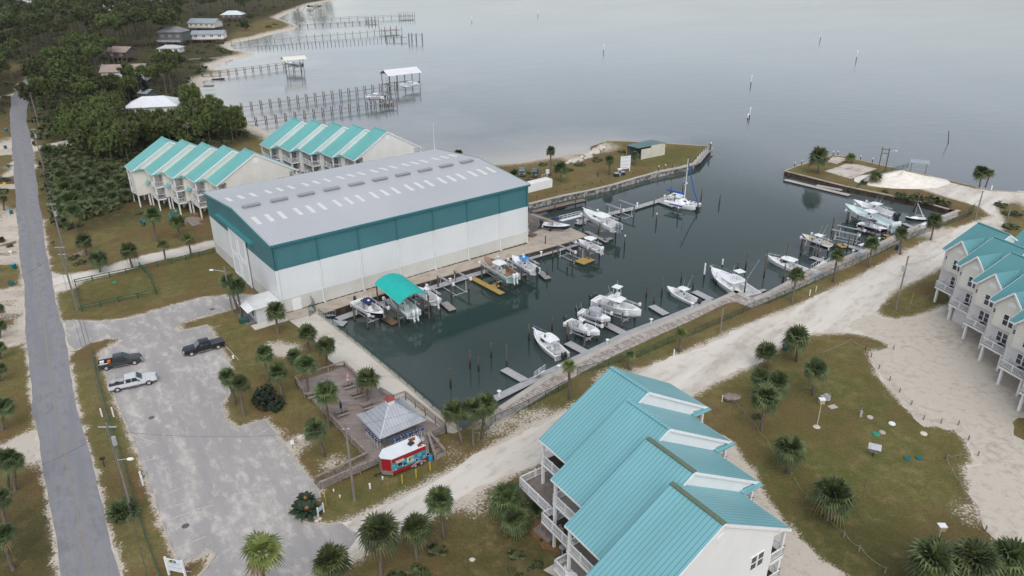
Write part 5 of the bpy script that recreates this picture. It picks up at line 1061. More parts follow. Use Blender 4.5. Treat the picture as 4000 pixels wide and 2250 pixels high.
# ------------------------------------------------------------------ floating docks
def dock(pts, w, label, mat_=conc_gr, z=WZ+.45, cat='floating dock', grp=None, th=.5, name='floating_dock', side=None):
    P_ = [p if isinstance(p, Vector) else at(p[0], p[1], z) for p in pts]; o = Vector((P_[0].x, P_[0].y, 0))
    t = thing(name, label, cat, (o.x, o.y, 0), 0, grp)
    mb = MB()
    for i, (a, c) in enumerate(zip(P_[:-1], P_[1:])): mb.bar(Vector((a.x, a.y, z-.05-.002*i))-o, Vector((c.x, c.y, z-.05-.002*i))-o, w, .1)
    mb.build('deck', mat_, t); mb = MB()
    for i, (a, c) in enumerate(zip(P_[:-1], P_[1:])): mb.bar(Vector((a.x, a.y, z-.32-.002*i))-o, Vector((c.x, c.y, z-.32-.002*i))-o, w-.12, .43)
    mb.build('float', side or black, t); return t
floatw = M('grey_dock_boards', (.33, .31, .30), (.25, .23, .22), sc=1.2, rough=.9)
dock([(1318, 1246), (1480, 1188), (1640, 1139), (1850, 1072), (2075, 1004), (2249, 953)], 1.7, 'long grey floating dock running parallel to the shed pavement')
dock([(1318, 1250), (1300, 1268)], 4.0, 'wide grey floating landing at the foot of the gangway')
G2 = 'finger docks in the marina'
for a, c, w, m_, lb in (((1492, 1232), (1545, 1263), 1.6, M('brown_dock_boards', (.16, .10, .065), (.20, .13, .09), sc=2, rough=.9), 'brown timber finger dock between the navy boat and the canopy'), ((1734, 1180), (1768, 1210), 1.5, floatw, 'weathered grey finger dock beside the white bay boat'), ((1846, 1085), (1962, 1146), 1.3, ylwood, 'fresh yellow timber finger dock with a side step'), ((1925, 1118), (1945, 1112), 1.6, ylwood, 'yellow timber side step joined to the finger dock'), ((2108, 1060), (2141, 1087), 1.4, floatw, 'grey finger dock behind the blue topped boat'), ((2262, 1026), (2306, 1008), 2.6, ylwood, 'square yellow timber float among lift piles'), ((2291, 903), (2372, 944), 1.1, floatw, 'narrow grey dock beside the green bottomed boat'), ((2362, 938), (2390, 928), 1.1, floatw, 'short grey dock end with a small white bollard'),
    ((1968, 1440), (2052, 1487), 1.5, conc_gr, 'grey finger dock left of the white boarding steps'), ((2216, 1337), (2292, 1377), 1.6, conc_gr, 'grey finger dock under the open skiff'), ((2362, 1262), (2448, 1306), 1.6, conc_gr, 'grey finger dock below the big towered boat'), ((2545, 1193), (2602, 1227), 1.6, conc_gr, 'empty grey finger dock right of the towered boat'), ((2712, 1137), (2778, 1170), 1.6, conc_gr, 'grey finger dock beside the open centre console afloat'), ((3168, 1003), (3226, 1022), 1.4, conc_gr, 'grey finger dock beside the pilothouse boat steps'), ((3292, 953), (3368, 976), 1.5, conc_gr, 'grey finger dock beside the black hulled cream boat'), ((3276, 952), (3300, 966), 1.6, ylwood, 'small yellow timber float by the black hulled cream boat'), ((3348, 890), (3462, 928), 1.3, conc_gr, 'long grey finger dock under the small dark canopied boat'), ((3450, 927), (3470, 918), 1.8, ylwood, 'small yellow timber float at the far boardwalk'), ((3530, 872), (3562, 886), 1.2, conc_gr, 'grey finger dock beside the small sailing boat'), ((2890, 1160), (2990, 1130), .8, conc_gr, 'short grey dock under the sport fishing boat stern')):
    dock([a, c], w, lb, m_, grp=G2)
dock([(1925, 1560), (2066, 1491), (2150, 1450), (2299, 1377), (2454, 1301), (2629, 1235), (2781, 1172)], 1.4, 'long grey floating dock along the near boardwalk')
dock([(2256, 874), (2282, 858), (2478, 812), (2576, 782), (2655, 752)], 1.7, 'L shaped grey floating dock leading to the catamaran')
dock([(2576, 786), (2632, 806)], 1.4, 'short grey arm of the dock beside the catamaran bows', conc_gr)
dock([(3066, 701), (3318, 762)], 1.7, 'pale concrete float lying against the sandy spit seawall', conc)
dock([(3190, 723), (3290, 742)], 1.5, 'pale concrete side float joined to the spit float', conc, z=WZ+.44)
t = dock([(2078, 827), (2170, 805), (2284, 779)], 1.6, 'old brown timber pier on dark piles in the ramp inlet', oldwood, z=-.2, cat='pier', name='timber_pier', side=pile_wet)
# gangway and steps
def ramp_(a, b, w, label, m_=alu, name='gangway', hr=True):
    t = thing(name, label, 'gangway', a); a0 = Vector(a); d = Vector(b)-a0; s_ = Vector((-d.y, d.x, 0)).normalized()*w/2
    MB().bar((0, 0, 0), d, w, .1).build('deck', m_, t)
    if hr:
        for sg in (-1, 1):
            mb = MB(); mb.bar(s_*sg+Vector((0, 0, 1)), d+s_*sg+Vector((0, 0, 1)), .06); k = 5
            for i in range(k+1): p = s_*sg+d*(i/k); mb.bar(p, p+Vector((0, 0, 1)), .05)
            mb.build('handrail', m_, t)
    return t
ramp_(z10(640, 600, .1), z10(780, 590, -.9), 1.1, 'aluminium gangway down from the green gate to the floating dock')
ramp_(at(2190, 862, .1), at(2270, 842, .1), 1.0, 'white railed gangway beside the trailer boat', trim)
ramp_(at(*z295(735, 985), .2), at(*z295(890, 880), -.9), 1.2, 'white railed steps down to the finger dock by the pilothouse boat', trim)
ramp_(at(1905+ (1250/5.795), 1400+(300/5.795), .35), at(1900+1130/5.795, 1400+400/5.795, -.9), 1.1, 'white boarding steps with handrails on the near boardwalk', trim, 'boarding_steps')
# ------------------------------------------------------------------ boardwalk
bw_far = bwalk; near_e = A([(1905, 1668), (1990, 1630), (2256, 1466), (2420, 1380), (2719, 1244), (2831, 1189), (2874, 1180), (2936, 1205), (3000, 1178), (3365, 1021), (3486, 962), (3742, 845)])
t = thing('boardwalk', 'long weathered timber boardwalk with pale concrete edge along the basin', 'boardwalk', (bwalk[0].x, bwalk[0].y, 0)); o0 = bwalk[0].copy(); o0.z = 0
def seg(i, j, far, near): return [far[k] for k in range(i, j+1)], near
fp_ = [Vector((p.x, p.y, 0)) for p in bwalk]
s1 = fp_[1:9]; n1 = near_e[0:8]; s2 = fp_[8:]; n2 = near_e[7:]
bm_ = M('boardwalk_planks', (.46, .43, .40), (.27, .22, .19), sc=.9, rough=.9, kind='World', stretch=(1.6, 1.0, 1), lo=.38, hi=.62, detail=6)
for far, near in ((s1, n1), (s2, n2)):
    mb = MB(); mb.slab([tuple(Vector((p.x, p.y, .12))-o0) for p in near]+[tuple(Vector((p.x, p.y, .12))-o0) for p in far[::-1]], .14); mb.build('planks', bm_, t)
def resample(line, step):
    out = []; 
    for a, c in zip(line[:-1], line[1:]):
        k = max(1, int((c-a).length/step)); out += [a.lerp(c, i/k) for i in range(k)]
    return out+[line[-1]]
mb = MB()
for a, c in zip(fp_[1:-1], fp_[2:]):
    nr = Vector((-(c-a).y, (c-a).x, 0)).normalized()*-.45
    mb.bar(a+nr-o0+Vector((0, 0, .10)), c+nr-o0+Vector((0, 0, .10)), .95, .16)
mb.build('concrete_cap', conc, t)
mb = MB()       # dark gaps between boards
for far, near in ((s1, n1), (s2, n2)):
    F_, N_ = resample(far, .5), None
    for k in range(0, len(F_)-1, 1):
        p = F_[k]; d = (F_[min(k+1, len(F_)-1)]-F_[k-1 if k else 0]).normalized(); nr = Vector((d.y, -d.x, 0))
        mb.bar(p+nr*1.0-o0+Vector((0, 0, .122)), p+nr*(2.55+.15*math.sin(k*1.7))-o0+Vector((0, 0, .122)), .05+.05*((k*7) % 3), .006)
mb.build('plank_gaps', oldwood, t)
t2 = thing('peninsula_walkway', 'grey timber walkway with posts curving round the peninsula point', 'walkway', (0, 0, 0))
wk = A([(2552, 668), (2650, 650), (2708, 634), (2740, 596), (2765, 573)]); mb = MB()
for a, c in zip(wk[:-1], wk[1:]):
    nr = Vector(((c-a).y, -(c-a).x, 0)).normalized()*1.1; mb.bar(a+nr, c+nr, 1.9, .12)
mb.build('planks', floatw, t2)
# ------------------------------------------------------------------ pilings
def piling(x, yt, yb, label, r=.15, white_top=False, g='mooring pilings in the marina', z0=WZ):
    b = at(x, yb, z0); h = height_to(b, yt); h = max(.8, min(h, 7)); t = thing('mooring_piling', label, 'piling', (b.x, b.y, z0), 0, g)
    w = min(1.5, h*.42); MB().tube((0, 0, -1.5), (0, 0, w), r*1.05, r, 7).build('wet_foot', pile_wet, t)
    MB().tube((0, 0, w), (0, 0, h), r, r*.92, 7).build('shaft', trim if white_top == 2 else pile_m, t)
    if white_top: MB().lathe((0, 0, h-.02), [(r*1.1, -.25 if white_top == 1 else -.1), (r*1.1, 0), (.02, .18)], 7).build('cap', trim, t)
PIL = [(1359, 1272, 1322, 'pale square topped piling beside the green fence near the gangway'), (1761, 1439, 1517, 'piling at the end of the near left corner dock'), (1837, 1369, 1439, 'lone piling left of the pair in open basin water'), (1870, 1394, 1451, 'lone piling nearest the palms in open basin water'), (1919, 1342, 1396, 'tall lone piling in the middle of the open basin'), (1979, 1348, 1443, 'piling at the tip of the finger dock left of the boarding steps'),
 (2066, 1267, 1329, 'piling just left of the nearest walkaround bow'), (2156, 1236, 1294, 'tall piling behind the nearest walkaround boat'), (2128, 1307, 1363, 'piling in front of the nearest walkaround hull'), (2215, 1260, 1338, 'piling at the tip of the dock under the open skiff'), (2524, 1115, 1163, 'tall piling right of the towered boat bow'), (2553, 1145, 1195, 'rusty piling at the tip of the empty finger dock'), (2584, 1086, 1160, 'tall dark piling left of the open centre console afloat'),
 (2159, 978, 1020, 'piling right of the blue topped boat'), (2216, 1028, 1055, 'thin short piling in open water below the empty lift'), (2137, 1038, 1083, 'piling at the end of the grey dock by the blue topped boat'), (2130, 921, 976, 'piling against the pavement seawall by the shed corner'), (2439, 919, 966, 'white topped piling in open water below the express cruiser', 1), (2660, 1059, 1102, 'piling behind the bow of the open centre console afloat'), (2705, 1081, 1133, 'piling behind the top of the open centre console afloat'), (2748, 1030, 1098, 'white sleeved piling left of the sport fishing boat', 2), (2796, 1061, 1114, 'white sleeved piling in front of the sport fishing bow', 2), (2820, 1013, 1048, 'white sleeved piling behind the sport fishing bow', 2), (2880, 1024, 1053, 'short piling behind the sport fishing cabin'), (2911, 982, 1055, 'tall piling behind the sport fishing tower'), (2907, 1085, 1145, 'piling in front of the sport fishing cockpit'), (2983, 964, 1086, 'very tall dark piling between the sport fisher and pilothouse boat'),
 (2553, 777, 812, 'piling beside the long dock arm before the catamaran'), (2619, 730, 761, 'piling left of the catamaran at the dock end'), (2666, 713, 742, 'piling behind the catamaran sail cover'), (2738, 740, 783, 'piling behind the catamaran bows'), (2810, 761, 796, 'lone piling right of the catamaran holding its line'), (2563, 833, 874, 'white topped piling in open water left of the catamaran', 1), (2647, 810, 851, 'white topped piling just below the catamaran hull', 1), (2724, 788, 823, 'piling in front of the catamaran bows'), (2633, 757, 806, 'piling at the short dock arm beside the catamaran'), (2287, 757, 796, 'piling at the end of the old brown pier'), (2167, 802, 831, 'first piling along the old brown pier'), (2247, 779, 808, 'middle piling along the old brown pier'),
 (3065, 947, 1040, 'tall piling beside the pilothouse boat bow'), (3057, 1034, 1107, 'piling with a small platform beside the pilothouse hull'), (3128, 927, 974, 'dark piling behind the pilothouse boat'), (3127, 969, 1000, 'thin piling just behind the pilothouse roof'), (3164, 930, 980, 'dark piling beside the black hulled cream boat bow'), (3180, 952, 1008, 'piling at the tip of the dock by the white railed steps'), (3248, 849, 911, 'tall piling behind the black hulled cream boat'), (3310, 826, 874, 'tall piling at the outer end of the small dark boat lift'), (3344, 837, 880, 'second tall piling behind the small dark canopied boat'), (3484, 759, 797, 'piling against the spit seawall behind the long white boat'), (3568, 778, 828, 'tall piling left of the small sailing boat'), (3307, 919, 986, 'tall dark piling beside the small yellow float'), (3400, 874, 918, 'piling in front of the small dark canopied boat'), (3078, 672, 699, 'piling holding the left end of the spit float'), (3318, 730, 755, 'piling holding the right end of the spit float')]
for p in PIL: piling(*p[:4], white_top=p[4] if len(p) > 4 else 0)
for i, (x, yt, yb) in enumerate(((2098, 765, 795), (2136, 756, 782), (2174, 747, 772), (2210, 738, 764), (2244, 729, 755), (2280, 719, 746), (2312, 710, 737), (2346, 703, 728), (2380, 696, 719), (2412, 690, 711), (2444, 680, 703), (2474, 672, 695), (2506, 662, 686), (2535, 656, 678))):
    piling(x, yt, yb, 'timber piling against the block faced peninsula seawall', .14, g='pilings along the peninsula seawall')
for i, (x, yt, yb) in enumerate(((2571, 648, 688), (2597, 643, 681), (2625, 635, 674), (2658, 628, 664), (2692, 617, 652), (2717, 610, 641), (2726, 601, 630), (2734, 594, 622), (2742, 585, 614), (2750, 579, 607), (2757, 572, 600), (2763, 566, 596))):
    piling(x, yt, yb, 'walkway piling around the peninsula point', .14, white_top=1 if i < 2 else 0, g='pilings round the peninsula point')
piling(2773, 557, 603, 'tallest white topped piling at the very tip of the peninsula', .17, 1); piling(2769, 562, 606, 'tall dark piling beside the tallest one at the peninsula tip', .15)
for x, yt, yb, lb in ((3103, 634, 652, 'left short capped post'), (3131, 627, 644, 'second short capped post'), (3254, 591, 607, 'third short capped post'), (3272, 591, 607, 'fourth short capped post'), (3360, 608, 624, 'fifth short capped post'), (3407, 618, 634, 'right short capped post')):
    piling(x, yt, yb, lb+' along the bay edge of the spit', .13, 1, 'capped posts along the spit', 0)
# ------------------------------------------------------------------ bay piers
def pier(shore, end, label, zdk=.35, w=1.3, step=4.0, rise=1.0, pair=True, rails=False, head=None):
    a, c = at(*shore, zdk), at(*end, zdk); L = (c-a).length; hd = heading(a, c)
    t = thing('bay_pier', label, 'pier', (a.x, a.y, 0), hd, 'piers in the bay')
    MB().bx((0, -w/2, zdk-.15), (L, w/2, zdk)).build('deck', floatw, t)
    k = min(48, max(2, int(L/step)))
    mb = MB().tube((0, 0, WZ-1.5), (0, 0, zdk+rise), .17, .15, 6); pm_ = mb.mesh('pile', pile_m)
    for i in range(k+1):
        for sy in ((-1, 1) if pair else (1,)):
            o = bpy.data.objects.new('pile', pm_); COL.objects.link(o); o.parent = t; o.location = (L*i/k, sy*(w/2+.12), 0)
    if rails:
        mb = MB()
        for sy in (-1, 1): mb.bar((0, sy*w/2, zdk+1.0), (L, sy*w/2, zdk+1.0), .1, .08)
        mb.build('handrail', floatw, t)
    if head:
        hl, hw, hp = head; MB().bx((L+.01, -hw/2, zdk-.15), (L+hl, hw/2, zdk+.02)).build('pier_head', floatw, t)
        for i in range(4):
            for sy in (-1, 1): o = bpy.data.objects.new('head_pile', MB().tube((0, 0, WZ-1.5), (0, 0, zdk+hp), .17, .15, 6).mesh('head_pile', pile_m)); COL.objects.link(o); o.parent = t; o.location = (L+hl*i/3, sy*hw/2, 0)
    return t
pier((960, 478), (1497, 402), 'nearest long bay pier with bare boat lift at its end', .4, step=3.6, rise=1.4, head=(5, 4.5, 1.8))
pier((905, 424), (1545, 333), 'second bay pier leading to the gable roofed boathouse', .5, step=3.9, rise=1.6)
pier((790, 292), (1108, 252), 'bay pier with handrails and white boat canopy at its end', .5, step=4.2, rise=.9, rails=True)
pier((905, 168), (1492, 121), 'long straight bay pier with many tall posts', .5, step=5.5, rise=1.5, pair=False, head=(14, 8, 2.5))
pier((1140, 100), (1432, 81), 'short bay pier near the far point with small lift', .4, step=6, rise=.3, head=(9, 6, 2.5))
pier((1050, 83), (1562, 63), 'farthest bay pier with railings near the far beach', .5, step=7, rise=1.2, pair=False, rails=True, head=(12, 8, 3))
t = thing('ruined_pier', 'row of bare pilings left from a ruined bay pier', 'piling row', (0, 0, 0)); pm_ = MB().tube((0, 0, -1.5), (0, 0, 2.2), .18, .15, 6).mesh('pile', pile_m)
for i in range(36):
    u = i/35; p = at(lerp(1008, 1536, u), lerp(194, 157, u), WZ); o = bpy.data.objects.new('pile', pm_); COL.objects.link(o); o.parent = t; o.location = p
t = thing('lift_platform', 'isolated timber boat lift platform standing off the ruined pier', 'platform', at(1580, 158, WZ)); MB().bx((-12, -1, 1.9), (2, 1, 2.1)).build('deck', floatw, t); MB().bx((3, -3, 3.6), (12, -2.6, 3.9)).build('top_beam', floatw, t)
for x in (-12, -7, -2, 3, 5, 8, 12):
    for sy in (-1.5, 2): o = bpy.data.objects.new('pile', MB().tube((0, 0, -1.5), (0, 0, 4.6 if x > 2 else 3), .2, .17, 6).mesh('pile', pile_m)); COL.objects.link(o); o.parent = t; o.location = (x, sy, 0)
# boathouse with gable roof and boats on bay lifts
b0, b1 = at(1522, 336, .4), at(1640, 322, .4); hd = heading(b0, b1); Lh = (b1-b0).length
t = thing('boathouse', 'open timber boathouse with white gable roof over the bay', 'boathouse', (b0.x, b0.y, 0), hd); Wd = 7.5; zt_2, zr2 = 5.2, 7.0
for sy, y0, y1 in ((-1, -1.0, Wd/2), (1, Wd+1.0, Wd/2)):
    q = [(-.8, y0, zt_2-.25), (Lh+.8, y0, zt_2-.25), (Lh+.8, y1, zr2), (-.8, y1, zr2)]; MB().slab(q if sy < 0 else q[::-1], .12).build('roof', M('white_metal_roof', (.74, .75, .77), (.68, .69, .71), sc=.4, rough=.4, line=(0, .6, .06, .2)), t)
for x in np.linspace(0, Lh, 5):
    for y in (0, Wd): MB().tube((x, y, WZ-1.5), (x, y, zt_2), .2, .18, 6).build('post', oldwood, t)
mb = MB()
for x in (0, Lh/2, Lh): mb.bar((x, 0, zt_2), (x, Wd, zt_2), .15, .2); mb.bar((x, 0, zt_2), (x, Wd/2, zr2-.1), .12); mb.bar((x, Wd, zt_2), (x, Wd/2, zr2-.1), .12)
for y in (0, Wd): mb.bar((0, y, zt_2-.1), (Lh, y, zt_2-.1), .15, .25)
mb.build('truss', oldwood, t)
mb = MB(); mb.bx((-.5, .2, .3), (1.6, Wd-.2, .42)); mb.bx((1.61, Wd-1.2, .3), (Lh, Wd-.1, .42)); mb.build('walkway', floatw, t)
mb = MB(); mb.bx((-.1, .2, 2.4), (0, Wd*.45, 2.5)); mb.bx((-.1, .2, 3.4), (0, Wd*.45, 3.5)); mb.build('shelf_rail', oldwood, t)
boat('pale blue hulled boat hanging inside the gable roofed boathouse', (1632, 323), (1562, 330), 1.6, hullm=aquahull, top=(2.2, 1.9, 2.0), cat='motorboat', free=.9)
boat('white boat with dark bottom and white top on a bay pier lift', (1500, 378), (1428, 376), 2.3, top=(2.0, 1.9, 2.2), bottom=black, free=.9, lift='white boat at the nearest bay pier')
boat('grey blue boat lifted below the white canopy far out on the bay', (1178, 251), (1112, 242), 2.6, hullm=M('grey_blue_hull', (.30, .36, .40), (.26, .32, .36), rough=.3), top=None, free=.95, lift='grey blue boat under the white canopy')
c0, c1 = at(1098, 225, 6.6), at(1187, 218, 6.6); hd = heading(c0, c1); Lc = (c1-c0).length
t = thing('boat_canopy', 'cream white arched canopy over a lifted boat far out on the bay', 'boat canopy', (c0.x, c0.y, 0), hd); rows = [[(x, v*3.0-1.5, 5.6+1.5*(1-v*v)) for v in np.linspace(-1, 1, 9)] for x in (0, Lc/2, Lc)]
mb = MB(); mb.grid(rows); mb.grid([[(p[0], p[1], p[2]-.06) for p in r] for r in rows][::-1]); mb.build('canvas', M('cream_canvas', (.72, .70, .62), (.66, .64, .56)), t, True)
for x in (2, Lc-2):
    for y in (-4.4, 1.4): MB().tube((x, y, WZ-1), (x, y, 5.7), .16, .14, 6).build('post', pile_m, t)
# channel markers
for x, yt, yb, lb, two in [(*q, None) for q in ((2101, 40, 63, 'distant channel marker standing alone near the top centre'), (1843, 66, 87, 'distant channel marker nearest the far piers'), (2357, 175, 208, 'slim channel marker in the middle of the bay'), (3203, 125, 160, 'far right channel marker with dark topmark'), (3344, 200, 238, 'right channel marker with white upper half'), (2932, 296, 337, 'white topped channel marker above the spit'), (2926, 424, 468, 'taller of the paired marker posts, with small board'), (2920, 447, 470, 'shorter dark post of the paired markers'))]:
    b = at(x, yb, WZ); h = min(11, height_to(b, yt)); t = thing('channel_marker', lb, 'channel marker', b, 0, 'channel markers in the bay')
    r = max(.17, .5/ppm(b)*1.6); MB().tube((0, 0, -2), (0, 0, h*.42), r*1.15, r*1.1, 6).build('dark_foot', pile_wet, t); MB().tube((0, 0, h*.42), (0, 0, h), r*.8, r*.7, 6).build('white_post', trim, t)
    MB().box((0, 0, h), (r*2.5, .08, .9)).build('board', trim, t)
b = at(3706, 561, WZ); t = thing('broken_post', 'leaning broken post sticking out of the bay on the right', 'post', b); MB().tube((0, 0, -1), (-1.0, 0, 4.2), .14, .10, 6).build('shaft', pile_wet, t)
# ------------------------------------------------------------------ vegetation
def leaf_mat(name, c1, c2, c3=None, rnd=.22, sc=1.5, rough=.6):
    m, n, l, b = base_mat(name); v = coord(n, 'Object'); nf = noise(n, l, v, sc, 2); n2 = noise(n, l, v, sc*6, 2)
    col = mixrgb(n, l, ramp(n, l, nf, .35, .65), c1, c2); col = mixrgb(n, l, ramp(n, l, n2, .45, .75), col, c3 or c2)
    oi = n.new('ShaderNodeObjectInfo'); hsv = n.new('ShaderNodeHueSaturation'); l.new(mth(n, l, 'MULTIPLY_ADD', oi.outputs['Random'], 2*rnd, 1-rnd), hsv.inputs['Value'])
    l.new(mth(n, l, 'MULTIPLY_ADD', oi.outputs['Random'], .03, .485), hsv.inputs['Hue']); l.new(col, hsv.inputs['Color']); l.new(hsv.outputs[0], b.inputs['Base Color'])
    b.inputs['Roughness'].default_value = rough; b.inputs['Specular IOR Level'].default_value = .3; return m
palm_g = leaf_mat('palm_leaf', (.075, .105, .032), (.105, .14, .048), (.15, .172, .08))
palm_k = leaf_mat('deep_palm_leaf', (.035, .055, .020), (.05, .075, .028), (.07, .09, .04))
palm_d = leaf_mat('dry_palm_leaf', (.15, .105, .045), (.20, .15, .075), (.10, .08, .035))
palm_y = leaf_mat('bright_palm_leaf', (.12, .17, .035), (.17, .21, .06), (.20, .22, .08))
pine_g = leaf_mat('pine_needles', (.066, .090, .024), (.112, .134, .036), (.042, .060, .021), .42, .3)
pine_d = leaf_mat('dark_needles', (.016, .030, .016), (.026, .042, .020), (.012, .022, .012), .2, .4)
shrub_g = leaf_mat('shrub_leaf', (.048, .068, .022), (.072, .088, .032), (.10, .09, .048), .3, .6)
sago_g = leaf_mat('sago_leaf', (.018, .036, .018), (.028, .05, .022), (.022, .04, .02), .15)
r5 = random.Random(11)
def frond(mb, base, d, up, Lp, fr, nl, droop, mi):
    mb.m = mi; d = d.normalized(); s = d.cross(up); s = s.normalized() if s.length > 1e-4 else Vector((1, 0, 0)); u = s.cross(d); ro_ = r5.uniform(-.9, .9) if d.z > .1 else r5.uniform(-.4, .4); s, u = s*math.cos(ro_)+u*math.sin(ro_), u*math.cos(ro_)-s*math.sin(ro_)
    hub = base+d*Lp+Vector((0, 0, -1))*(Lp*.12*droop)
    w = s*.03
    mb._add([base-w, base+w, hub+w, hub-w], [(0, 1, 2, 3)])
    for i in range(nl):
        a = (i/(nl-1)-.5)*R(205); ll = fr*(1-.32*abs(a)/R(102))*r5.uniform(.86, 1.08)
        dd = (d*math.cos(a)+s*math.sin(a)+u*(.12-.1*abs(a))).normalized(); nn = dd.cross(u).normalized()*(fr*.07)
        p1 = hub+dd*ll*.55; p2 = hub+dd*ll+Vector((0, 0, -1))*ll*(.18+.32*droop)*r5.uniform(.7, 1.3)
        mb._add([hub, p1+nn, p2, p1-nn], [(0, 1, 2, 3)])
def palm_crown(seed, nf=46, Rr=1.0, dead=.16, low=-.75, bright=0):
    r5.seed(seed); mb = MB()
    for i in range(nf):
        z = 1-(i+.5)/nf*(1-low); a = i*2.39996+r5.uniform(-.3, .3); rr = math.sqrt(max(0, 1-min(1, z*z)))
        zz = min(z, .80)+r5.uniform(-.12, .12); rr = math.sqrt(max(.05, 1-zz*zz)) if z > 0 else rr; d = Vector((rr*math.cos(a), rr*math.sin(a), zz+.12)); dead_ = z < low+.30 and r5.random() < dead*3.2
        k = r5.uniform(.82, 1.14)
        frond(mb, Vector((0, 0, .05*z)), d, Vector((0, 0, 1)), (.40-.14*max(0, z))*Rr*k, (.66+.12*max(0, z))*Rr*k, 13, max(0, .75-z*1.1), 1 if dead_ else (2 if r5.random() < .42 else 0))
    return mb
CROWN = [palm_crown(s, 54, 1.0, .14).mesh('palm_crown', [palm_g, palm_d, palm_k]) for s in range(4)]
CROWN_SPARSE = [palm_crown(20+s, 30, 1.0, .34, -.6).mesh('palm_crown', [palm_y if s == 2 else palm_g, palm_d, palm_g]) for s in range(3)]
CROWN_FAN = palm_crown(40, 24, 1.0, .3, -.7).mesh('palm_crown', [palm_y, palm_d, palm_g])
CROWN_LOW = [palm_crown(50+s, 40, 1.0, .1, -.15).mesh('fan_leaves', [palm_g, palm_d, palm_k]) for s in range(3)]
def trunk_mesh(seed, fat=1.0):
    rg = random.Random(seed); mb = MB(); pts = []; bx_, by_ = rg.uniform(-.5, .5), rg.uniform(-.5, .5)
    rows = []
    for i in range(9):
        t = i/8; r_ = fat*(.20 if i else .27)*(1-.12*t)*(1.18 if t > .85 else 1)*rg.uniform(.94, 1.06); cx, cy = bx_*.5*(t-t*t), by_*.5*(t-t*t)
        rows.append([(cx+r_*math.cos(a), cy+r_*math.sin(a), t) for a in [2*math.pi*k/8 for k in range(8)]])
    mb.grid(rows, True); return mb.mesh('trunk', trunk_m, True)
TRUNK = [trunk_mesh(s) for s in range(4)]
def palm(bx, by, cy, rpx, label, kind='n', seed=None, cx=None):
    b = at(bx, by); s = ppm(b); h = height_to(b, cy); h = max(.5, min(h, 9.5)); rad = rpx/(ppm(b+Vector((0, 0, h)))); rad = max(.9, min(3.1, rad))
    i = abs(hash((int(bx), int(by)))) % 97 if seed is None else seed; rg = random.Random(i)
    t = thing('cabbage_palm' if kind != 'low' else 'palmetto_clump', label, 'palm tree' if kind != 'low' else 'palmetto', b, rg.uniform(0, 6.28), 'palms around the marina')
    cm = {'n': CROWN, 's': CROWN_SPARSE, 'fan': [CROWN_FAN], 'low': CROWN_LOW}[kind]
    if kind != 'low':
        o = bpy.data.objects.new('trunk', TRUNK[i % 4]); COL.objects.link(o); o.parent = t; o.scale = (1, 1, h)
        if cx is not None:
            q = at(cx, cy, h); lean = Vector((q.x-b.x, q.y-b.y, 0)); lean = lean*min(1, .35*h/max(lean.length, 1e-3)) if lean.length > .35*h else lean
            # straight lean of trunk towards where the crown sits
            lc = Matrix.Rotation(-t.rotation_euler.z, 3, 'Z') @ lean
            o.rotation_euler = Vector((lc.x, lc.y, h)).to_track_quat('Z', 'Y').to_euler(); off = lc
        else: off = Vector((0, 0, 0))
    else: off = Vector((0, 0, 0)); h = .25
    o = bpy.data.objects.new('crown', cm[i % len(cm)]); COL.objects.link(o); o.parent = t; o.location = (off.x, off.y, h); k = rad*1.05
    o.scale = (k*rg.uniform(.95, 1.06), k*rg.uniform(.95, 1.06), k*rg.uniform(.9, 1.05)); o.rotation_euler = (rg.uniform(-.12, .12), rg.uniform(-.12, .12), 0)
    return t
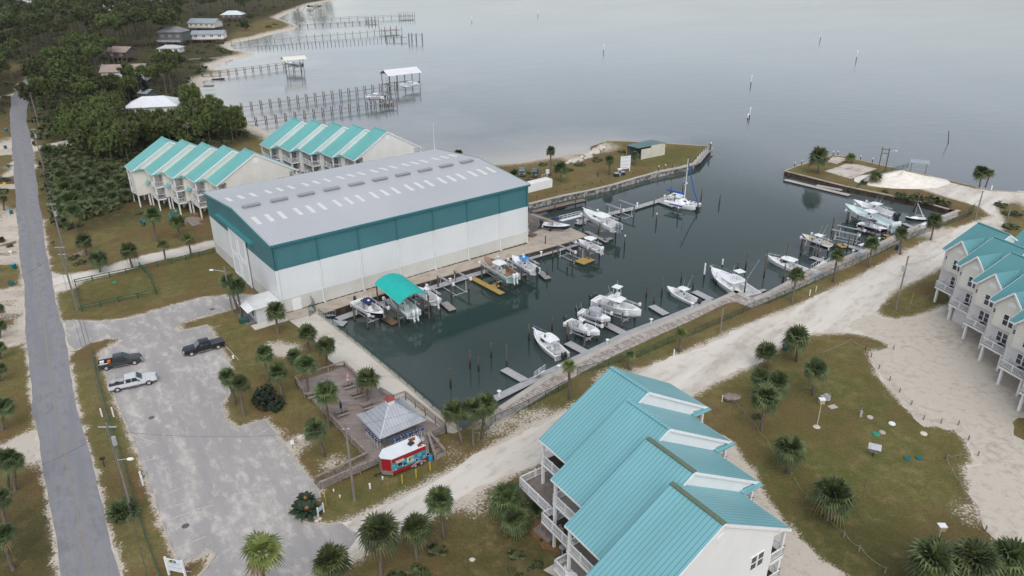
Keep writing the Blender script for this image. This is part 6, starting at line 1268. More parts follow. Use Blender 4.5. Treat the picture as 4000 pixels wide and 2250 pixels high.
PALMS = [(305, 916, 826, 39, 'palm at the scrub edge of the lawn left of the townhouses', 'n', 284), (338, 999, 939, 33, 'palm on the lawn nearest the road and utility pole', 'n', 326), (392, 1063, 1009, 40, 'first palm along the sandy lane from the road', 'n', 383), (517, 1044, 978, 38, 'broad palm with drooping brown fronds along the green rail fence', 'n', 501), (647, 1019, 955, 28, 'small rounded palm midway along the green rail fence', 's', 637), (748, 999, 931, 29, 'yellowish palm nearest the shed gable on the lane', 's', 734), (610, 943, 838, 35, 'tall palm in front of the left townhouses', 'n', 594), (701, 929, 865, 33, 'palm in front of the townhouse decks', 'n', 693),
 (190, 625, 590, 33, 'wide shaggy palm beside the white wood lane', 'n', 186), (16, 822, 777, 18, 'small palm at the left edge across the road', 's', 13), (5, 945, 925, 20, 'small low palm cut by the left edge opposite the lawn', 'low', None), (-6, 1250, 1205, 22, 'uppermost palm of the left edge row across the road', 'n', 4), (0, 1320, 1271, 24, 'second palm down the left edge row', 'n', 8), (0, 1402, 1353, 22, 'third palm down the left edge row', 'n', 4), (-2, 1490, 1438, 22, 'fourth palm down the left edge row', 'n', 4), (10, 1680, 1590, 44, 'fifth palm of the left edge row, above the dirt drive', 'n', 12), (32, 1918, 1793, 52, 'twin trunk palm below the dirt drive at the left edge', 'n', 31), (60, 1917, 1800, 40, 'partner trunk palm beside the twin palm at the left edge', 'n', 55), (28, 2080, 1941, 46, 'left edge palm over the dark scrub', 'n', 0), (52, 2225, 2089, 52, 'lowest left edge palm near the bottom corner', 'n', 9),
 (946, 1240, 1116, 46, 'tall palm in front of the white annex porch', 'n', 921), (930, 1211, 1100, 38, 'tall palm just left behind the annex palm', 'n', 890), (1085, 1303, 1214, 44, 'palm standing before the annex wall and shed door', 'n', 1076), (1206, 1379, 1299, 42, 'palm beside the upper end of the pale quay', 'n', 1200), (1279, 1443, 1350, 43, 'palm between the quay and the deck corner', 'n', 1272), (1173, 1476, 1392, 38, 'darker palm behind the shaggy trunk palm by the deck', 'n', 1151), (1206, 1552, 1423, 48, 'palm with rough shaggy trunk at the deck corner', 'n', 1194), (1049, 1493, 1381, 40, 'leaning palm on the lawn left of the deck', 'n', 1029), (1105, 1556, 1451, 41, 'thin leaning palm near the dark round shrubs', 'n', 1082), (1437, 1580, 1478, 52, 'palm growing up through the timber deck', 'n', 1435), (1285, 1668, 1532, 54, 'palm leaning over the left deck railing', 'n', 1272),
 (921, 1578, 1470, 40, 'left of two palms on the parking lot island', 'n', 886), (955, 1626, 1497, 42, 'right of two palms on the parking lot island', 'n', 936), (1268, 1782, 1676, 52, 'palm on the lawn between lot and deck ramp', 'n', 1232), (1806, 1736, 1603, 52, 'left palm of the trio beside the quay end', 'n', 1773), (1849, 1738, 1593, 50, 'middle palm of the trio beside the quay end', 'n', 1848), (1882, 1714, 1579, 50, 'right palm of the trio beside the quay end', 'n', 1898), (1734, 2103, 1951, 62, 'single palm below the shell lane at mid bottom', 'n', 1715), (1488, 2241, 2077, 88, 'largest palm of the bottom group below the shell lane', 'n', 1483), (1627, 2178, 2062, 72, 'palm right of the largest bottom palm', 'n', 1623), (1292, 2320, 2192, 80, 'palm cut by the bottom edge left of the largest palm', 'n', 1290), (1035, 2330, 2150, 92, 'bright green fan palm at the bottom edge by the lot', 'fan', 1025),
 (1975, 2010, 1945, 72, 'bushy palm beside the foreground townhouse deck, upper one', 'n', 1980), (2005, 2085, 2030, 66, 'bushy palm beside the foreground townhouse deck, lower one', 'n', 2010), (2100, 1995, 1962, 46, 'dark low palmetto against the foreground townhouse', 'low', None), (2224, 1559, 1428, 31, 'slender palm on the boardwalk verge near the boarding steps', 's', 2223), (2460, 1444, 1386, 27, 'sparse young palm on the verge behind the turquoise roof', 's', 2460), (2653, 1374, 1300, 29, 'young palm midway along the verge by the green fence', 's', 2658), (3093, 1180, 1071, 34, 'first tall verge palm, beside the pilothouse boat', 'n', 3113), (3254, 1102, 994, 29, 'second tall verge palm, by the white railed steps', 'n', 3272), (3392, 1046, 951, 32, 'third tall verge palm, near the open boxes', 'n', 3406), (3517, 994, 910, 30, 'fourth tall verge palm, beside the blue bin', 'n', 3521), (3635, 938, 862, 34, 'fifth tall verge palm, at the far end of the boardwalk', 'n', 3651),
 (3111, 1413, 1318, 57, 'big full palm beside the blue lidded bin on the lawn', 'n', 3113), (3000, 1440, 1374, 47, 'round palm at the lane edge left of the blue lidded bin', 'n', 2997), (3174, 1543, 1441, 54, 'palm standing alone in the upper lawn', 'n', 3187), (2975, 1560, 1470, 42, 'rear left palm of the lawn trio', 'n', 2970), (3022, 1600, 1490, 52, 'rear right palm of the lawn trio', 'n', 3043), (2972, 1684, 1549, 64, 'front palm of the lawn trio by the driveway', 'n', 2990), (3072, 1847, 1752, 64, 'palm at the lawn edge beside the rope fence', 'n', 3088), (3230, 2030, 1935, 88, 'very large palm in the lower lawn', 'n', 3259), (3640, 2330, 2190, 100, 'left palm of the bottom right corner cluster', 'n', 3646), (3805, 2330, 2188, 98, 'middle palm of the bottom right corner cluster', 'n', 3810), (3945, 2310, 2176, 92, 'right palm of the bottom right corner cluster', 'n', 3948),
 (2150, 687, 588, 21, 'tallest palm on the peninsula near the parked trucks', 'n', 2151), (2192, 711, 656, 33, 'wide multi trunk palm beside the white tank', 'n', 2190), (2380, 682, 623, 24, 'palm on the peninsula beside the fuel pump', 'n', 2382), (2478, 645, 606, 20, 'palm before the open ended peninsula shed', 'n', 2479), (2064, 709, 680, 17, 'small palm between the two parked trucks', 's', 2066), (2012, 735, 680, 24, 'palm half hidden by the shed roof corner', 'n', 2010), (1795, 690, 599, 20, 'palm top showing over the far shed roof', 'n', 1790), (3196, 678, 610, 41, 'broad multi trunk palm at the tip of the spit', 'n', 3198), (3326, 638, 614, 22, 'low round palm by the concrete pads on the spit', 's', 3324), (3421, 716, 689, 30, 'low palm clump beside the sand heap', 's', 3421), (3826, 730, 672, 30, 'taller palm of the pair on the spit road', 'n', 3831), (3849, 732, 676, 19, 'leaning slimmer palm of the pair on the spit road', 's', 3868),
 (485, 2010, 1930, 72, 'big clump palm under the power lines beside the lot', 'low', None), (2040, 1420, 1380, 20, '-', 'x', None)]
for p in PALMS:
    if p[5] == 'x': continue
    palm(p[0], p[1], p[2], p[3], p[4], p[5], cx=p[6])
# palms buried in the roadside thicket
for i, (x, y, r) in enumerate(((335, 735, 34), (372, 752, 36), (262, 770, 40), (282, 815, 46), (412, 705, 34), (470, 735, 34), (335, 838, 30), (245, 720, 30), (450, 800, 30), (390, 830, 28), (300, 690, 32), (360, 680, 30), (440, 760, 32), (225, 680, 26), (310, 770, 36), (400, 780, 30), (500, 790, 26), (255, 850, 30))):
    palm(x, y, y-30, r, 'palm crowded into the roadside thicket', 'n').name = 'thicket_palm'
# ------- conifers
def pine_crown(seed, dark_=False, n_=46):
    rg = random.Random(seed); mb = MB()
    n_ = n_*2//3
    for i in range(n_):
        a = rg.uniform(0, 6.28); rr = math.sqrt(rg.random())*2.5; z = rg.uniform(-.3, 1)*(1.6-.22*rr)+.3*math.cos(a*2+seed)
        if dark_: t = rg.random(); z = t*7-4.5; rr = (1-t)**.8*1.9*rg.uniform(.4, 1)
        c = Vector((rr*math.cos(a), rr*math.sin(a), z)); cr = rg.uniform(.6, 1.0)
        for k in range(48 if n_ > 20 else 30):
            d = Vector((rg.gauss(0, 1), rg.gauss(0, 1), rg.gauss(.25, .8))).normalized(); p = c+Vector((d.x*cr, d.y*cr, d.z*cr*.6)); s_ = d.cross(Vector((rg.gauss(0, 1), rg.gauss(0, 1), rg.gauss(0, 1)))).normalized()*rg.uniform(.07, .125)
            mb._add([c+(p-c)*.25-s_, c+(p-c)*.25+s_, p+d*.12+s_*.7, p+d*.12-s_*.7], [(0, 1, 2, 3)])
    return mb
PINE = [pine_crown(s).mesh('crown', pine_g) for s in range(5)]; DARKP = [pine_crown(60+s, True).mesh('crown', pine_d) for s in range(2)]
def pine_trunk(seed):
    rg = random.Random(seed); mb = MB(); mb.tube((0, 0, 0), (0, 0, 1), .17, .09, 6)
    for i in range(5): a = rg.uniform(0, 6.28); z = rg.uniform(.68, .95); mb.tube((0, 0, z), (1.3*math.cos(a), 1.3*math.sin(a), z+.06), .05, .02, 4)
    return mb.mesh('trunk', bark_m)
PTR = [pine_trunk(s) for s in range(3)]
def pine(p, h, w, label, rg, dark_=False, grp='pines of the wood', low=0):
    t = thing('pine_tree' if not dark_ else 'cedar_tree', label, 'pine tree' if not dark_ else 'cedar tree', (p[0], p[1], 0), rg.uniform(0, 6.28), grp)
    o = bpy.data.objects.new('trunk', rg.choice(PTR)); COL.objects.link(o); o.parent = t; o.scale = (1.1, 1.1, h)
    o = bpy.data.objects.new('crown', rg.choice(DARKP if dark_ else PINE)); COL.objects.link(o); o.parent = t; o.location = (0, 0, h-(1.2 if not dark_ else 2)-low); o.scale = (w, w, w*rg.uniform(1.0, 1.5)+low*.28)
houses_px = [(806, 100, 24), (914, 66, 16), (690, 185, 17), (822, 158, 22), (672, 208, 12), (495, 300, 13), (480, 228, 12), (612, 436, 17), (583, 375, 7)]
hp = [(at(x, y), r) for x, y, r in houses_px]
rpt = xy(road_p); rg = random.Random(3); npts = []
VIS = [(515, 395, 715, 420), (425, 240, 482, 300), (425, 238, 590, 260), (628, 178, 712, 212), (640, 112, 748, 192), (745, 125, 872, 160), (750, 68, 864, 116), (870, 48, 957, 86), (560, 352, 606, 380)]
def clear(p, h, w):              # keep the roofs the photo shows in sight
    x, yb = pix((p[0], p[1], 0)); s = ppm(Vector((p[0], p[1], 0)))
    for x0, y0, x1, y1 in VIS:
        if x+w*2.4*s < x0 or x-w*2.4*s > x1 or yb < y1: continue
        m = (yb-y1)/s*.93
        if h+1.3 > m: h = m-1.3
    return h if h > 4.2 else 0
def scatter(poly_px, n_want, dmin, hr, wr, label, excl=True, grp='pines of the wood', tries=9000, dark_=False, low=0):
    pp = np.array(poly_px, float); lo, hi = pp.min(0), pp.max(0); c = 0
    for _ in range(tries):
        if c >= n_want: break
        p = np.array([rg.uniform(lo[0], hi[0]), rg.uniform(lo[1], hi[1])])
        if not inside(pp, p[None])[0]: continue
        p = np.array(at(*p)[:2])
        if sdf(rpt, p[None])[0] < 3 or dist(beachline, p[None])[0] < 12: continue
        if excl and any(math.hypot(p[0]-q.x, p[1]-q.y) < r*.62 or (abs(p[0]-q.x*p[1]/max(q.y, 1)) < r*.36 and 0 < q.y-p[1] < 30) for q, r in hp): continue
        if any((p[0]-q[0])**2+(p[1]-q[1])**2 < dmin**2 for q in npts): continue
        h_, w_ = rg.uniform(*hr), rg.uniform(*wr); h_ = clear(p, h_, w_)
        if not h_: continue
        npts.append(p); c += 1; pine(p, h_, w_*min(1, .35+h_/hr[0]*.65), label, rg, dark_, grp, low)
    return c
cA = scatter([(285, 590), (420, 640), (520, 640), (700, 585), (900, 560), (1000, 528), (1042, 505), (960, 470), (830, 430), (640, 440), (500, 450), (330, 470), (255, 500)], 70, 4.2, (8, 11), (1.25, 1.6), 'bushy green pine in the dense belt behind the left townhouses', True, 'pines behind the townhouses', low=2.6)
cB = scatter([(150, 440), (260, 480), (480, 450), (560, 430), (780, 400), (790, 345), (740, 330), (720, 290), (560, 260), (420, 235), (330, 225), (255, 290), (165, 330), (135, 390)], 80, 5.6, (10, 15), (1.3, 1.8), 'tall pine in the wood between the road and the first bay beach', True, 'pines between road and beach')
cC = scatter([(330, 200), (470, 235), (560, 245), (640, 215), (720, 240), (760, 235), (720, 160), (760, 130), (960, 128), (1000, 75), (1150, 40), (1290, -6), (1300, -50), (470, -50), (420, 35), (0, 70), (-80, 120), (-60, 210), (150, 235), (240, 195)], 105, 8.0, (15, 21), (1.9, 2.6), 'distant pine in the tall wood at the top of the picture', True, 'tall far pines')
cD = scatter([(-40, 500), (25, 430), (30, 370), (90, 275), (125, 250), (60, 225), (-60, 230)], 26, 5.5, (10, 15), (1.3, 1.8), 'pine in the wood on the left side of the road bend', True, 'pines left of the road')
for x, y, h, w, lb in ((500, 345, 7.5, 1.0, 'dark pointed cedar in front of the tan roofed house, left one'), (525, 350, 8.5, 1.05, 'tall dark pointed cedar in front of the tan roofed house'), (552, 345, 7.5, 1.0, 'dark pointed cedar in front of the tan roofed house, right one'), (575, 385, 6, 1.1, 'dark dense cedar beside the small grey roof'), (520, 400, 6, 1.2, 'dark dense cedar above the big white roof')):
    pine(at(x, y), h, w, lb, rg, True, 'dark cedars by the house')
pine(at(150, 470), 11, 1.6, 'lone wide pine leaning over the road bend', rg)
pine(at(668, 345), 14, 1.8, 'wide umbrella pine beside the cedars above the beach', rg); pine(at(700, 330), 12.5, 1.7, 'umbrella pine nearest the first bay beach', rg); pine(at(650, 160), 8, 1.0, 'loose pine in front of the tall grey house', rg)
pine(at(985, 108), 9, 1.3, 'green pine at the end of the grassy point', rg); pine(at(1050, 75), 9, 1.3, 'green pine above the farthest pier', rg)
# the rest of the far wood as one mass
lowc = [pine_crown(90+s, False, 24) for s in range(3)]
fw = []; ff = []; fo_ = 0; cnt = 0; FARP = np.array([(300, 205), (640, 190), (700, 120), (880, 120), (1000, 70), (1150, 35), (1290, -8), (1290, -45), (470, -45), (420, 30), (0, 60), (-60, 110), (-60, 215), (150, 235)], float)
while cnt < 210:
    p = np.array([rg.uniform(-60, 1290), rg.uniform(-45, 235)])
    if not inside(FARP, p[None])[0]: continue
    q = at(*p); cnt += 1
    if any(math.hypot(q.x-a.x, q.y-a.y) < r*.6 or (abs(q.x-a.x*q.y/a.y) < r*.4 and 0 < a.y-q.y < 36) for a, r in hp) or sdf(rpt, np.array([[q.x, q.y]]))[0] < 4: continue
    h = rg.uniform(13, 20); w = rg.uniform(1.7, 2.4); h = clear(q, h, w)
    if h < 6: continue
    mb = MB(); mb.tube((0, 0, 0), (0, 0, h), .25, .12, 4)
    cv_ = np.array(lowc[cnt % 3].v)*[w, w, w*1.3]+[0, 0, h-1.4]; vv = np.concatenate([np.array(mb.v), cv_])+[q.x, q.y, 0]
    ff += [tuple(i+fo_ for i in f) for f in mb.f]+[tuple(i+fo_+len(mb.v) for i in f) for f in lowc[cnt % 3].f]; fo_ += len(vv); fw.append(vv)
me = bpy.data.meshes.new('far_wood'); me.from_pydata(np.concatenate(fw).tolist(), [], ff); me.materials.append(pine_g); o = bpy.data.objects.new('far_wood', me); COL.objects.link(o); struct(o, 'stuff')
# dead grey trunks on the far beach
mb = MB()
t = thing('dead_trees', 'bare grey dead trunks and driftwood on the far beach', 'driftwood', at(1215, 42)); 
for i in range(8): x = rg.uniform(-14, 14); mb.tube((x, rg.uniform(-6, 6), 0), (x+rg.uniform(-5, 5), rg.uniform(-3, 3), rg.uniform(1, 5)), .3, .12, 5)
mb.build('trunks', oldwood, t)
# ------- shrubs
def shrub_mesh(seed, mat_, n_=110, flat=.75, sz=.34):
    rg_ = random.Random(seed); mb = MB()
    for i in range(n_):
        d = Vector((rg_.gauss(0, 1), rg_.gauss(0, 1), abs(rg_.gauss(0, .8)))).normalized(); r_ = rg_.uniform(.45, 1)*(1+.22*math.sin(5*d.x+seed)+.2*math.cos(4*d.y)); p = Vector((d.x*r_, d.y*r_, d.z*r_*flat+.12))
        a = Vector((rg_.gauss(0, 1), rg_.gauss(0, 1), rg_.gauss(0, .6))).normalized()*sz*rg_.uniform(.6, 1.1); b = a.cross(d).normalized()*sz*rg_.uniform(.5, .9)
        mb._add([p-a, p-b*.6, p+a, p+b], [(0, 1, 2, 3)])
    return mb
SHR = [shrub_mesh(s, shrub_g).mesh('foliage', shrub_g) for s in range(4)]
def shrub(x, y, r, label, mesh_=None, sq=1.0, grp=None, name='shrub', cat='shrub', mt=None):
    b = at(x, y); rg_ = random.Random(int(x*7+y)); rad = r/ppm(b)
    t = bpy.data.objects.new(name, mesh_ or SHR[int(x+y) % 4]); COL.objects.link(t); t.location = b; t.scale = (rad, rad, rad*sq); t.rotation_euler = (0, 0, rg_.uniform(0, 6.28)); tag(t, label, cat, grp); return t
DK = [shrub_mesh(30+s, pine_d, 420, .85, .17).mesh('dark_foliage', pine_d) for s in range(2)]
shrub(1030, 1560, 52, 'dark round clipped shrub on the lawn left of the deck, left one', DK[0]); shrub(1068, 1592, 50, 'dark round clipped shrub on the lawn left of the deck, right one', DK[1])
for x, y, r, lb, sq in ((3520, 762, 28, 'olive shrub on the spit bank above the long white boat', .8), (3572, 770, 32, 'larger olive shrub on the spit bank left of the sailing boat', .8), (3632, 780, 38, 'broad olive shrub on the spit bank behind the sailing boat mast', .75), (3684, 792, 30, 'olive shrub at the end of the spit bank near the boardwalk', .75), (3372, 712, 18, 'small grey green bush beside the spit fence', .8), (3458, 746, 14, 'tiny bush on the spit edge', .8), (1630, 2230, 48, 'dark bush beneath the bottom group of palms', .7), (1540, 2250, 50, 'dark bush under the largest bottom palm', .6), (1700, 2140, 40, 'dark bush behind the single palm below the lane', .7), (2010, 2160, 34, 'small shrub at the deck stones by the foreground house', .6), (2100, 2200, 26, 'low shrub beside the foreground house patio', .7), (2957, 1622, 22, 'small dark bush in front of the lawn trio', .8), (285, 1005, 22, 'low dark shrub on the lawn beside the pole', .7), (320, 1020, 22, 'second low dark shrub on the lawn beside the pole', .6), (300, 1030, 16, 'smallest dark shrub by the lane verge', .6), (555, 832, 12, 'low dark shrub at the townhouse corner', .8), (535, 835, 12, 'dark shrub left of the townhouse corner shrub', .8), (15, 700, 24, 'green shrub beside the yellow road sign', .7), (10, 745, 26, 'shrub below the yellow road sign', .7), (40, 960, 12, 'bare twiggy bush on the left roadside', 1.), (2430, 590, 20, 'brown grass tussock on the peninsula wall end', .5), (2330, 620, 24, 'brown shrub along the peninsula rocks', .5), (2270, 640, 22, 'brown shrub beside the white rocks', .5), (2220, 660, 22, 'low brown shrub near the multi trunk palm', .5), (2120, 640, 20, 'red brown marsh bush', .5), (3905, 795, 30, 'brown scrub bush beyond the lane', .5), (3960, 830, 34, 'scrub bush at the right edge beyond the lane', .5), (3945, 880, 34, 'scrub bush behind the townhouse roof', .6)):
    shrub(x, y+r*.3, r, lb, sq=sq)
# one mass of undergrowth
V3 = []; F3 = []; base = shrub_mesh(77, shrub_g, 60, .7, .4); bv = np.array(base.v)
rgn = np.random.default_rng(9)
def mass(poly_px, n_, rlo, rhi):
    pp = np.array(poly_px, float); lo, hi = pp.min(0), pp.max(0); k = 0; g = 0
    while k < n_ and g < n_*20:
        g += 1; p = rgn.uniform(lo, hi)
        if not inside(pp, p[None])[0]: continue
        p = np.array(at(*p)[:2])
        if sdf(rpt, p[None])[0] < 2.2 or sdf(xy(wood_p), p[None])[0] < .8 or dist(beachline, p[None])[0] < 7: continue
        if any(math.hypot(p[0]-q.x, p[1]-q.y) < r*.5 for q, r in hp): continue
        r_ = rgn.uniform(rlo, rhi); a = rgn.uniform(0, 6.28); c, s = math.cos(a), math.sin(a); q = bv*[r_, r_, r_*rgn.uniform(.6, 1)]
        q = np.stack([q[:, 0]*c-q[:, 1]*s+p[0], q[:, 0]*s+q[:, 1]*c+p[1], q[:, 2]], 1); o = sum(len(v) for v in V3); V3.append(q); F3.extend([tuple(i+o for i in f) for f in base.f]); k += 1
mass([(188, 650), (215, 790), (260, 905), (330, 850), (470, 810), (530, 780), (520, 700), (500, 650), (420, 640), (290, 590), (200, 600)], 300, 1.4, 3.3)
mass([(130, 480), (180, 590), (300, 600), (420, 650), (560, 640), (1000, 535), (960, 460), (820, 400), (800, 330), (860, 260), (930, 240), (880, 190), (960, 130), (1150, 95), (1290, 0), (470, -20), (420, 40), (0, 70), (-100, 250), (110, 250), (250, 230), (160, 310), (130, 400)], 560, 1.3, 3.4)
mass([(-120, 520), (22, 440), (25, 380), (90, 270), (-160, 250)], 40, 1, 2)
mass([(2560, 2300), (2000, 2300), (1950, 2180), (2100, 2080)], 6, .3, .5)
me = bpy.data.meshes.new('undergrowth'); me.from_pydata(np.concatenate(V3).tolist(), [], F3); me.materials.append(shrub_g); o = bpy.data.objects.new('undergrowth', me); COL.objects.link(o); struct(o, 'stuff')
# sago palms by the sign
def sago():
    mb = MB(); rg_ = random.Random(4)
    for i in range(46):
        a = i*2.4; e = rg_.uniform(.05, 1.1); d = Vector((math.cos(a)*math.cos(e), math.sin(a)*math.cos(e), math.sin(e))); pts = [Vector((0, 0, .5))+d*(u*1.3)+Vector((0, 0, -.5*u*u)) for u in (0, .33, .66, 1)]
        s = d.cross(Vector((0, 0, 1))).normalized()
        for j in range(3):
            w0, w1 = (.05, .17, .15, .02)[j], (.05, .17, .15, .02)[j+1]; mb._add([pts[j]-s*w0, pts[j]+s*w0, pts[j+1]+s*w1, pts[j+1]-s*w1], [(0, 1, 2, 3)])
    return mb
sg_m = sago().mesh('fronds', sago_g)
for x, y, sc_, lb in ((1196, 1968, 1.15, 'upper dark sago palm with rusty heart beside the lot corner'), (1203, 2012, 1.35, 'lower dark sago palm with rusty heart beside the lot corner'), (1175, 2000, 1.1, 'left dark sago palm merged with the pair by the lot corner')):
    t = thing('sago_palm', lb, 'sago palm', at(x, y), x, 'sago palms at the lot corner'); o = bpy.data.objects.new('fronds', sg_m); COL.objects.link(o); o.parent = t; o.scale = (sc_,)*3
    MB().ball((0, 0, .75*sc_), .22*sc_, 8, 5).build('heart', M('sago_heart', (.30, .14, .05), (.22, .10, .04), sc=6), t)
# ------------------------------------------------------------------ houses in the wood
def house(px, py, wpx, label, roofm, wallm, hd, depth=9, wall_h=3.2, base=1.8, rise=2.2, porch=False, hipd=False, z0=0, cat='house'):
    b = at(px, py); w = wpx/ppm(b); t = thing('house', label, cat, b, hd)
    mb = MB(); mb.bx((-w/2, -depth/2, base), (w/2, depth/2, base+wall_h)); mb.build('wall', wallm, t)
    if base > .3:
        for x in np.linspace(-w/2+.4, w/2-.4, 5):
            for y in (-depth/2+.4, depth/2-.4): MB().bar((x, y, 0), (x, y, base), .3).build('stilt', oldwood, t)
    ze, zr = base+wall_h, base+wall_h+rise; o = .7; hx = w*.28 if hipd else 0
    mb = MB()
    for sg in (-1, 1):
        q = [(-w/2-o, sg*(depth/2+o), ze-.15), (w/2+o, sg*(depth/2+o), ze-.15), (w/2+o-hx-(o if hipd else 0), 0, zr), (-w/2-o+hx+(o if hipd else 0), 0, zr)]; mb.slab(q if sg < 0 else q[::-1], .16)
    if hipd:
        for sg in (-1, 1): q = [(sg*(w/2+o), -depth/2-o, ze-.15), (sg*(w/2+o), depth/2+o, ze-.15), (sg*(w/2-hx), 0, zr)]; mb.slab(q if sg > 0 else q[::-1], .16)
    mb.build('roof', roofm, t)
    if not hipd:
        for sg in (-1, 1): mb = MB(); x = sg*w/2; mb._add([(x, -depth/2, ze), (x, depth/2, ze), (x, 0, zr-.2), (x-sg*.2, -depth/2, ze), (x-sg*.2, depth/2, ze), (x-sg*.2, 0, zr-.2)], [(0, 1, 2), (5, 4, 3), (0, 2, 5, 3), (1, 4, 5, 2)]); mb.build('gable', wallm, t)
    k = max(2, int(w/4))
    for i in range(k): window(t, (-w/2+w*(i+.5)/k, -depth/2, base+wall_h*.55), 1.0, 1.3, 'y', -1, 2)
    if porch:
        MB().bx((-w/2, -depth/2-3, base-.2), (w/2, -depth/2-.01, base)).build('porch', floatw, t); mb = MB(); railing(mb, (-w/2, -depth/2-3, base), (w/2, -depth/2-3, base), 1.0, .6, .08); mb.build('railing', trim if porch == 1 else ylwood, t)
        for x in np.linspace(-w/2+.2, w/2-.2, 4): MB().bar((x, -depth/2-2.8, 0), (x, -depth/2-2.8, base), .25).build('porch_post', oldwood, t)
    return t
greyshingle = M('grey_shingle', (.20, .20, .21), (.25, .25, .26), sc=.5, rough=.9); tanshingle = M('tan_shingle', (.38, .29, .25), (.32, .25, .21), sc=.5, rough=.9)
bluegrey = M('blue_grey_roof', (.27, .31, .34), (.31, .35, .37), sc=.4, rough=.5); slate = M('dark_grey_siding', (.10, .115, .11), (.13, .14, .13), sc=.4, line=(2, .25, .03, .3)); brownw = M('brown_siding', (.09, .07, .055), (.12, .10, .08), sc=.5)
house(806, 116, 108, 'pale house with grey metal roof and orange deck near the far beach', bluegrey, cream, R(-8), 12, 3.2, 2.2, 2.6, 2)
house(914, 82, 78, 'house with white and teal roof half hidden by far pines', M('white_teal_roof', (.55, .66, .66), (.70, .73, .73), sc=.15), brownw, R(4), 11, 3, 2.5, 2.6, 0, True)
house(688, 176, 92, 'tall dark grey house with hipped shingle roof and white corner posts', greyshingle, slate, R(-5), 11, 5.6, 3.0, 2.8, 1, True)
house(822, 162, 118, 'long low pale house with blue grey metal roof beside the beach', bluegrey, cream, R(6), 9, 3, 2.2, 1.9, 1)
house(672, 210, 80, 'small white round house with pale grey roof', M('pale_grey_roof', (.46, .48, .48), (.52, .54, .54)), white, R(2), 8, 3, .8, 1.3, 1, True)
house(500, 322, 150, 'two storey white house with tan shingle roof behind dark cedars', tanshingle, white, R(10), 11, 5.2, .8, 2.4, 1)
house(484, 238, 84, 'dark brown timber house deep in the pines', tanshingle, brownw, R(-12), 10, 3.4, 2.2, 2.2, 0)
house(612, 452, 180, 'house with broad bright white metal hipped roof amid pines', MATS['white_metal_roof'], cream, R(12), 13, 3.6, 1.2, 2.6, 0, True)
house(583, 384, 40, 'small outbuilding with grey metal roof amid pines', bluegrey, slate, R(-25), 5, 2.6, .1, 1.3)
# ------------------------------------------------------------------ peninsula
pa, pb, pc = at(2503.4, 624.4), at(2595.8, 605), at(2457.5, 611.5); hd = heading(pa, pb); Ls = (pb-pa).length; d_ = Vector((math.cos(hd), math.sin(hd), 0)); n_ = Vector((-d_.y, d_.x, 0)); Ds = max(6.5, min(9.5, (pc-pa).dot(n_)))
t = thing('open_shed', 'open ended cream metal shed with green roof on the peninsula', 'shed', pa, hd); crm = M('cream_metal_siding', (.62, .60, .50), (.56, .54, .45), sc=.4, line=(0, .33, .05, .25)); hs_ = 3.1
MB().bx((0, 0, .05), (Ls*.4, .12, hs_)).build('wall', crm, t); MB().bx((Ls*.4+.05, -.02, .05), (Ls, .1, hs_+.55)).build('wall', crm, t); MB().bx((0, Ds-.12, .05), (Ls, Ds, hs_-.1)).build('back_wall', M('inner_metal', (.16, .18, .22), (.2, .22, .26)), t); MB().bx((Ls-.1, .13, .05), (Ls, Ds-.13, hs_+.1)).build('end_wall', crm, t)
MB().slab([(-.3, Ds*.0+1.2, hs_+.2), (Ls+.2, -.2, hs_+.6), (Ls+.2, Ds*.55, hs_+.5), (-.3, Ds*.55, hs_+.2)], .1).build('roof', M('green_metal_roof', (.09, .17, .155), (.11, .19, .175), sc=.4, line=(0, .4, .05, .4)), t); MB().slab([(-.3, Ds*.55, hs_+.2), (Ls+.2, Ds*.55, hs_+.5), (Ls+.2, Ds+.2, hs_+.25), (-.3, Ds+.2, hs_-.05)], .1).build('roof', MATS['green_metal_roof'], t)
for x in (0, Ls*.33, Ls*.66): MB().bar((x, .3, 0), (x, .3, hs_), .15).build('post', black, t)
MB().bar((-.1, Ds-.1, 0), (-.1, Ds-.1, hs_-.1), .14).build('yellow_post', yellow, t)
za = zm(2000, 400, 2.574); a, c = za(160, 915), za(405, 855); hd = heading(a, c); t = thing('storage_tank', 'long white rectangular fuel tank beside the shed corner', 'tank', a, hd); Lt_ = (c-a).length
MB().bx((0, 0, .1), (Lt_, 2.5, 2.3)).build('tank', M('tank_white', (.78, .78, .77), (.72, .72, .71), sc=.5, line=(0, 2.9, .06, .3)), t); mb = MB()
for x in (Lt_*.3, Lt_*.55, Lt_*.6): mb.tube((x, 1.4, 2.3), (x, 1.4, 2.75), .12, .12, 8)
mb.build('pipe_fitting', trim, t); mb = MB(); railing(mb, (Lt_-1.6, 2.4, 2.3), (Lt_-.1, 2.4, 2.3), .9, .5); mb.build('railing', alu, t)
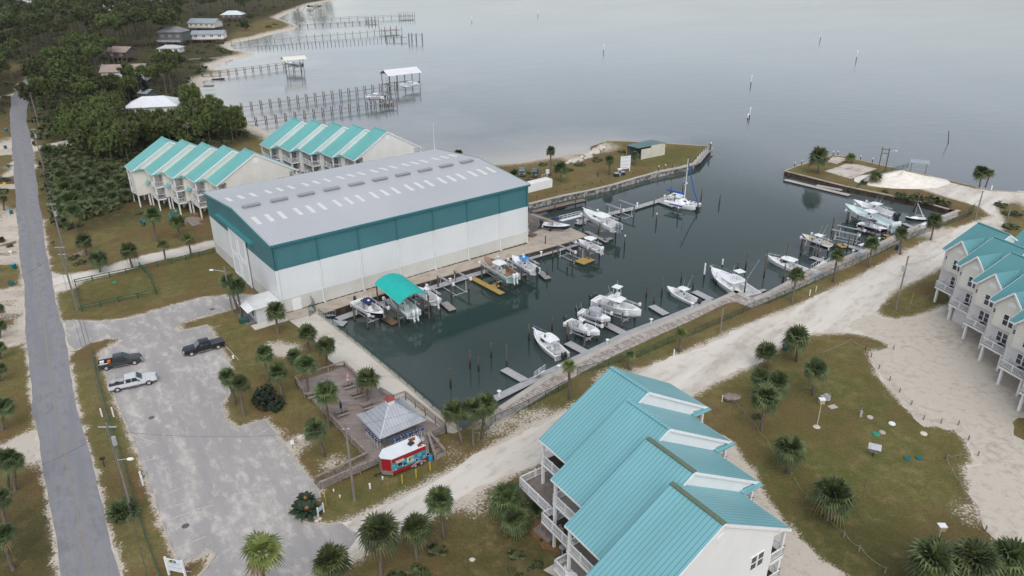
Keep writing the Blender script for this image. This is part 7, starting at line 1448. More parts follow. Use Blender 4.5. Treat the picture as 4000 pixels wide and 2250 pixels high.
def truck(name, label, a, c, paint, cover=None, load=False, Lf=None, cat='pickup truck'):
    b0, b1 = at(*a), at(*c); hd = heading(b0, b1); L = Lf or (b1-b0).length; ctr_ = (b0+b1)/2; t = thing(name, label, cat, ctr_, hd); k = L/6.0; h = .98
    # x: rear -> front
    st = [(-3.0, .62, .98, .97), (-2.9, .58, 1.05, 1.0), (-1.0, .56, 1.08, 1.0), (.9, .56, 1.12, 1.0), (1.3, .55, 1.18, .99), (2.5, .56, 1.12, .96), (2.92, .58, 1.02, .9), (3.0, .62, .9, .84)]
    mb = MB(); rows = [[(x*k, w*-.99, z0), (x*k, -w, (z0+z1)/2), (x*k, -w*.96, z1), (x*k, 0, z1+.03), (x*k, w*.96, z1), (x*k, w, (z0+z1)/2), (x*k, w*.99, z0)] for x, z0, z1, w in st if x > -1.05]
    mb.grid(rows); mb._add(rows[-1], [tuple(range(7))]); mb._add(rows[0], [tuple(range(6, -1, -1))]); mb.build('body', paint, t)
    mb = MB()
    for sg in (-1, 1): mb.bx((-3.0*k, sg*.99, .55), (-1.0*k, sg*.86, 1.12))
    mb.bx((-3.0*k, -.86, .55), (-2.92*k, .86, 1.1)); mb.bx((-2.92*k, -.86, .55), (-1.0*k, .86, .66)); bed = mb.build('cargo_bed', paint if cover else paint, t)
    MB().bx((-2.9*k, -.84, .661), (-1.02*k, .84, .68)).build('bed_liner', black, bed)
    if cover: MB().bx((-2.93*k, -.9, 1.121), (-1.02*k, .9, 1.16)).build('bed_cover', cover, bed)
    if load:
        for p, s_, m_, nm in (((-1.5*k, .1, .95), (.45, .5, .35), M('orange_plastic', (.75, .16, .02)), 'orange_box'), ((-2.5*k, .45, .9), (.6, .5, .3), trim, 'white_box'), ((-2.3*k, -.4, .82), (1.3, .35, .2), trim, 'white_box')): MB().box(p, s_).build(nm, m_, bed)
    cab = [(-1.0, 1.12, .98), (-.9, 1.82, .8), (.55, 1.84, .8), (1.35, 1.16, .96)]
    rows = [[(x*k, -w, 1.1), (x*k, -w*.93, z), (x*k, 0, z+.04), (x*k, w*.93, z), (x*k, w, 1.1)] for x, z, w in ((-1.02, 1.12, .98), (-.86, 1.82, .84), (.5, 1.86, .84), (1.32, 1.18, .94))]
    mb = MB(); mb.grid(rows); cb = mb.build('cab', paint, t)
    mb = MB(); mb.slab([(.62*k, -.76, 1.80), (1.25*k, -.86, 1.28), (1.25*k, .86, 1.28), (.62*k, .76, 1.80)], .03); mb.build('windscreen', M('vehicle_glass', (.06, .09, .10), (.12, .16, .17), rough=.05, spec=.7), cb)
    mb = MB(); mb.slab([(-1.0*k, -.78, 1.3), (-.9*k, -.72, 1.75), (-.9*k, .72, 1.75), (-1.0*k, .78, 1.3)], .02); mb.build('rear_window', glass, cb)
    for sg in (-1, 1):
        for x0, x1 in ((-.75, -.12), (-.02, .78)): mb = MB(); y0, y1 = sg*.965, sg*.855; q = [(x0*k, y0, 1.2), (x1*k, y0, 1.2), ((x1-.28 if x1 > .5 else x1)*k, y1, 1.72), (x0*k, y1, 1.72)]; mb._add([(x, y+sg*.012, z) for x, y, z in q], [(0, 1, 2, 3)]); mb.build('side_window', glass, cb)
        mb = MB(); mb.box((.85*k, sg*1.1, 1.25), (.14, .22, .22)); mb.build('mirror', black, cb)
        mb = MB(); mb.bx((-.95*k, sg*.9, .42), (1.0*k, sg*1.08, .48)); mb.build('running_board', chrome, t)
        MB().box((2.93*k, sg*.72, .92), (.14, .3, .2)).build('headlight', trim, t); MB().box((-3.0*k, sg*.88, .95), (.06, .16, .3)).build('tail_light', redp, t)
        for x in (-1.95, 1.95):
            w_ = MB().tube((x*k, sg*.78, .43), (x*k, sg*1.02, .43), .43, .43, 16).build('wheel', rubber, t); MB().tube((x*k, sg*.95, .43), (x*k, sg*1.03, .43), .25, .24, 10).build('rim', alu, w_)
    MB().bx((2.95*k, -.9, .5), (3.12*k, .9, .72)).build('front_bumper', chrome, t); MB().bx((2.985*k, -.5, .75), (3.03*k, .5, 1.0)).build('grille', black, t); MB().bx((-3.12*k, -.9, .5), (-3.0*k, .9, .7)).build('rear_bumper', chrome, t)
    MB().bx((-2.9*k, -.7, .35), (2.9*k, .7, .56)).build('chassis', black, t); return t
def paintm(nm, c): return M(nm, c, tuple(v*.85 for v in c), rough=.25, spec=.6)
zt0 = lambda x, y: (x/2.574, 1050+y/2.574)
truck('pickup_truck', 'black crew cab pickup with covered bed alone on the right of the lot', zt0(2225, 775), zt0(1880, 865), paintm('black_car_paint', (.012, .013, .017)), M('bed_cover_grey', (.06, .065, .075)), Lf=6.3)
truck('pickup_truck', 'dark grey pickup with orange and white boxes in its bed', zt0(1030, 1005), zt0(1405, 930), paintm('dark_grey_paint', (.05, .053, .05)), None, True, Lf=6.1)
truck('pickup_truck', 'silver white lifted pickup with empty black bed', zt0(1145, 1220), zt0(1540, 1130), paintm('silver_paint', (.62, .64, .66)), None, Lf=6.5)
truck('pickup_truck', 'dark grey pickup parked on the peninsula left of the small palm', (2040, 668), (2038, 694), MATS['dark_grey_paint'], None, Lf=5.6)
truck('pickup_truck', 'black pickup parked on the peninsula right of the small palm', (2092, 672), (2083, 696), MATS['black_car_paint'], None, Lf=5.6)
truck('parked_car', 'silver blue car half hidden in the wood by the tan roofed house', (388, 264), (414, 268), paintm('silver_blue_paint', (.3, .36, .42)), None, Lf=4.6, cat='car')
# person walking on the peninsula
def person():
    p = at(2335, 691); t = thing('person', 'person in dark top and trousers walking on the peninsula grass', 'person', p, R(100))
    me = bpy.data.meshes.new('body'); j = [(0, 0, .92), (0, 0, 1.2), (0, 0, 1.42), (0, 0, 1.52), (.02, 0, 1.66), (.0, .1, .88), (.10, .11, .48), (.02, .11, .07), (.2, .11, .03), (0, -.1, .88), (-.02, -.11, .48), (-.22, -.11, .12), (-.06, -.11, .03), (0, .2, 1.40), (-.05, .25, 1.12), (.08, .24, .88), (0, -.2, 1.40), (.05, -.25, 1.12), (.18, -.22, .92)]
    e = [(0, 1), (1, 2), (2, 3), (3, 4), (0, 5), (5, 6), (6, 7), (7, 8), (0, 9), (9, 10), (10, 11), (11, 12), (2, 13), (13, 14), (14, 15), (2, 16), (16, 17), (17, 18)]
    rad = [.15, .16, .15, .06, .10, .10, .07, .05, .04, .10, .07, .05, .04, .07, .05, .04, .07, .05, .04]
    me.from_pydata(j, e, []); o = bpy.data.objects.new('body', me); COL.objects.link(o); o.parent = t; me.materials.append(M('dark_clothes', (.04, .035, .04), (.07, .06, .07)))
    o.modifiers.new('skin', 'SKIN')
    for i, r_ in enumerate(rad): me.skin_vertices[0].data[i].radius = (r_, r_)
    me.skin_vertices[0].data[0].use_root = True
    s_ = o.modifiers.new('sub', 'SUBSURF'); s_.levels = 1; s_.render_levels = 1
    MB().ball((.03, 0, 1.66), .112, 10, 7, (1, .85, 1.15)).build('head', skin, t, True); MB().ball((.0, 0, 1.71), .115, 10, 6, (1, .9, .8)).build('hair', black, t, True)
    MB().lathe((0, 0, 1.0), [(.16, 0), (.19, .15), (.2, .4), (.1, .48)], 12).build('jacket', M('grey_jacket', (.12, .10, .12), (.16, .14, .16)), t, True)
person()
# pumps, board, flag staff, rocks
t = thing('notice_board', 'large white notice board on two posts above the fuel dock', 'sign', z20(1135, 700), R(25)); MB().bx((-1.5, -.06, .9), (1.5, .06, 4.6)).build('board', M('board_white', (.72, .74, .76), (.68, .70, .73)), t); mb = MB()
for z in (1.7, 2.7, 3.7): mb.bx((-1.5, -.075, z), (1.5, -.061, z+.08))
for x in (-1.55, 1.55): mb.bar((x, 0, 0), (x, 0, 4.7), .16)
mb.build('frame', trim, t); mb = MB()
for z in (1.1, 1.9, 2.9, 3.9): mb.bx((-1.1, -.07, z+.2), (1.0, -.062, z+.32))
mb.build('faded_lettering', M('faded_grey_print', (.42, .45, .5)), t)
z23 = zm(2380, 560, 6.44)
for x, y, w, h, lb in ((180, 835, 1.0, .95, 'dark dock box left of the white fuel pump'), (325, 800, 1.0, .95, 'dark dock box right of the white fuel pump')):
    b = z23(x, y); t = thing('dock_box', lb, 'dock box', b, R(25), 'dark dock boxes'); MB().box((0, 0, h/2), (w*1.2, w, h)).build('case', black, t); MB().box((0, 0, h+.06), (w*1.3, w*1.1, .12)).build('lid', greycv, t)
t = thing('fuel_pump', 'white topped fuel pump standing between two dark boxes', 'fuel pump', z23(250, 810), R(25)); MB().box((0, 0, .9), (.8, .6, 1.7)).build('cabinet', alu, t); MB().box((0, 0, 1.85), (1.1, .8, .25)).build('head', trim, t); MB().bx((-.3, -.32, .8), (.3, -.301, 1.4)).build('display', black, t)
t = thing('flag_staff', 'leaning pale pole behind the white fuel pump', 'pole', z23(288, 700)); MB().tube((0, 0, 0), (.45, 0, 4.6), .06, .05, 6).build('shaft', creamdk, t)
t = thing('small_sign', 'small white sign on legs beside the parked trucks', 'sign', z20(357, 745), R(10)); MB().bx((-.5, -.03, .8), (.5, .03, 2.1)).build('board', trim, t); MB().bar((0, .05, 0), (0, .05, 1.5), .08).build('leg', trim, t)
rg = random.Random(21)
rockm = M('limestone', (.58, .55, .48), (.48, .45, .39), sc=2, rough=.95); rk = []
for s_ in range(4):
    mb = MB(); mb.ball((0, 0, 0), 1, 8, 5); mb.v = [(x*rg.uniform(.75, 1.15), y*rg.uniform(.75, 1.15), z*rg.uniform(.6, .9)) for x, y, z in mb.v]; rk.append(mb.mesh('rock', rockm))
rl = [z20(560, 610), z20(640, 590), z20(720, 560), z20(780, 530), z20(830, 500), z20(870, 475), z20(925, 455)]
for i in range(60):
    u = rg.random()*(len(rl)-1); k = int(u); p = rl[k].lerp(rl[k+1], u-k)+Vector((rg.uniform(-1.2, 1.2), rg.uniform(-1.6, 1.6), 0)); o = bpy.data.objects.new('rock', rk[i % 4]); COL.objects.link(o); o.location = (p.x, p.y, .15); s_ = rg.uniform(.45, 1.0); o.scale = (s_, s_*rg.uniform(.7, 1.1), s_*.7); o.rotation_euler = (0, 0, rg.uniform(0, 6)); tag(o, 'white limestone rock in the riprap line along the peninsula', 'rock', 'white riprap rocks')
# ------------------------------------------------------------------ spit
z30_ = z30
sheet('concrete_pad', [z30_(565, 690), z30_(810, 610), z30_(1100, 665), z30_(830, 768)], .02, ground_mat('cracked_pad', srgb(202, 194, 184), srgb(190, 180, 168), srgb(140, 128, 116), .2, .6, None, .2), 1.2, .15)
sheet('concrete_pad', [z30_(600, 600), z30_(650, 540), z30_(775, 560), z30_(770, 585), z30_(690, 620)], .02, bpy.data.materials['cracked_pad'], 1.2, .1)
sc_, sd_ = z30_(1340, 790), z30_(1700, 830)
mb = MB(); rows = []
for k in range(9):
    u = k/8; r_ = 9.5*u; rows.append([(sc_.x+(r_*1.35*math.cos(a)+rg.uniform(-.3, .3)), sc_.y+r_*.75*math.sin(a)+rg.uniform(-.3, .3), 2.7*(1-u)**1.35*(1+.12*math.sin(3*a))+.02-(.05 if k == 8 else 0)) for a in [2*math.pi*i/28 for i in range(28)]])
mb.grid(rows, True); tag(mb.build('sand_heap', M('white_sand', srgb(232, 226, 216), srgb(218, 210, 198), sc=.8, rough=.95, kind='World'), None, True), 'tall white heap of sand on the spit', 'sand heap')
t = thing('double_utility_pole', 'tall H shaped timber utility frame with crossbars on the spit', 'utility pole', z30_(1140, 690), R(-40)); hh = height_to(z30_(1140, 690), 577)
for x in (-.9, .9): MB().tube((x, 0, 0), (x, 0, hh), .15, .12, 7).build('pole', pile_m, t)
mb = MB(); mb.bar((-1.1, 0, hh-.5), (1.1, 0, hh-.5), .16); mb.bar((-1.0, 0, hh-1.6), (1.0, 0, hh-1.6), .14); mb.build('crossbar', pile_m, t); MB().box((0, -.2, hh-2.6), (.5, .4, .9)).build('transformer', alu, t)
t = thing('lamp_post', 'timber pole with white lamp arm beside the H frame', 'lamp post', z30_(1175, 700)); hh = height_to(z30_(1175, 700), 590); MB().tube((0, 0, 0), (0, 0, hh), .14, .11, 7).build('pole', pile_m, t); MB().tube((0, 0, hh-.2), (1.8, .3, hh), .05, .05, 5).build('arm', alu, t); MB().box((2.0, .3, hh-.02), (.6, .25, .14)).build('lamp_head', trim, t)
t = thing('shelter', 'small fish cleaning shelter with grey metal roof over the spit edge', 'shelter', z30_(1505, 700, 0), R(-25)); 
for x in (-1.9, 1.9): MB().bar((x, 0, -.5), (x, 0, 2.9), .18).build('post', oldwood, t)
MB().slab([(-2.4, -1.1, 2.75), (2.4, -1.1, 2.75), (2.4, 1.1, 3.3), (-2.4, 1.1, 3.3)], .08).build('roof', bluegrey, t); MB().bx((-1.7, -.4, .9), (1.7, .4, 1.0)).build('table', greycv, t)
def chainlink(pts, label, h=1.25, step=2.6, z0=.0, dens_=True, name='chain_link_fence'):
    P_ = [p if isinstance(p, Vector) else at(*p) for p in pts]; o = P_[0]; t = thing(name, label, 'fence', (o.x, o.y, 0)); r_ = MB(); m_ = MB(); posts = []
    for a, c in zip(P_[:-1], P_[1:]):
        k = max(1, round((c-a).length/step)); a, c = a-o, c-o; r_.bar(a+Vector((0, 0, h)), c+Vector((0, 0, h)), .05); r_.bar(a+Vector((0, 0, .08)), c+Vector((0, 0, .08)), .03)
        for i in range(k): posts.append(a.lerp(c, i/k))
        m_.bar(a+Vector((0, 0, h*.52)), c+Vector((0, 0, h*.52)), .012, h*.9)
    posts.append(P_[-1]-o); pm = MB().tube((0, 0, 0), (0, 0, h+.04), .045, .045, 5).mesh('post', greenp)
    for q in posts: ob = bpy.data.objects.new('post', pm); COL.objects.link(ob); ob.parent = t; ob.location = (q.x, q.y, 0)
    r_.build('rail', greenp, t); m_.build('mesh_panel', MESHM, t); return t
def mesh_mat():
    m, n, l, b = base_mat('green_wire_mesh'); b.inputs['Base Color'].default_value = (.012, .06, .04, 1); b.inputs['Alpha'].default_value = .17; b.inputs['Roughness'].default_value = .6; return m
MESHM = mesh_mat()
chainlink([(1247, 1232), (1420, 1367), (1560, 1482), (1656, 1565), (1760, 1655)], 'green chain link fence along the quay above the basin')
chainlink([z200(660, 1449), z200(860, 1400), z200(1075, 1330), z200(1290, 1270), z200(1570, 1145), z200(1835, 1045), z200(2080, 940), z200(2315, 835), z200(2430, 775), (3000, 1186), (3150, 1120), (3300, 1048), (3415, 1000), (3560, 930), (3700, 880), (3790, 845)], 'long green chain link fence along the verge behind the boardwalk')
chainlink([(1888, 1690), (1935, 1650), (2000, 1622), (2130, 1557), (2230, 1505)], 'green chain link fence between boardwalk and lane beside the palm trio')
chainlink([z30_(890, 865), z30_(1000, 780), z30_(1240, 700), z30_(1405, 660)], 'sagging green fence crossing the spit beside the sand heap', 1.3)
chainlink([z10(535, 470), z10(600, 560), z10(540, 610)], 'tall green gate panels at the end of the shed pavement', 2.1, 1.4, name='gate')
chainlink([z30_(2000, 1150), z30_(2060, 1110)], 'tall green gate leaves across the lane at the boardwalk end', 2.3, 1.0, name='gate')
# green pipe rail fence round the lawn
def piperail(pts, label, h=1.05, step=3.0):
    P_ = [O(*p) if not isinstance(p, Vector) else p for p in pts]; o = P_[0]; t = thing('pipe_rail_fence', label, 'fence', o); r_ = MB(); posts = []
    for a, c in zip(P_[:-1], P_[1:]):
        k = max(1, round((c-a).length/step)); a, c = a-o, c-o
        for z in (h, h*.55): r_.bar(a+Vector((0, 0, z)), c+Vector((0, 0, z)), .11)
        for i in range(k): posts.append(a.lerp(c, i/k))
    posts.append(P_[-1]-o); pm = MB().bar((0, 0, 0), (0, 0, h+.08), .13).mesh('post', greenp)
    for q in posts: ob = bpy.data.objects.new('post', pm); COL.objects.link(ob); ob.parent = t; ob.location = (q.x, q.y, 0)
    r_.build('rail', greenp, t)
piperail([(537, 638), (360, 680), (190, 716)], 'dark green pipe rail fence along the sandy lane'); piperail([(190, 716), (207, 783)], 'dark green pipe rail fence facing the road'); piperail([(207, 783), (300, 760), (394, 741)], 'dark green pipe rail fence on the near side of the lawn'); piperail([(394, 741), (378, 700), (352, 672)], 'dark green pipe rail fence closing the lawn on the right')
# low single green pipe along the lot
lp = OO([(232, 885), (244, 945), (262, 1010), (282, 1080), (310, 1160), (336, 1250), (366, 1350), (404, 1455), (420, 1500)]); t = thing('low_pipe_rail', 'low dark green pipe rail between the road verge and the parking lot', 'fence', lp[0]); mb = MB(); pm = MB().tube((0, 0, 0), (0, 0, .5), .07, .07, 6).mesh('post', greenp)
for a, c in zip(lp[:-1], lp[1:]):
    a, c = a-lp[0], c-lp[0]; k = max(1, round((c-a).length/2.4)); mb.bar(a+Vector((0, 0, .42)), c+Vector((0, 0, .42)), .12)
    for i in range(k): ob = bpy.data.objects.new('post', pm); COL.objects.link(ob); ob.parent = t; ob.location = a.lerp(c, i/k)
mb.build('rail', greenp, t)
# wheel stops
wsl = resample(OO([(248, 886), (268, 945), (292, 1005), (318, 1070), (345, 1135), (372, 1210), (402, 1300), (440, 1400)]), 2.6)
for i, (a, c) in enumerate(zip(wsl[:-1], wsl[1:])):
    hd = heading(a, c); o = tag(MB().box((0, 0, .07), (1.85, .16, .14), 0, .9).build('wheel_stop', conc), 'weathered concrete wheel stop along the road side of the lot', 'wheel stop', 'wheel stops of the lot'); o.location = (a+c)/2; o.rotation_euler = (0, 0, hd)
# ------------------------------------------------------------------ utility poles and wires
POL = {}
def upole(key, b, top, label, arms=(), trans=None, lamp=None, hmax=12.5):
    p = at(*b); h = min(hmax, height_to(p, top)); t = thing('utility_pole', label, 'utility pole', p, 0, 'utility poles'); q = at(0, 0)
    MB().tube((0, 0, 0), (0, 0, h), .17, .12, 8).build('shaft', M('grey_pole_wood', (.17, .155, .14), (.24, .22, .20), sc=2, rough=.9, stretch=(1, 1, .3)), t)
    for dz, w in arms: MB().bar((-w/2, 0, h-dz), (w/2, 0, h-dz), .12).build('crossarm', alu, t)
    if trans: MB().tube((.36*trans, -.1, h-2.8), (.36*trans, -.1, h-1.8), .27, .27, 10).build('transformer', alu, t)
    if lamp: MB().tube((0, 0, h-lamp[1]), (lamp[0], -.4, h-lamp[1]+.5), .05, .04, 5).build('lamp_arm', alu, t); MB().ball((lamp[0]*1.12, -.45, h-lamp[1]+.5), .3, 8, 5, (1.4, .8, .5)).build('lamp_head', trim, t)
    POL[key] = p+Vector((0, 0, h)); return t
upole('a', (155, 500), 291, 'far utility pole at the road bend beside the wood')
upole('b', (172, 660), 500, 'utility pole with transformer beside the wide shaggy palm', ((.4, 1.6),), 1)
upole('c', (262, 1015), 666, 'utility pole with transformers at the roadside thicket', ((.3, 1.8),), 1)
upole('d', (303, 1212), 830, 'utility pole beside the green fenced lawn', ((.3, 1.8), (1.6, 1.4)))
upole('e', (516, 2000), 1649, 'grey utility pole with transformer and lamp beside the lot', ((.5, 2.0),), 1, (1.6, 5))
upole('f', (760, 2900), 2200, 'nearest utility pole outside the lower edge')
upole('g', (909, 1221), 1040, 'slim lamp pole beside the annex palms', (), None, (-1.9, 1.0))
upole('h', (1385, 1953), 1661, 'weathered utility pole beside the deck ramp', ((.5, .9),))
upole('i', (3498, 1211), 1000, 'leaning utility pole with grey transformer on the grass islet', (), -1)
upole('j', (2812, 1302), 1205, 'short brown pole on the verge beside the boardwalk bend')
upole('k', (3808, 862), 746, 'slim grey pole beside the gate at the boardwalk end', ((.2, .8),))
upole('l', (3925, 890), 800, 'thin pole with white box beyond the right townhouses')
def wire(a, b, label, sag=.8, off=0, r=.018):
    pts = []
    for i in range(13):
        u = i/12; p = a.lerp(b, u); p = p+Vector((off, 0, -sag*4*u*(1-u))); pts.append(p-a)
    mb = MB(); mb.chain(pts, r, 4); o = tag(mb.build('power_line', wire_m), label, 'power line', 'overhead wires'); o.location = a
for ka, kb in ('ab', 'bc', 'cd', 'de'):
    nm = {'ab': 'far road bend', 'bc': 'wood lane', 'cd': 'roadside thicket', 'de': 'parking lot verge'}[ka+kb]
    for dz, off, w in ((.2, -.6, 'upper left'), (.2, .6, 'upper right'), (1.9, 0, 'lower')): wire(POL[ka]-Vector((0, 0, dz)), POL[kb]-Vector((0, 0, dz)), '%s overhead wire beside the %s' % (w, nm), .7, off, .03 if dz > 1 else .022)
wire(POL['e']-Vector((0, 0, 1)), POL['h']-Vector((0, 0, .4)), 'thin wire crossing above the parking lot to the deck pole', 1.0)
wire(POL['e']-Vector((0, 0, .8)), at(-40, 1880, 7), 'dark wire crossing the road near the mailbox', .8); wire(POL['e']-Vector((0, 0, .5)), POL['e']+(POL['e']-POL['d'])*.8, 'main cable running on beside the road at the bottom', 1.0, 0, .035)
wire(POL['d']-Vector((0, 0, 1)), at(-40, 1130, 6.5), 'wire crossing the road beside the green fenced lawn', .6); wire(POL['h']-Vector((0, 0, .5)), POL['j'], 'long thin wire over the basin corner and palm trio', 1.5); wire(POL['i']-Vector((0, 0, 1.5)), at(3690, 980, 9), 'wire from the transformer pole to the right townhouses', .6)
# ------------------------------------------------------------------ small things
def bin_(p, label, body=tealbin, lid=bluelid, tip=False, h=1.05):
    b = at(*p); t = thing('wheelie_bin', label, 'wheelie bin', b, random.Random(int(b.y)).uniform(-.4, .4), 'wheelie bins'); MB().box((0, 0, h*.5), (.6*.85, .7*.85, h*.95), 0, 1.2).build('body', body, t); MB().box((0, -.02, h), (.66, .78, .09)).build('lid', lid, t)
    MB().tube((-.3, .3, .1), (.3, .3, .1), .1, .1, 8).build('wheels', black, t)
    if tip: t.rotation_euler = (R(85), 0, 1.0); t.location.z = .35
zl2 = lambda x, y: (x/3.22, 550+y/3.22)
bin_(zl2(72, 100), 'teal bin with blue lid on the left roadside, third from the top'); bin_(zl2(95, 330), 'tipped over green bin on the left roadside scrub', tip=True, lid=tealbin); bin_(zl2(147, 920), 'teal bin with cyan lid beside the pale left driveways'); bin_((58, 1050), 'teal bin with blue lid by the left road edge opposite the lane'); bin_((40, 1110), 'dark green bin lying on the left roadside', lid=tealbin, tip=True); bin_((26, 513), 'teal bin with blue lid farthest up the left roadside'); bin_(zl2(427, 50), 'dark brown bin at the mouth of the white wood lane', M('brown_bin', (.03, .022, .018)), MATS['brown_bin']); bin_((3065, 1368), 'teal bin with bright blue lid beside the big lawn palm'); 
t = thing('litter_bin', 'blue litter barrel at the green fence behind the boardwalk', 'barrel', at(3502, 975)); MB().lathe((0, 0, 0), [(.3, 0), (.34, .3), (.34, .7), (.3, 1.0)], 12).build('drum', M('blue_barrel', (.01, .03, .10)), t)
t = thing('litter_bin', 'bright blue barrel behind the food trailer', 'barrel', zt2(1870, 890)); MB().lathe((0, 0, 0), [(.24, 0), (.27, .2), (.27, .6), (.24, .8)], 12).build('drum', M('azure_barrel', (.02, .28, .6)), t)
t = thing('road_sign', 'yellow diamond warning sign on the left roadside', 'road sign', at(26, 745), R(-5)); MB().bar((0, 0, 0), (0, 0, 2.0), .07).build('post', alu, t); q = [(0, -.06, 1.35), (.6, -.06, 1.95), (0, -.06, 2.55), (-.6, -.06, 1.95)]; mb = MB(); mb._add(q+[(x, -.03, z) for x, y, z in q], [(0, 1, 2, 3), (7, 6, 5, 4), (0, 4, 5, 1), (1, 5, 6, 2), (2, 6, 7, 3), (3, 7, 4, 0)]); mb.build('panel', M('sign_yellow', (.75, .42, .01), (.7, .38, .01)), t)
for p, m_, lb in ((zl2(150, 1460), trim, 'white mailbox on a post at the left road edge'), (zl2(685, 1340), black, 'dark twin mailbox on the right road verge above the lane'), ((408, 1822), black, 'black mailbox on a post beside the lower road verge')):
    t = thing('mailbox', lb, 'mailbox', at(*p), R(20)); MB().bar((0, 0, 0), (0, 0, 1.1), .1).build('post', m_, t); MB().extr([(-.3, 1.1), (.3, 1.1), (.3, 1.3), (.2, 1.42), (-.2, 1.42), (-.3, 1.3)], -.14, .14).build('box', m_, t)
# entrance sign
t = thing('entrance_sign', 'white entrance sign on two posts with blue and yellow emblem at bottom', 'sign', at(694, 2252), R(-14)); MB().bx((-1.0, -.06, .75), (1.0, .06, 2.35)).build('board', M('sign_board_white', (.66, .70, .73), (.62, .66, .70)), t)
mb = MB(); mb.m = 0; mb.bx((-.62, -.075, 1.98), (-.45, -.061, 2.28)); mb.bx((-.12, -.075, 2.08), (.12, -.061, 2.22)); mb.m = 1; mb.bx((-.4, -.075, 1.98), (-.2, -.061, 2.28)); mb.bx((-.2, -.075, 2.22), (.3, -.061, 2.3)); mb.bx((.18, -.075, 2.0), (.3, -.061, 2.22)); mb.bx((-.2, -.075, 2.0), (.18, -.061, 2.08)); mb.build('emblem', [MATS['emblem_yellow'], navyhull], t)
mb = MB()
for z, x0, x1 in ((1.86, -.7, .7), (1.72, -.3, .25), (1.3, -.8, .85)): mb.bx((x0, -.07, z), (x1, -.061, z+.05))
mb.build('lettering', M('faded_blue_print', (.35, .40, .48)), t)
for x in (-1.0, 1.0): MB().bar((x, 0, 0), (x, 0, 2.5), .18).build('post', trim, t); MB().bar((x, 0, 1.0), (x, .9, 0), .12).build('brace', M('mauve_brace', (.5, .45, .5)), t)
t = thing('small_sign', 'small white sign frame beside the sago palms', 'sign', at(1255, 2010), R(60)); 
for x in (-.45, .45): MB().bar((x, 0, 0), (x, 0, 1.35), .13).build('post', trim, t)
MB().bx((-.4, -.04, .65), (.4, .04, 1.15)).build('board', M('pale_blue_board', (.45, .52, .6)), t)
t = thing('small_sign', 'small red and white sign on the lawn beside the lot', 'sign', at(1145, 1752), R(10)); MB().bar((0, 0, 0), (0, 0, .7), .06).build('post', oldwood, t); MB().bx((-.22, -.03, .7), (.22, .03, 1.35)).build('board', trim, t)
t = thing('small_sign', 'white plate with red post at the right edge of the lot', 'sign', at(914, 1412), R(-10)); MB().bar((0, 0, 0), (0, 0, .5), .07).build('post', rust, t); MB().bx((-.14, -.02, .5), (.14, .02, 1.15)).build('board', trim, t)
def stub(p, h, m_, label, cat='bollard', r=.08, grp=None, name='bollard'):
    t = thing(name, label, cat, at(*p), 0, grp); MB().tube((0, 0, 0), (0, 0, h), r, r, 8).build('shaft', m_, t); MB().lathe((0, 0, h-.02), [(r*1.15, 0), (r*1.15, .06), (.02, .12)], 8).build('cap', m_, t)
GY = 'yellow bollards by the food trailer'
stub((1450+1858/8.052, 1690+1190/8.052), 1.25, yellow, 'yellow bollard behind the trailer wheels, right one', grp=GY); stub((1450+1420/8.052, 1690+1415/8.052), 1.25, yellow, 'yellow bollard beside the trailer, middle one', grp=GY); stub((1572, 1889), 1.25, yellow, 'yellow bollard nearest the trailer nose, left one', grp=GY)
stub((1446, 1908), .7, trim, 'white standpipe on the grass below the deck ramp', 'standpipe', .12, name='standpipe'); stub((1495, 1872), .35, trim, 'short white vent pipe before the trailer tow bar', 'standpipe', .1, name='standpipe'); stub((1304, 1920), .3, trim, 'tiny white cap near the ramp foot', 'standpipe', .09, name='standpipe'); stub((1328, 1943), .3, trim, 'tiny white cap near the leaning yellow rod', 'standpipe', .09, name='standpipe')
stub((2820, 1568), 1.0, trim, 'white marker post at the lawn corner beside the boulder', 'marker post', .07, name='marker_post'); stub((2632, 1390), 1.1, trim, 'white marker post on the verge beside the shell lane', 'marker post', .09, name='marker_post'); stub((3162, 1155), 1.15, trim, 'white marker post near the first verge palm', 'marker post', .09, name='marker_post'); stub((3186, 1140), 1.1, creamdk, 'cream marker post near the first verge palm', 'marker post', .09, name='marker_post'); stub((3559, 1185), 2.0, yellow, 'thin yellow rod on the grass islet', 'rod', .04, name='marker_rod'); stub((1275, 1980), 2.2, yellow, 'thin leaning yellow rod on the grass by the sago palms', 'rod', .04, name='marker_rod'); stub((3871, 745), 1.3, trim, 'white post beside the palm pair on the spit road', 'marker post', .14, name='marker_post')
stub((400, 1628), 1.3, trim, 'white pipe at the roadside verge above the lot', 'standpipe', .1, name='standpipe'); stub((445, 1628), 1.5, trim, 'leaning white pipe beside the green rail', 'standpipe', .1, name='standpipe'); stub((560, 1895), 1.3, trim, 'white pipe by the clump palm at the lot edge', 'standpipe', .12, name='standpipe'); stub((553, 1872), 1.1, trim, 'second white pipe by the clump palm at the lot edge', 'standpipe', .12, name='standpipe')
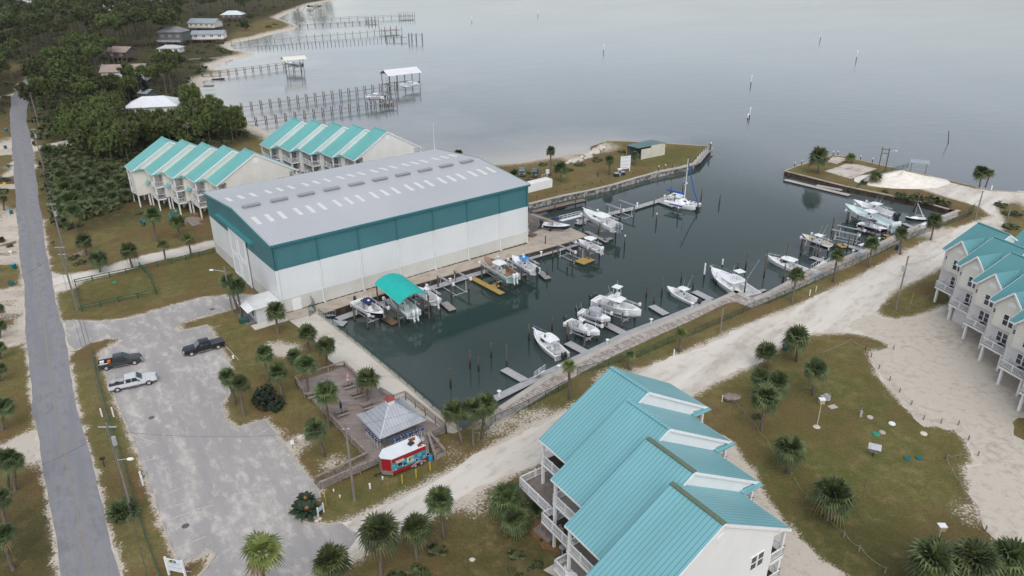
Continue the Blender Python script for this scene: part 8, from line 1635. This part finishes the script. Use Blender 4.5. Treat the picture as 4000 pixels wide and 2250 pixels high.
# dock pedestals
for x, y, lb in ((2183, 1445, 'white dock pedestal with green hose by the boarding steps'), (1950, 1545, 'white dock pedestal near the left end of the boardwalk'), (2372, 1343, 'white dock pedestal below the open skiff'), (2543, 1262, 'white dock pedestal with red base below the towered boat'), (2703, 1199, 'white dock pedestal beside the open centre console'), (2856, 1140, 'white dock pedestal near the boardwalk bend'), (3078, 1102, 'white dock pedestal beside the pilothouse boat'), (3331, 991, 'white dock pedestal near the white table frame'), (3432, 943, 'white dock pedestal by the small yellow float'), (2114, 997, 'white dock pedestal behind the blue topped boat'), (2256, 872, 'white dock pedestal near the express cruiser bow'), (1759, 1103, 'white dock pedestal behind the empty lift'), (2489, 805, 'white dock pedestal midway along the L dock'), (2596, 775, 'white mushroom topped pedestal beside the catamaran stern')):
    t = thing('dock_pedestal', lb, 'dock pedestal', at(x, y, WZ+.45), 0, 'white dock pedestals'); MB().lathe((0, 0, 0), [(.2, 0), (.16, .15), (.14, .75)], 8).build('stem', trim, t); MB().lathe((0, 0, .75), [(.32, 0), (.34, .06), (.1, .2)], 10).build('cap', trim, t)
    if 'green hose' in lb: MB().lathe((.6, -.5, .0), [(.35, 0), (.42, .12), (.3, .22)], 12).build('coiled_hose', M('green_hose', (.02, .25, .15)), t)
t = thing('storage_chest', 'long white dock chest on the far boardwalk', 'dock box', (at(3612, 888).x, at(3612, 888).y, .12), R(40)); MB().box((0, 0, .35), (2.6, .9, .7)).build('chest', trim, t); MB().box((0, 0, .74), (2.7, 1.0, .08)).build('lid', trim, t)
for x, y, lb in ((3187, 1085, 'open fronted grey box on the boardwalk by the first verge palm'), (3362, 1004, 'open fronted grey box on the boardwalk by the white frame')):
    p = at(x, y); t = thing('cleaning_station', lb, 'fish box', (p.x, p.y, .12), R(38)); mb = MB(); mb.bx((-.9, -.5, 0), (-.82, .5, 1.15)); mb.bx((-.819, .42, 0), (.9, .5, 1.15)); mb.bx((-.819, -.5, 0), (.9, -.42, 1.15)); mb.bx((-.82, -.419, 1.07), (.9, .419, 1.15)); mb.build('case', greycv, t); MB().bx((.55, -.41, .02), (.6, .41, 1.06)).build('dark_opening', black, t)
t = thing('dock_table', 'white table frame on the finger dock by the open box', 'table', at(3365, 972, WZ+.45), R(30)); MB().box((0, 0, 1.0), (1.8, .8, .08)).build('tabletop', trim, t)
for x in (-.8, .8):
    for y in (-.32, .32): MB().bar((x, y, 0), (x, y, .96), .07).build('leg', trim, t)
# pavement things by the shed corner
t = thing('pallet', 'stack of dark timber pallets beside the shed corner', 'pallets', at(2080, 922), R(-35)); mb = MB()
for k in range(3):
    for i in range(6): mb.box((-.6+i*.24, 0, .12+k*.16), (.14, 1.6, .03))
    for y in (-.7, 0, .7): mb.box((0, y, .06+k*.16), (1.4, .1, .09))
mb.build('boards', oldwood, t)
t = thing('guard_rail', 'pipe railing along the apron edge beside the shed corner', 'railing', at(2100, 958)); mb = MB(); a_, c_ = at(2102, 958), at(2232, 912)
o_ = a_; k = 6
for z in (.55, 1.05): mb.bar((0, 0, z), c_-a_+Vector((0, 0, z)), .05)
for i in range(k+1): p = (c_-a_)*(i/k); mb.bar(p, p+Vector((0, 0, 1.05)), .05)
mb.build('rail', alu, t)
t = thing('utility_cabinet', 'dark green utility cabinet beside the annex porch', 'cabinet', zm(900, 1050, 5.797)(315, 1215), R(15)); MB().box((0, 0, .35), (1.5, 1.0, .7)).build('case', greenp, t); MB().box((0, 0, .73), (1.6, 1.1, .08)).build('lid', M('green_lid', (.03, .11, .08)), t)
t = thing('wash_basin', 'pale blue sink stand inside the green gate', 'sink', z10(555, 575), 0); MB().box((0, 0, .8), (.9, .6, .15)).build('basin', M('pale_blue_plastic', (.4, .55, .6)), t)
for x in (-.35, .35): MB().bar((x, 0, 0), (x, 0, .72), .06).build('leg', greenp, t)
# lawn features: lids, boxes, rope fence
zb = zm(2800, 1300, 1.525)
def lid(p, r, c, label, c2=None):
    o = tag(MB().lathe((0, 0, 0), [(r, 0), (r, .1), (r*.9, .16), (.02, .19)], 16).build('tank_lid', c), label, 'tank lid', 'septic tank lids'); o.location = p
lid(zb(1043, 543), .45, white, 'bright white tank lid on the lawn'); lid(zb(912, 505), .42, conc, 'pale grey tank lid on the lawn, upper left'); lid(zb(985, 595), .42, conc, 'pale grey tank lid beside the green one'); lid(zb(948, 606), .5, M('green_plastic_lid', (.02, .22, .13), (.03, .26, .15)), 'bright green tank lid on the lawn'); lid(zb(1232, 603), .45, creamdk, 'cream tank lid on the right of the lawn'); lid(zb(1132, 750), .45, tealbin, 'left of two dark teal tank lids on the lawn'); lid(zb(1207, 750), .45, tealbin, 'right of two dark teal tank lids on the lawn'); lid(at(447, 1103), .45, MATS['green_plastic_lid'], 'pale green lid inside the railed lawn')
for p, r, lb in (((518, 1502), .35, 'dark manhole cover behind the parked trucks'), ((592, 1632), .4, 'round manhole cover in the middle of the lot'), ((725, 2055), .42, 'large manhole cover near the lower lot'), ((830, 1090), .45, 'rusty manhole cover on the upper lot drive')):
    o = tag(MB().lathe((0, 0, .017), [(r, 0), (r, .012), (.02, .014)], 16).build('manhole_cover', M('cast_iron', (.09, .085, .08), (.13, .12, .11), sc=4)), lb, 'manhole cover', 'manhole covers of the lot'); o.location = at(*p) if 'rusty' not in lb else at(829, 1208)
t = thing('birdhouse_pole', 'cream birdhouse on a tall thin pole in the lawn', 'birdhouse', zb(595, 560)); hb_ = min(5.5, height_to(zb(595, 560), 1575)); MB().tube((0, 0, 0), (0, 0, hb_), .05, .04, 6).build('pole', creamdk, t); MB().box((0, 0, hb_+.3), (.65, .6, .6)).build('box', M('tan_box', (.5, .38, .2)), t); MB().box((0, 0, hb_+.64), (.8, .7, .1)).build('roof', trim, t); MB().lathe((0, 0, 0), [(.5, 0), (.4, .08), (.1, .12)], 10).build('base', rockm, t)
t = thing('birdhouse_pole', 'cream birdhouse above the bottom right palm cluster', 'birdhouse', at(3640, 2185)); MB().tube((0, 0, 0), (0, 0, 4.2), .05, .04, 6).build('pole', creamdk, t); MB().box((0, 0, 4.4), (.65, .6, .5)).build('box', MATS['tan_box'], t); MB().box((0, 0, 4.7), (.8, .7, .1)).build('roof', trim, t)
t = thing('pump_station', 'cluster of grey electrical boxes on a frame in the lawn', 'control boxes', zb(640, 425), R(20)); 
for x, z in ((-.6, 1.2), (0, 1.3), (.5, .9)): MB().box((x, 0, z), (.55, .35, .75)).build('cabinet', alu, t)
MB().bx((-1, .2, .3), (1.0, .28, 1.4)).build('frame', M('frame_grey', (.2, .2, .21)), t); MB().box((.6, -1.0, .05), (1.2, .8, .1)).build('pad', conc, t)
t = thing('info_kiosk', 'small slanted grey roof kiosk in the middle of the lawn', 'kiosk', zb(928, 735), R(-25)); MB().bar((0, 0, 0), (0, 0, 1.3), .12).build('post', black, t); MB().bx((-.5, -.1, .6), (.5, .05, 1.4)).build('board', MATS['grey_shingle'], t); MB().slab([(-.75, -.5, 1.35), (.75, -.5, 1.35), (.75, .3, 1.75), (-.75, .3, 1.75)], .06).build('roof', alu, t)
t = thing('hydrant_post', 'grey meter post with brown bird on top in the lawn', 'meter post', zb(855, 500)); MB().box((0, 0, .5), (.3, .2, 1.0)).build('meter', alu, t); MB().bar((0, .1, 0), (0, .1, 1.5), .08).build('post', wood, t)
t = thing('bare_sapling', 'thin bare sapling on the lower lawn', 'sapling', zb(880, 915)); MB().tube((0, 0, 0), (.05, 0, 1.1), .05, .03, 6).build('stem', bark_m, t); mb = MB(); [mb.tube((.05, 0, .9+.1*i), (.05+.4*math.cos(i*2), .4*math.sin(i*2), 1.5+.15*i), .02, .01, 4) for i in range(5)]; mb.build('twigs', bark_m, t)
bmesh_ = rk[1].copy(); bmesh_.materials.clear(); bmesh_.materials.append(wood); bo = tag(bpy.data.objects.new('boulder', bmesh_), 'large brown boulder at the lawn corner near the lane', 'boulder'); COL.objects.link(bo); bo.location = at(2857, 1562)+Vector((0, 0, .4)); bo.scale = (1.3, 1.0, .8); 
for p, s_, lb in (((1236, 2022), .35, 'pale rock beside the small white sign, upper one'), ((1250, 2030), .3, 'pale rock beside the small white sign, right one'), ((1238, 2038), .3, 'pale rock beside the small white sign, lower one'), ((1180, 1715), .7, 'white boulder on the lawn beside the lot'), ((1845, 2190), .35, 'white chunk on the brown ground at the bottom')):
    o = tag(bpy.data.objects.new('boulder', rk[int(p[0]) % 4]), lb, 'boulder'); COL.objects.link(o); o.location = at(*p)+Vector((0, 0, s_*.4)); o.scale = (s_, s_*.8, s_*.8)
def ropefence(pts, label, h=.75):
    P_ = [zb(*p) if not isinstance(p, Vector) else p for p in pts]; o = P_[0]; t = thing('rope_fence', label, 'rope fence', o); mb = MB()
    for a, c in zip(P_[:-1], P_[1:]):
        a, c = a-o, c-o; mb.chain([a.lerp(c, i/6)+Vector((0, 0, h-.08-.35*4*(i/6)*(1-i/6))) for i in range(7)], .02, 4)
    pm = MB().tube((0, 0, 0), (0, 0, h), .09, .08, 6).mesh('post', wood)
    for p in P_: ob = bpy.data.objects.new('post', pm); COL.objects.link(ob); ob.parent = t; ob.location = p-o
    mb.build('rope', rope_m, t)
ropefence([(625, 130), (710, 95), (795, 55), (885, 105), (962, 108), (1052, 100)], 'rope and post fence round the upper tip of the lawn'); ropefence([(885, 105), (918, 145), (965, 215), (1030, 285), (1088, 355), (1158, 430), (1230, 520), (1335, 540), (1438, 550), (1498, 640), (1555, 735), (1445, 745), (1362, 750)], 'rope and post fence along the gravel side of the lawn'); ropefence([(1362, 750), (1395, 830), (1445, 905), (1505, 1015), (1600, 1180), (1670, 1290)], 'rope and post fence along the lower right of the lawn'); ropefence([(95, 405), (165, 490), (225, 560), (298, 660), (365, 780), (440, 850), (530, 990), (645, 1110), (755, 1215), (845, 1300), (1000, 1430)], 'rope and post fence along the driveway side of the lawn')
zr_ = zm(3000, 850, 2.574); ropefence([zr_(1385, 940), zr_(1480, 880), zr_(1605, 815), zr_(1715, 745)], 'rope and post fence across the grass islet')
# townhouse garden things
zq = zm(2000, 1700, 2.635)
t = thing('patio', 'weathered diamond shaped timber patio beside the foreground townhouse', 'patio', zq(370, 1120)); q = [zq(215, 985), zq(350, 870), zq(520, 1020), zq(375, 1120)]; mb = MB(); o = zq(370, 1120); mb.slab([tuple(Vector((p.x, p.y, .22))-o) for p in q][::-1], .2); mb.build('boards', wood, t)
sheet('gravel_bed', [zq(180, 985), zq(240, 860), zq(330, 830), zq(560, 1020), zq(540, 1150), zq(480, 1210), zq(330, 1160)], .02, ground_mat('brown_pebbles', srgb(128, 96, 62), srgb(150, 118, 84), srgb(100, 72, 46), .5, 2.5, None, .6), .8, .15)
sheet('patio_slab', [zq(320, 1390), zq(530, 1270), zq(700, 1400), zq(560, 1520)], .03, bpy.data.materials['pale_concrete'], .8, 0)
t = thing('satellite_dish', 'grey satellite dish on the wall beside the timber patio', 'satellite dish', zq(520, 1250)); MB().tube((0, 0, 0), (0, 0, 1.2), .05, .05, 6).build('mast', alu, t); MB().lathe((0, 0, 0), [(.05, 0), (.3, .06), (.42, .16)], 14).build('dish', greycv, t).location = (0, 0, 1.2)
bpy.data.objects[t.children[1].name].rotation_euler = (R(-60), 0, 0)
def chair(loc, rz, m_, label, grp=None):
    t = thing('garden_chair', label, 'garden chair', loc, rz, grp); MB().slab([(-.28, -.25, .36), (.28, -.25, .40), (.28, .3, .36), (-.28, .3, .3)], .05).build('seat', m_, t); MB().slab([(-.28, .28, .3), (.28, .28, .3), (.28, .55, 1.0), (-.28, .55, 1.0)], .05).build('backrest', m_, t)
    mb = MB()
    for x in (-.3, .3): mb.bar((x, -.25, 0), (x, -.25, .58), .06); mb.bar((x, .4, 0), (x, .35, .5), .06); mb.bar((x, -.28, .6), (x, .45, .6), .1, .04)
    mb.build('frame', m_, t)
turq = M('turquoise_chair_paint', (.02, .30, .30), (.03, .26, .27), rough=.5); zh = zm(450, 500, 3.623)
for x, y, lb in ((770, 1245, 'left turquoise chair on the ground below the townhouses'), (800, 1280, 'lower turquoise chair on the ground below the townhouses'), (830, 1240, 'middle turquoise chair on the ground below the townhouses'), (860, 1215, 'right turquoise chair on the ground below the townhouses')): chair(zh(x, y), .3*x, turq, lb, 'turquoise chairs below the townhouses')
for x, y, lb in ((380, 1345, 'left dark teal chair lying on the lawn'), (410, 1365, 'right dark teal chair lying on the lawn'), (400, 1390, 'lower dark teal chair lying on the lawn')): 
    chair(zh(x, y), .2*x, tealbin, lb, 'teal chairs fallen on the lawn')
fr_o = Matrix.Translation((11.39, 73.36, 0)) @ Matrix.Rotation(R(-56.3), 4, 'Z')
p = fr_o @ Vector((13.6, -5.8-10.2, 3.13)); t = thing('patio_table', 'round white table on the lower foreground balcony', 'table', p); MB().tube((0, 0, .7), (0, 0, .74), .6, .6, 18).build('tabletop', trim, t); MB().tube((0, 0, 0), (0, 0, .7), .05, .05, 6).build('pedestal', trim, t)
chair(fr_o @ Vector((12.9, -5.8-10.0, 3.13)), 1.0, trim, 'white chair beside the round white table on the balcony'); chair(fr_o @ Vector((14.3, -5.8-9.6, 3.13)), 3.6, trim, 'second white chair beside the round balcony table'); chair(fr_o @ Vector((7.6, -2.9-9.9, 3.13)), 2.0, wood, 'weathered chair on the middle foreground balcony')
lr = Matrix.Translation((-88.82, 186.7, 0)) @ Matrix.Rotation(R(-51), 4, 'Z')
for xx, yy, lb in ((15.2, 5.9-9.0, 'turquoise chair on the third left townhouse balcony'), (16.6, 5.9-8.6, 'second turquoise chair on the third left townhouse balcony')): chair(lr @ Vector((xx, yy, 3.13)), xx, turq, lb)
for x, y, lb in ((1140, 1265, 'brown bench under the left townhouses'), (1235, 1350, 'brown cabinet under the left townhouses')): t = thing('wooden_box', lb, 'wooden box', zh(x, y), R(-51)); MB().box((0, 0, .45), (1.3, .8, .9)).build('box', M('brown_boards', (.22, .13, .07), (.27, .17, .1), sc=2), t); MB().box((0, 0, .93), (1.4, .9, .06)).build('lid', MATS['brown_boards'], t)
t = thing('timber_terrace', 'timber terrace in front of the left townhouses', 'terrace', zh(1090, 1400)); o = zh(1090, 1400); mb = MB(); mb.slab([tuple(Vector((p.x, p.y, .25))-o) for p in (zh(985, 1290), zh(1150, 1250), zh(1300, 1350), zh(1090, 1400))][::-1], .22); mb.build('boards', wood, t)
# beach clutter
t = thing('kayak', 'dark canoe lying in the shallows of the first beach', 'canoe', zm(700, 150, 7.25)(1115, 1170, WZ), R(8)); st = hull_rows(6, 1.2, .5, .3); mb = MB(); mb.grid([[(x, b, zs), (x, c, zc), (x, 0, zk), (x, -c, zc), (x, -b, zs)] for x, b, c, zs, zc, zk in st]); mb.build('hull', pile_wet, t)
z70 = zm(700, 150, 7.25); p, q = z70(300, 630), z70(1130, 590); t = thing('beach_boardwalk', 'pale narrow footbridge over the marsh to the beach', 'footbridge', p); MB().bar((0, 0, .8), q-p+Vector((0, 0, .8)), 1.3, .15).build('deck', woodlt, t); mb = MB(); [mb.bar((q-p)*(i/10), (q-p)*(i/10)+Vector((0, 0, .75)), .2) for i in range(11)]; mb.build('posts', oldwood, t)
p, q = z70(400, 1410), z70(720, 1390); t = thing('beach_boardwalk', 'short footbridge with dark platform on the first beach', 'footbridge', p); MB().bar((0, 0, .4), q-p+Vector((0, 0, .4)), 1.2, .15).build('deck', woodlt, t); MB().box(tuple(q-p+Vector((2, 0, .6))), (4, 3, .5)).build('platform', oldwood, t)
m = bpy.data.materials.new('haze_air'); m.use_nodes = True; n = m.node_tree.nodes; n.remove(n['Principled BSDF']); pv = n.new('ShaderNodeVolumePrincipled'); pv.inputs['Color'].default_value = (.9, .95, 1, 1); pv.inputs['Density'].default_value = .00006; pv.inputs['Anisotropy'].default_value = .3; m.node_tree.links.new(pv.outputs[0], n['Material Output'].inputs['Volume'])
hz = MB().bx((-6500, -950, -4.5), (6500, 8500, 64)).build('haze', m); struct(hz, 'stuff')
# ------------------------------------------------------------------ make repeated labels point to one thing each
from collections import defaultdict
cl = defaultdict(list)
for o in bpy.data.objects:
    if o.parent is None and 'label' in o: cl[o['label']].append(o)
ORD = ['first', 'second', 'third', 'fourth', 'fifth', 'sixth', 'seventh', 'eighth', 'ninth', 'tenth', 'eleventh', 'twelfth', 'thirteenth', 'fourteenth', 'fifteenth', 'sixteenth', 'seventeenth', 'eighteenth', 'nineteenth', 'twentieth']
for lb, os_ in cl.items():
    if 1 < len(os_) <= 20 and len(lb.split()) <= 12:
        os_.sort(key=lambda o: pix(o.location)[0])
        for i, o in enumerate(os_): o['label'] = '%s, %s from the left' % (lb, ORD[i]) if i < len(os_)-1 or len(os_) > 3 else lb+', rightmost one'
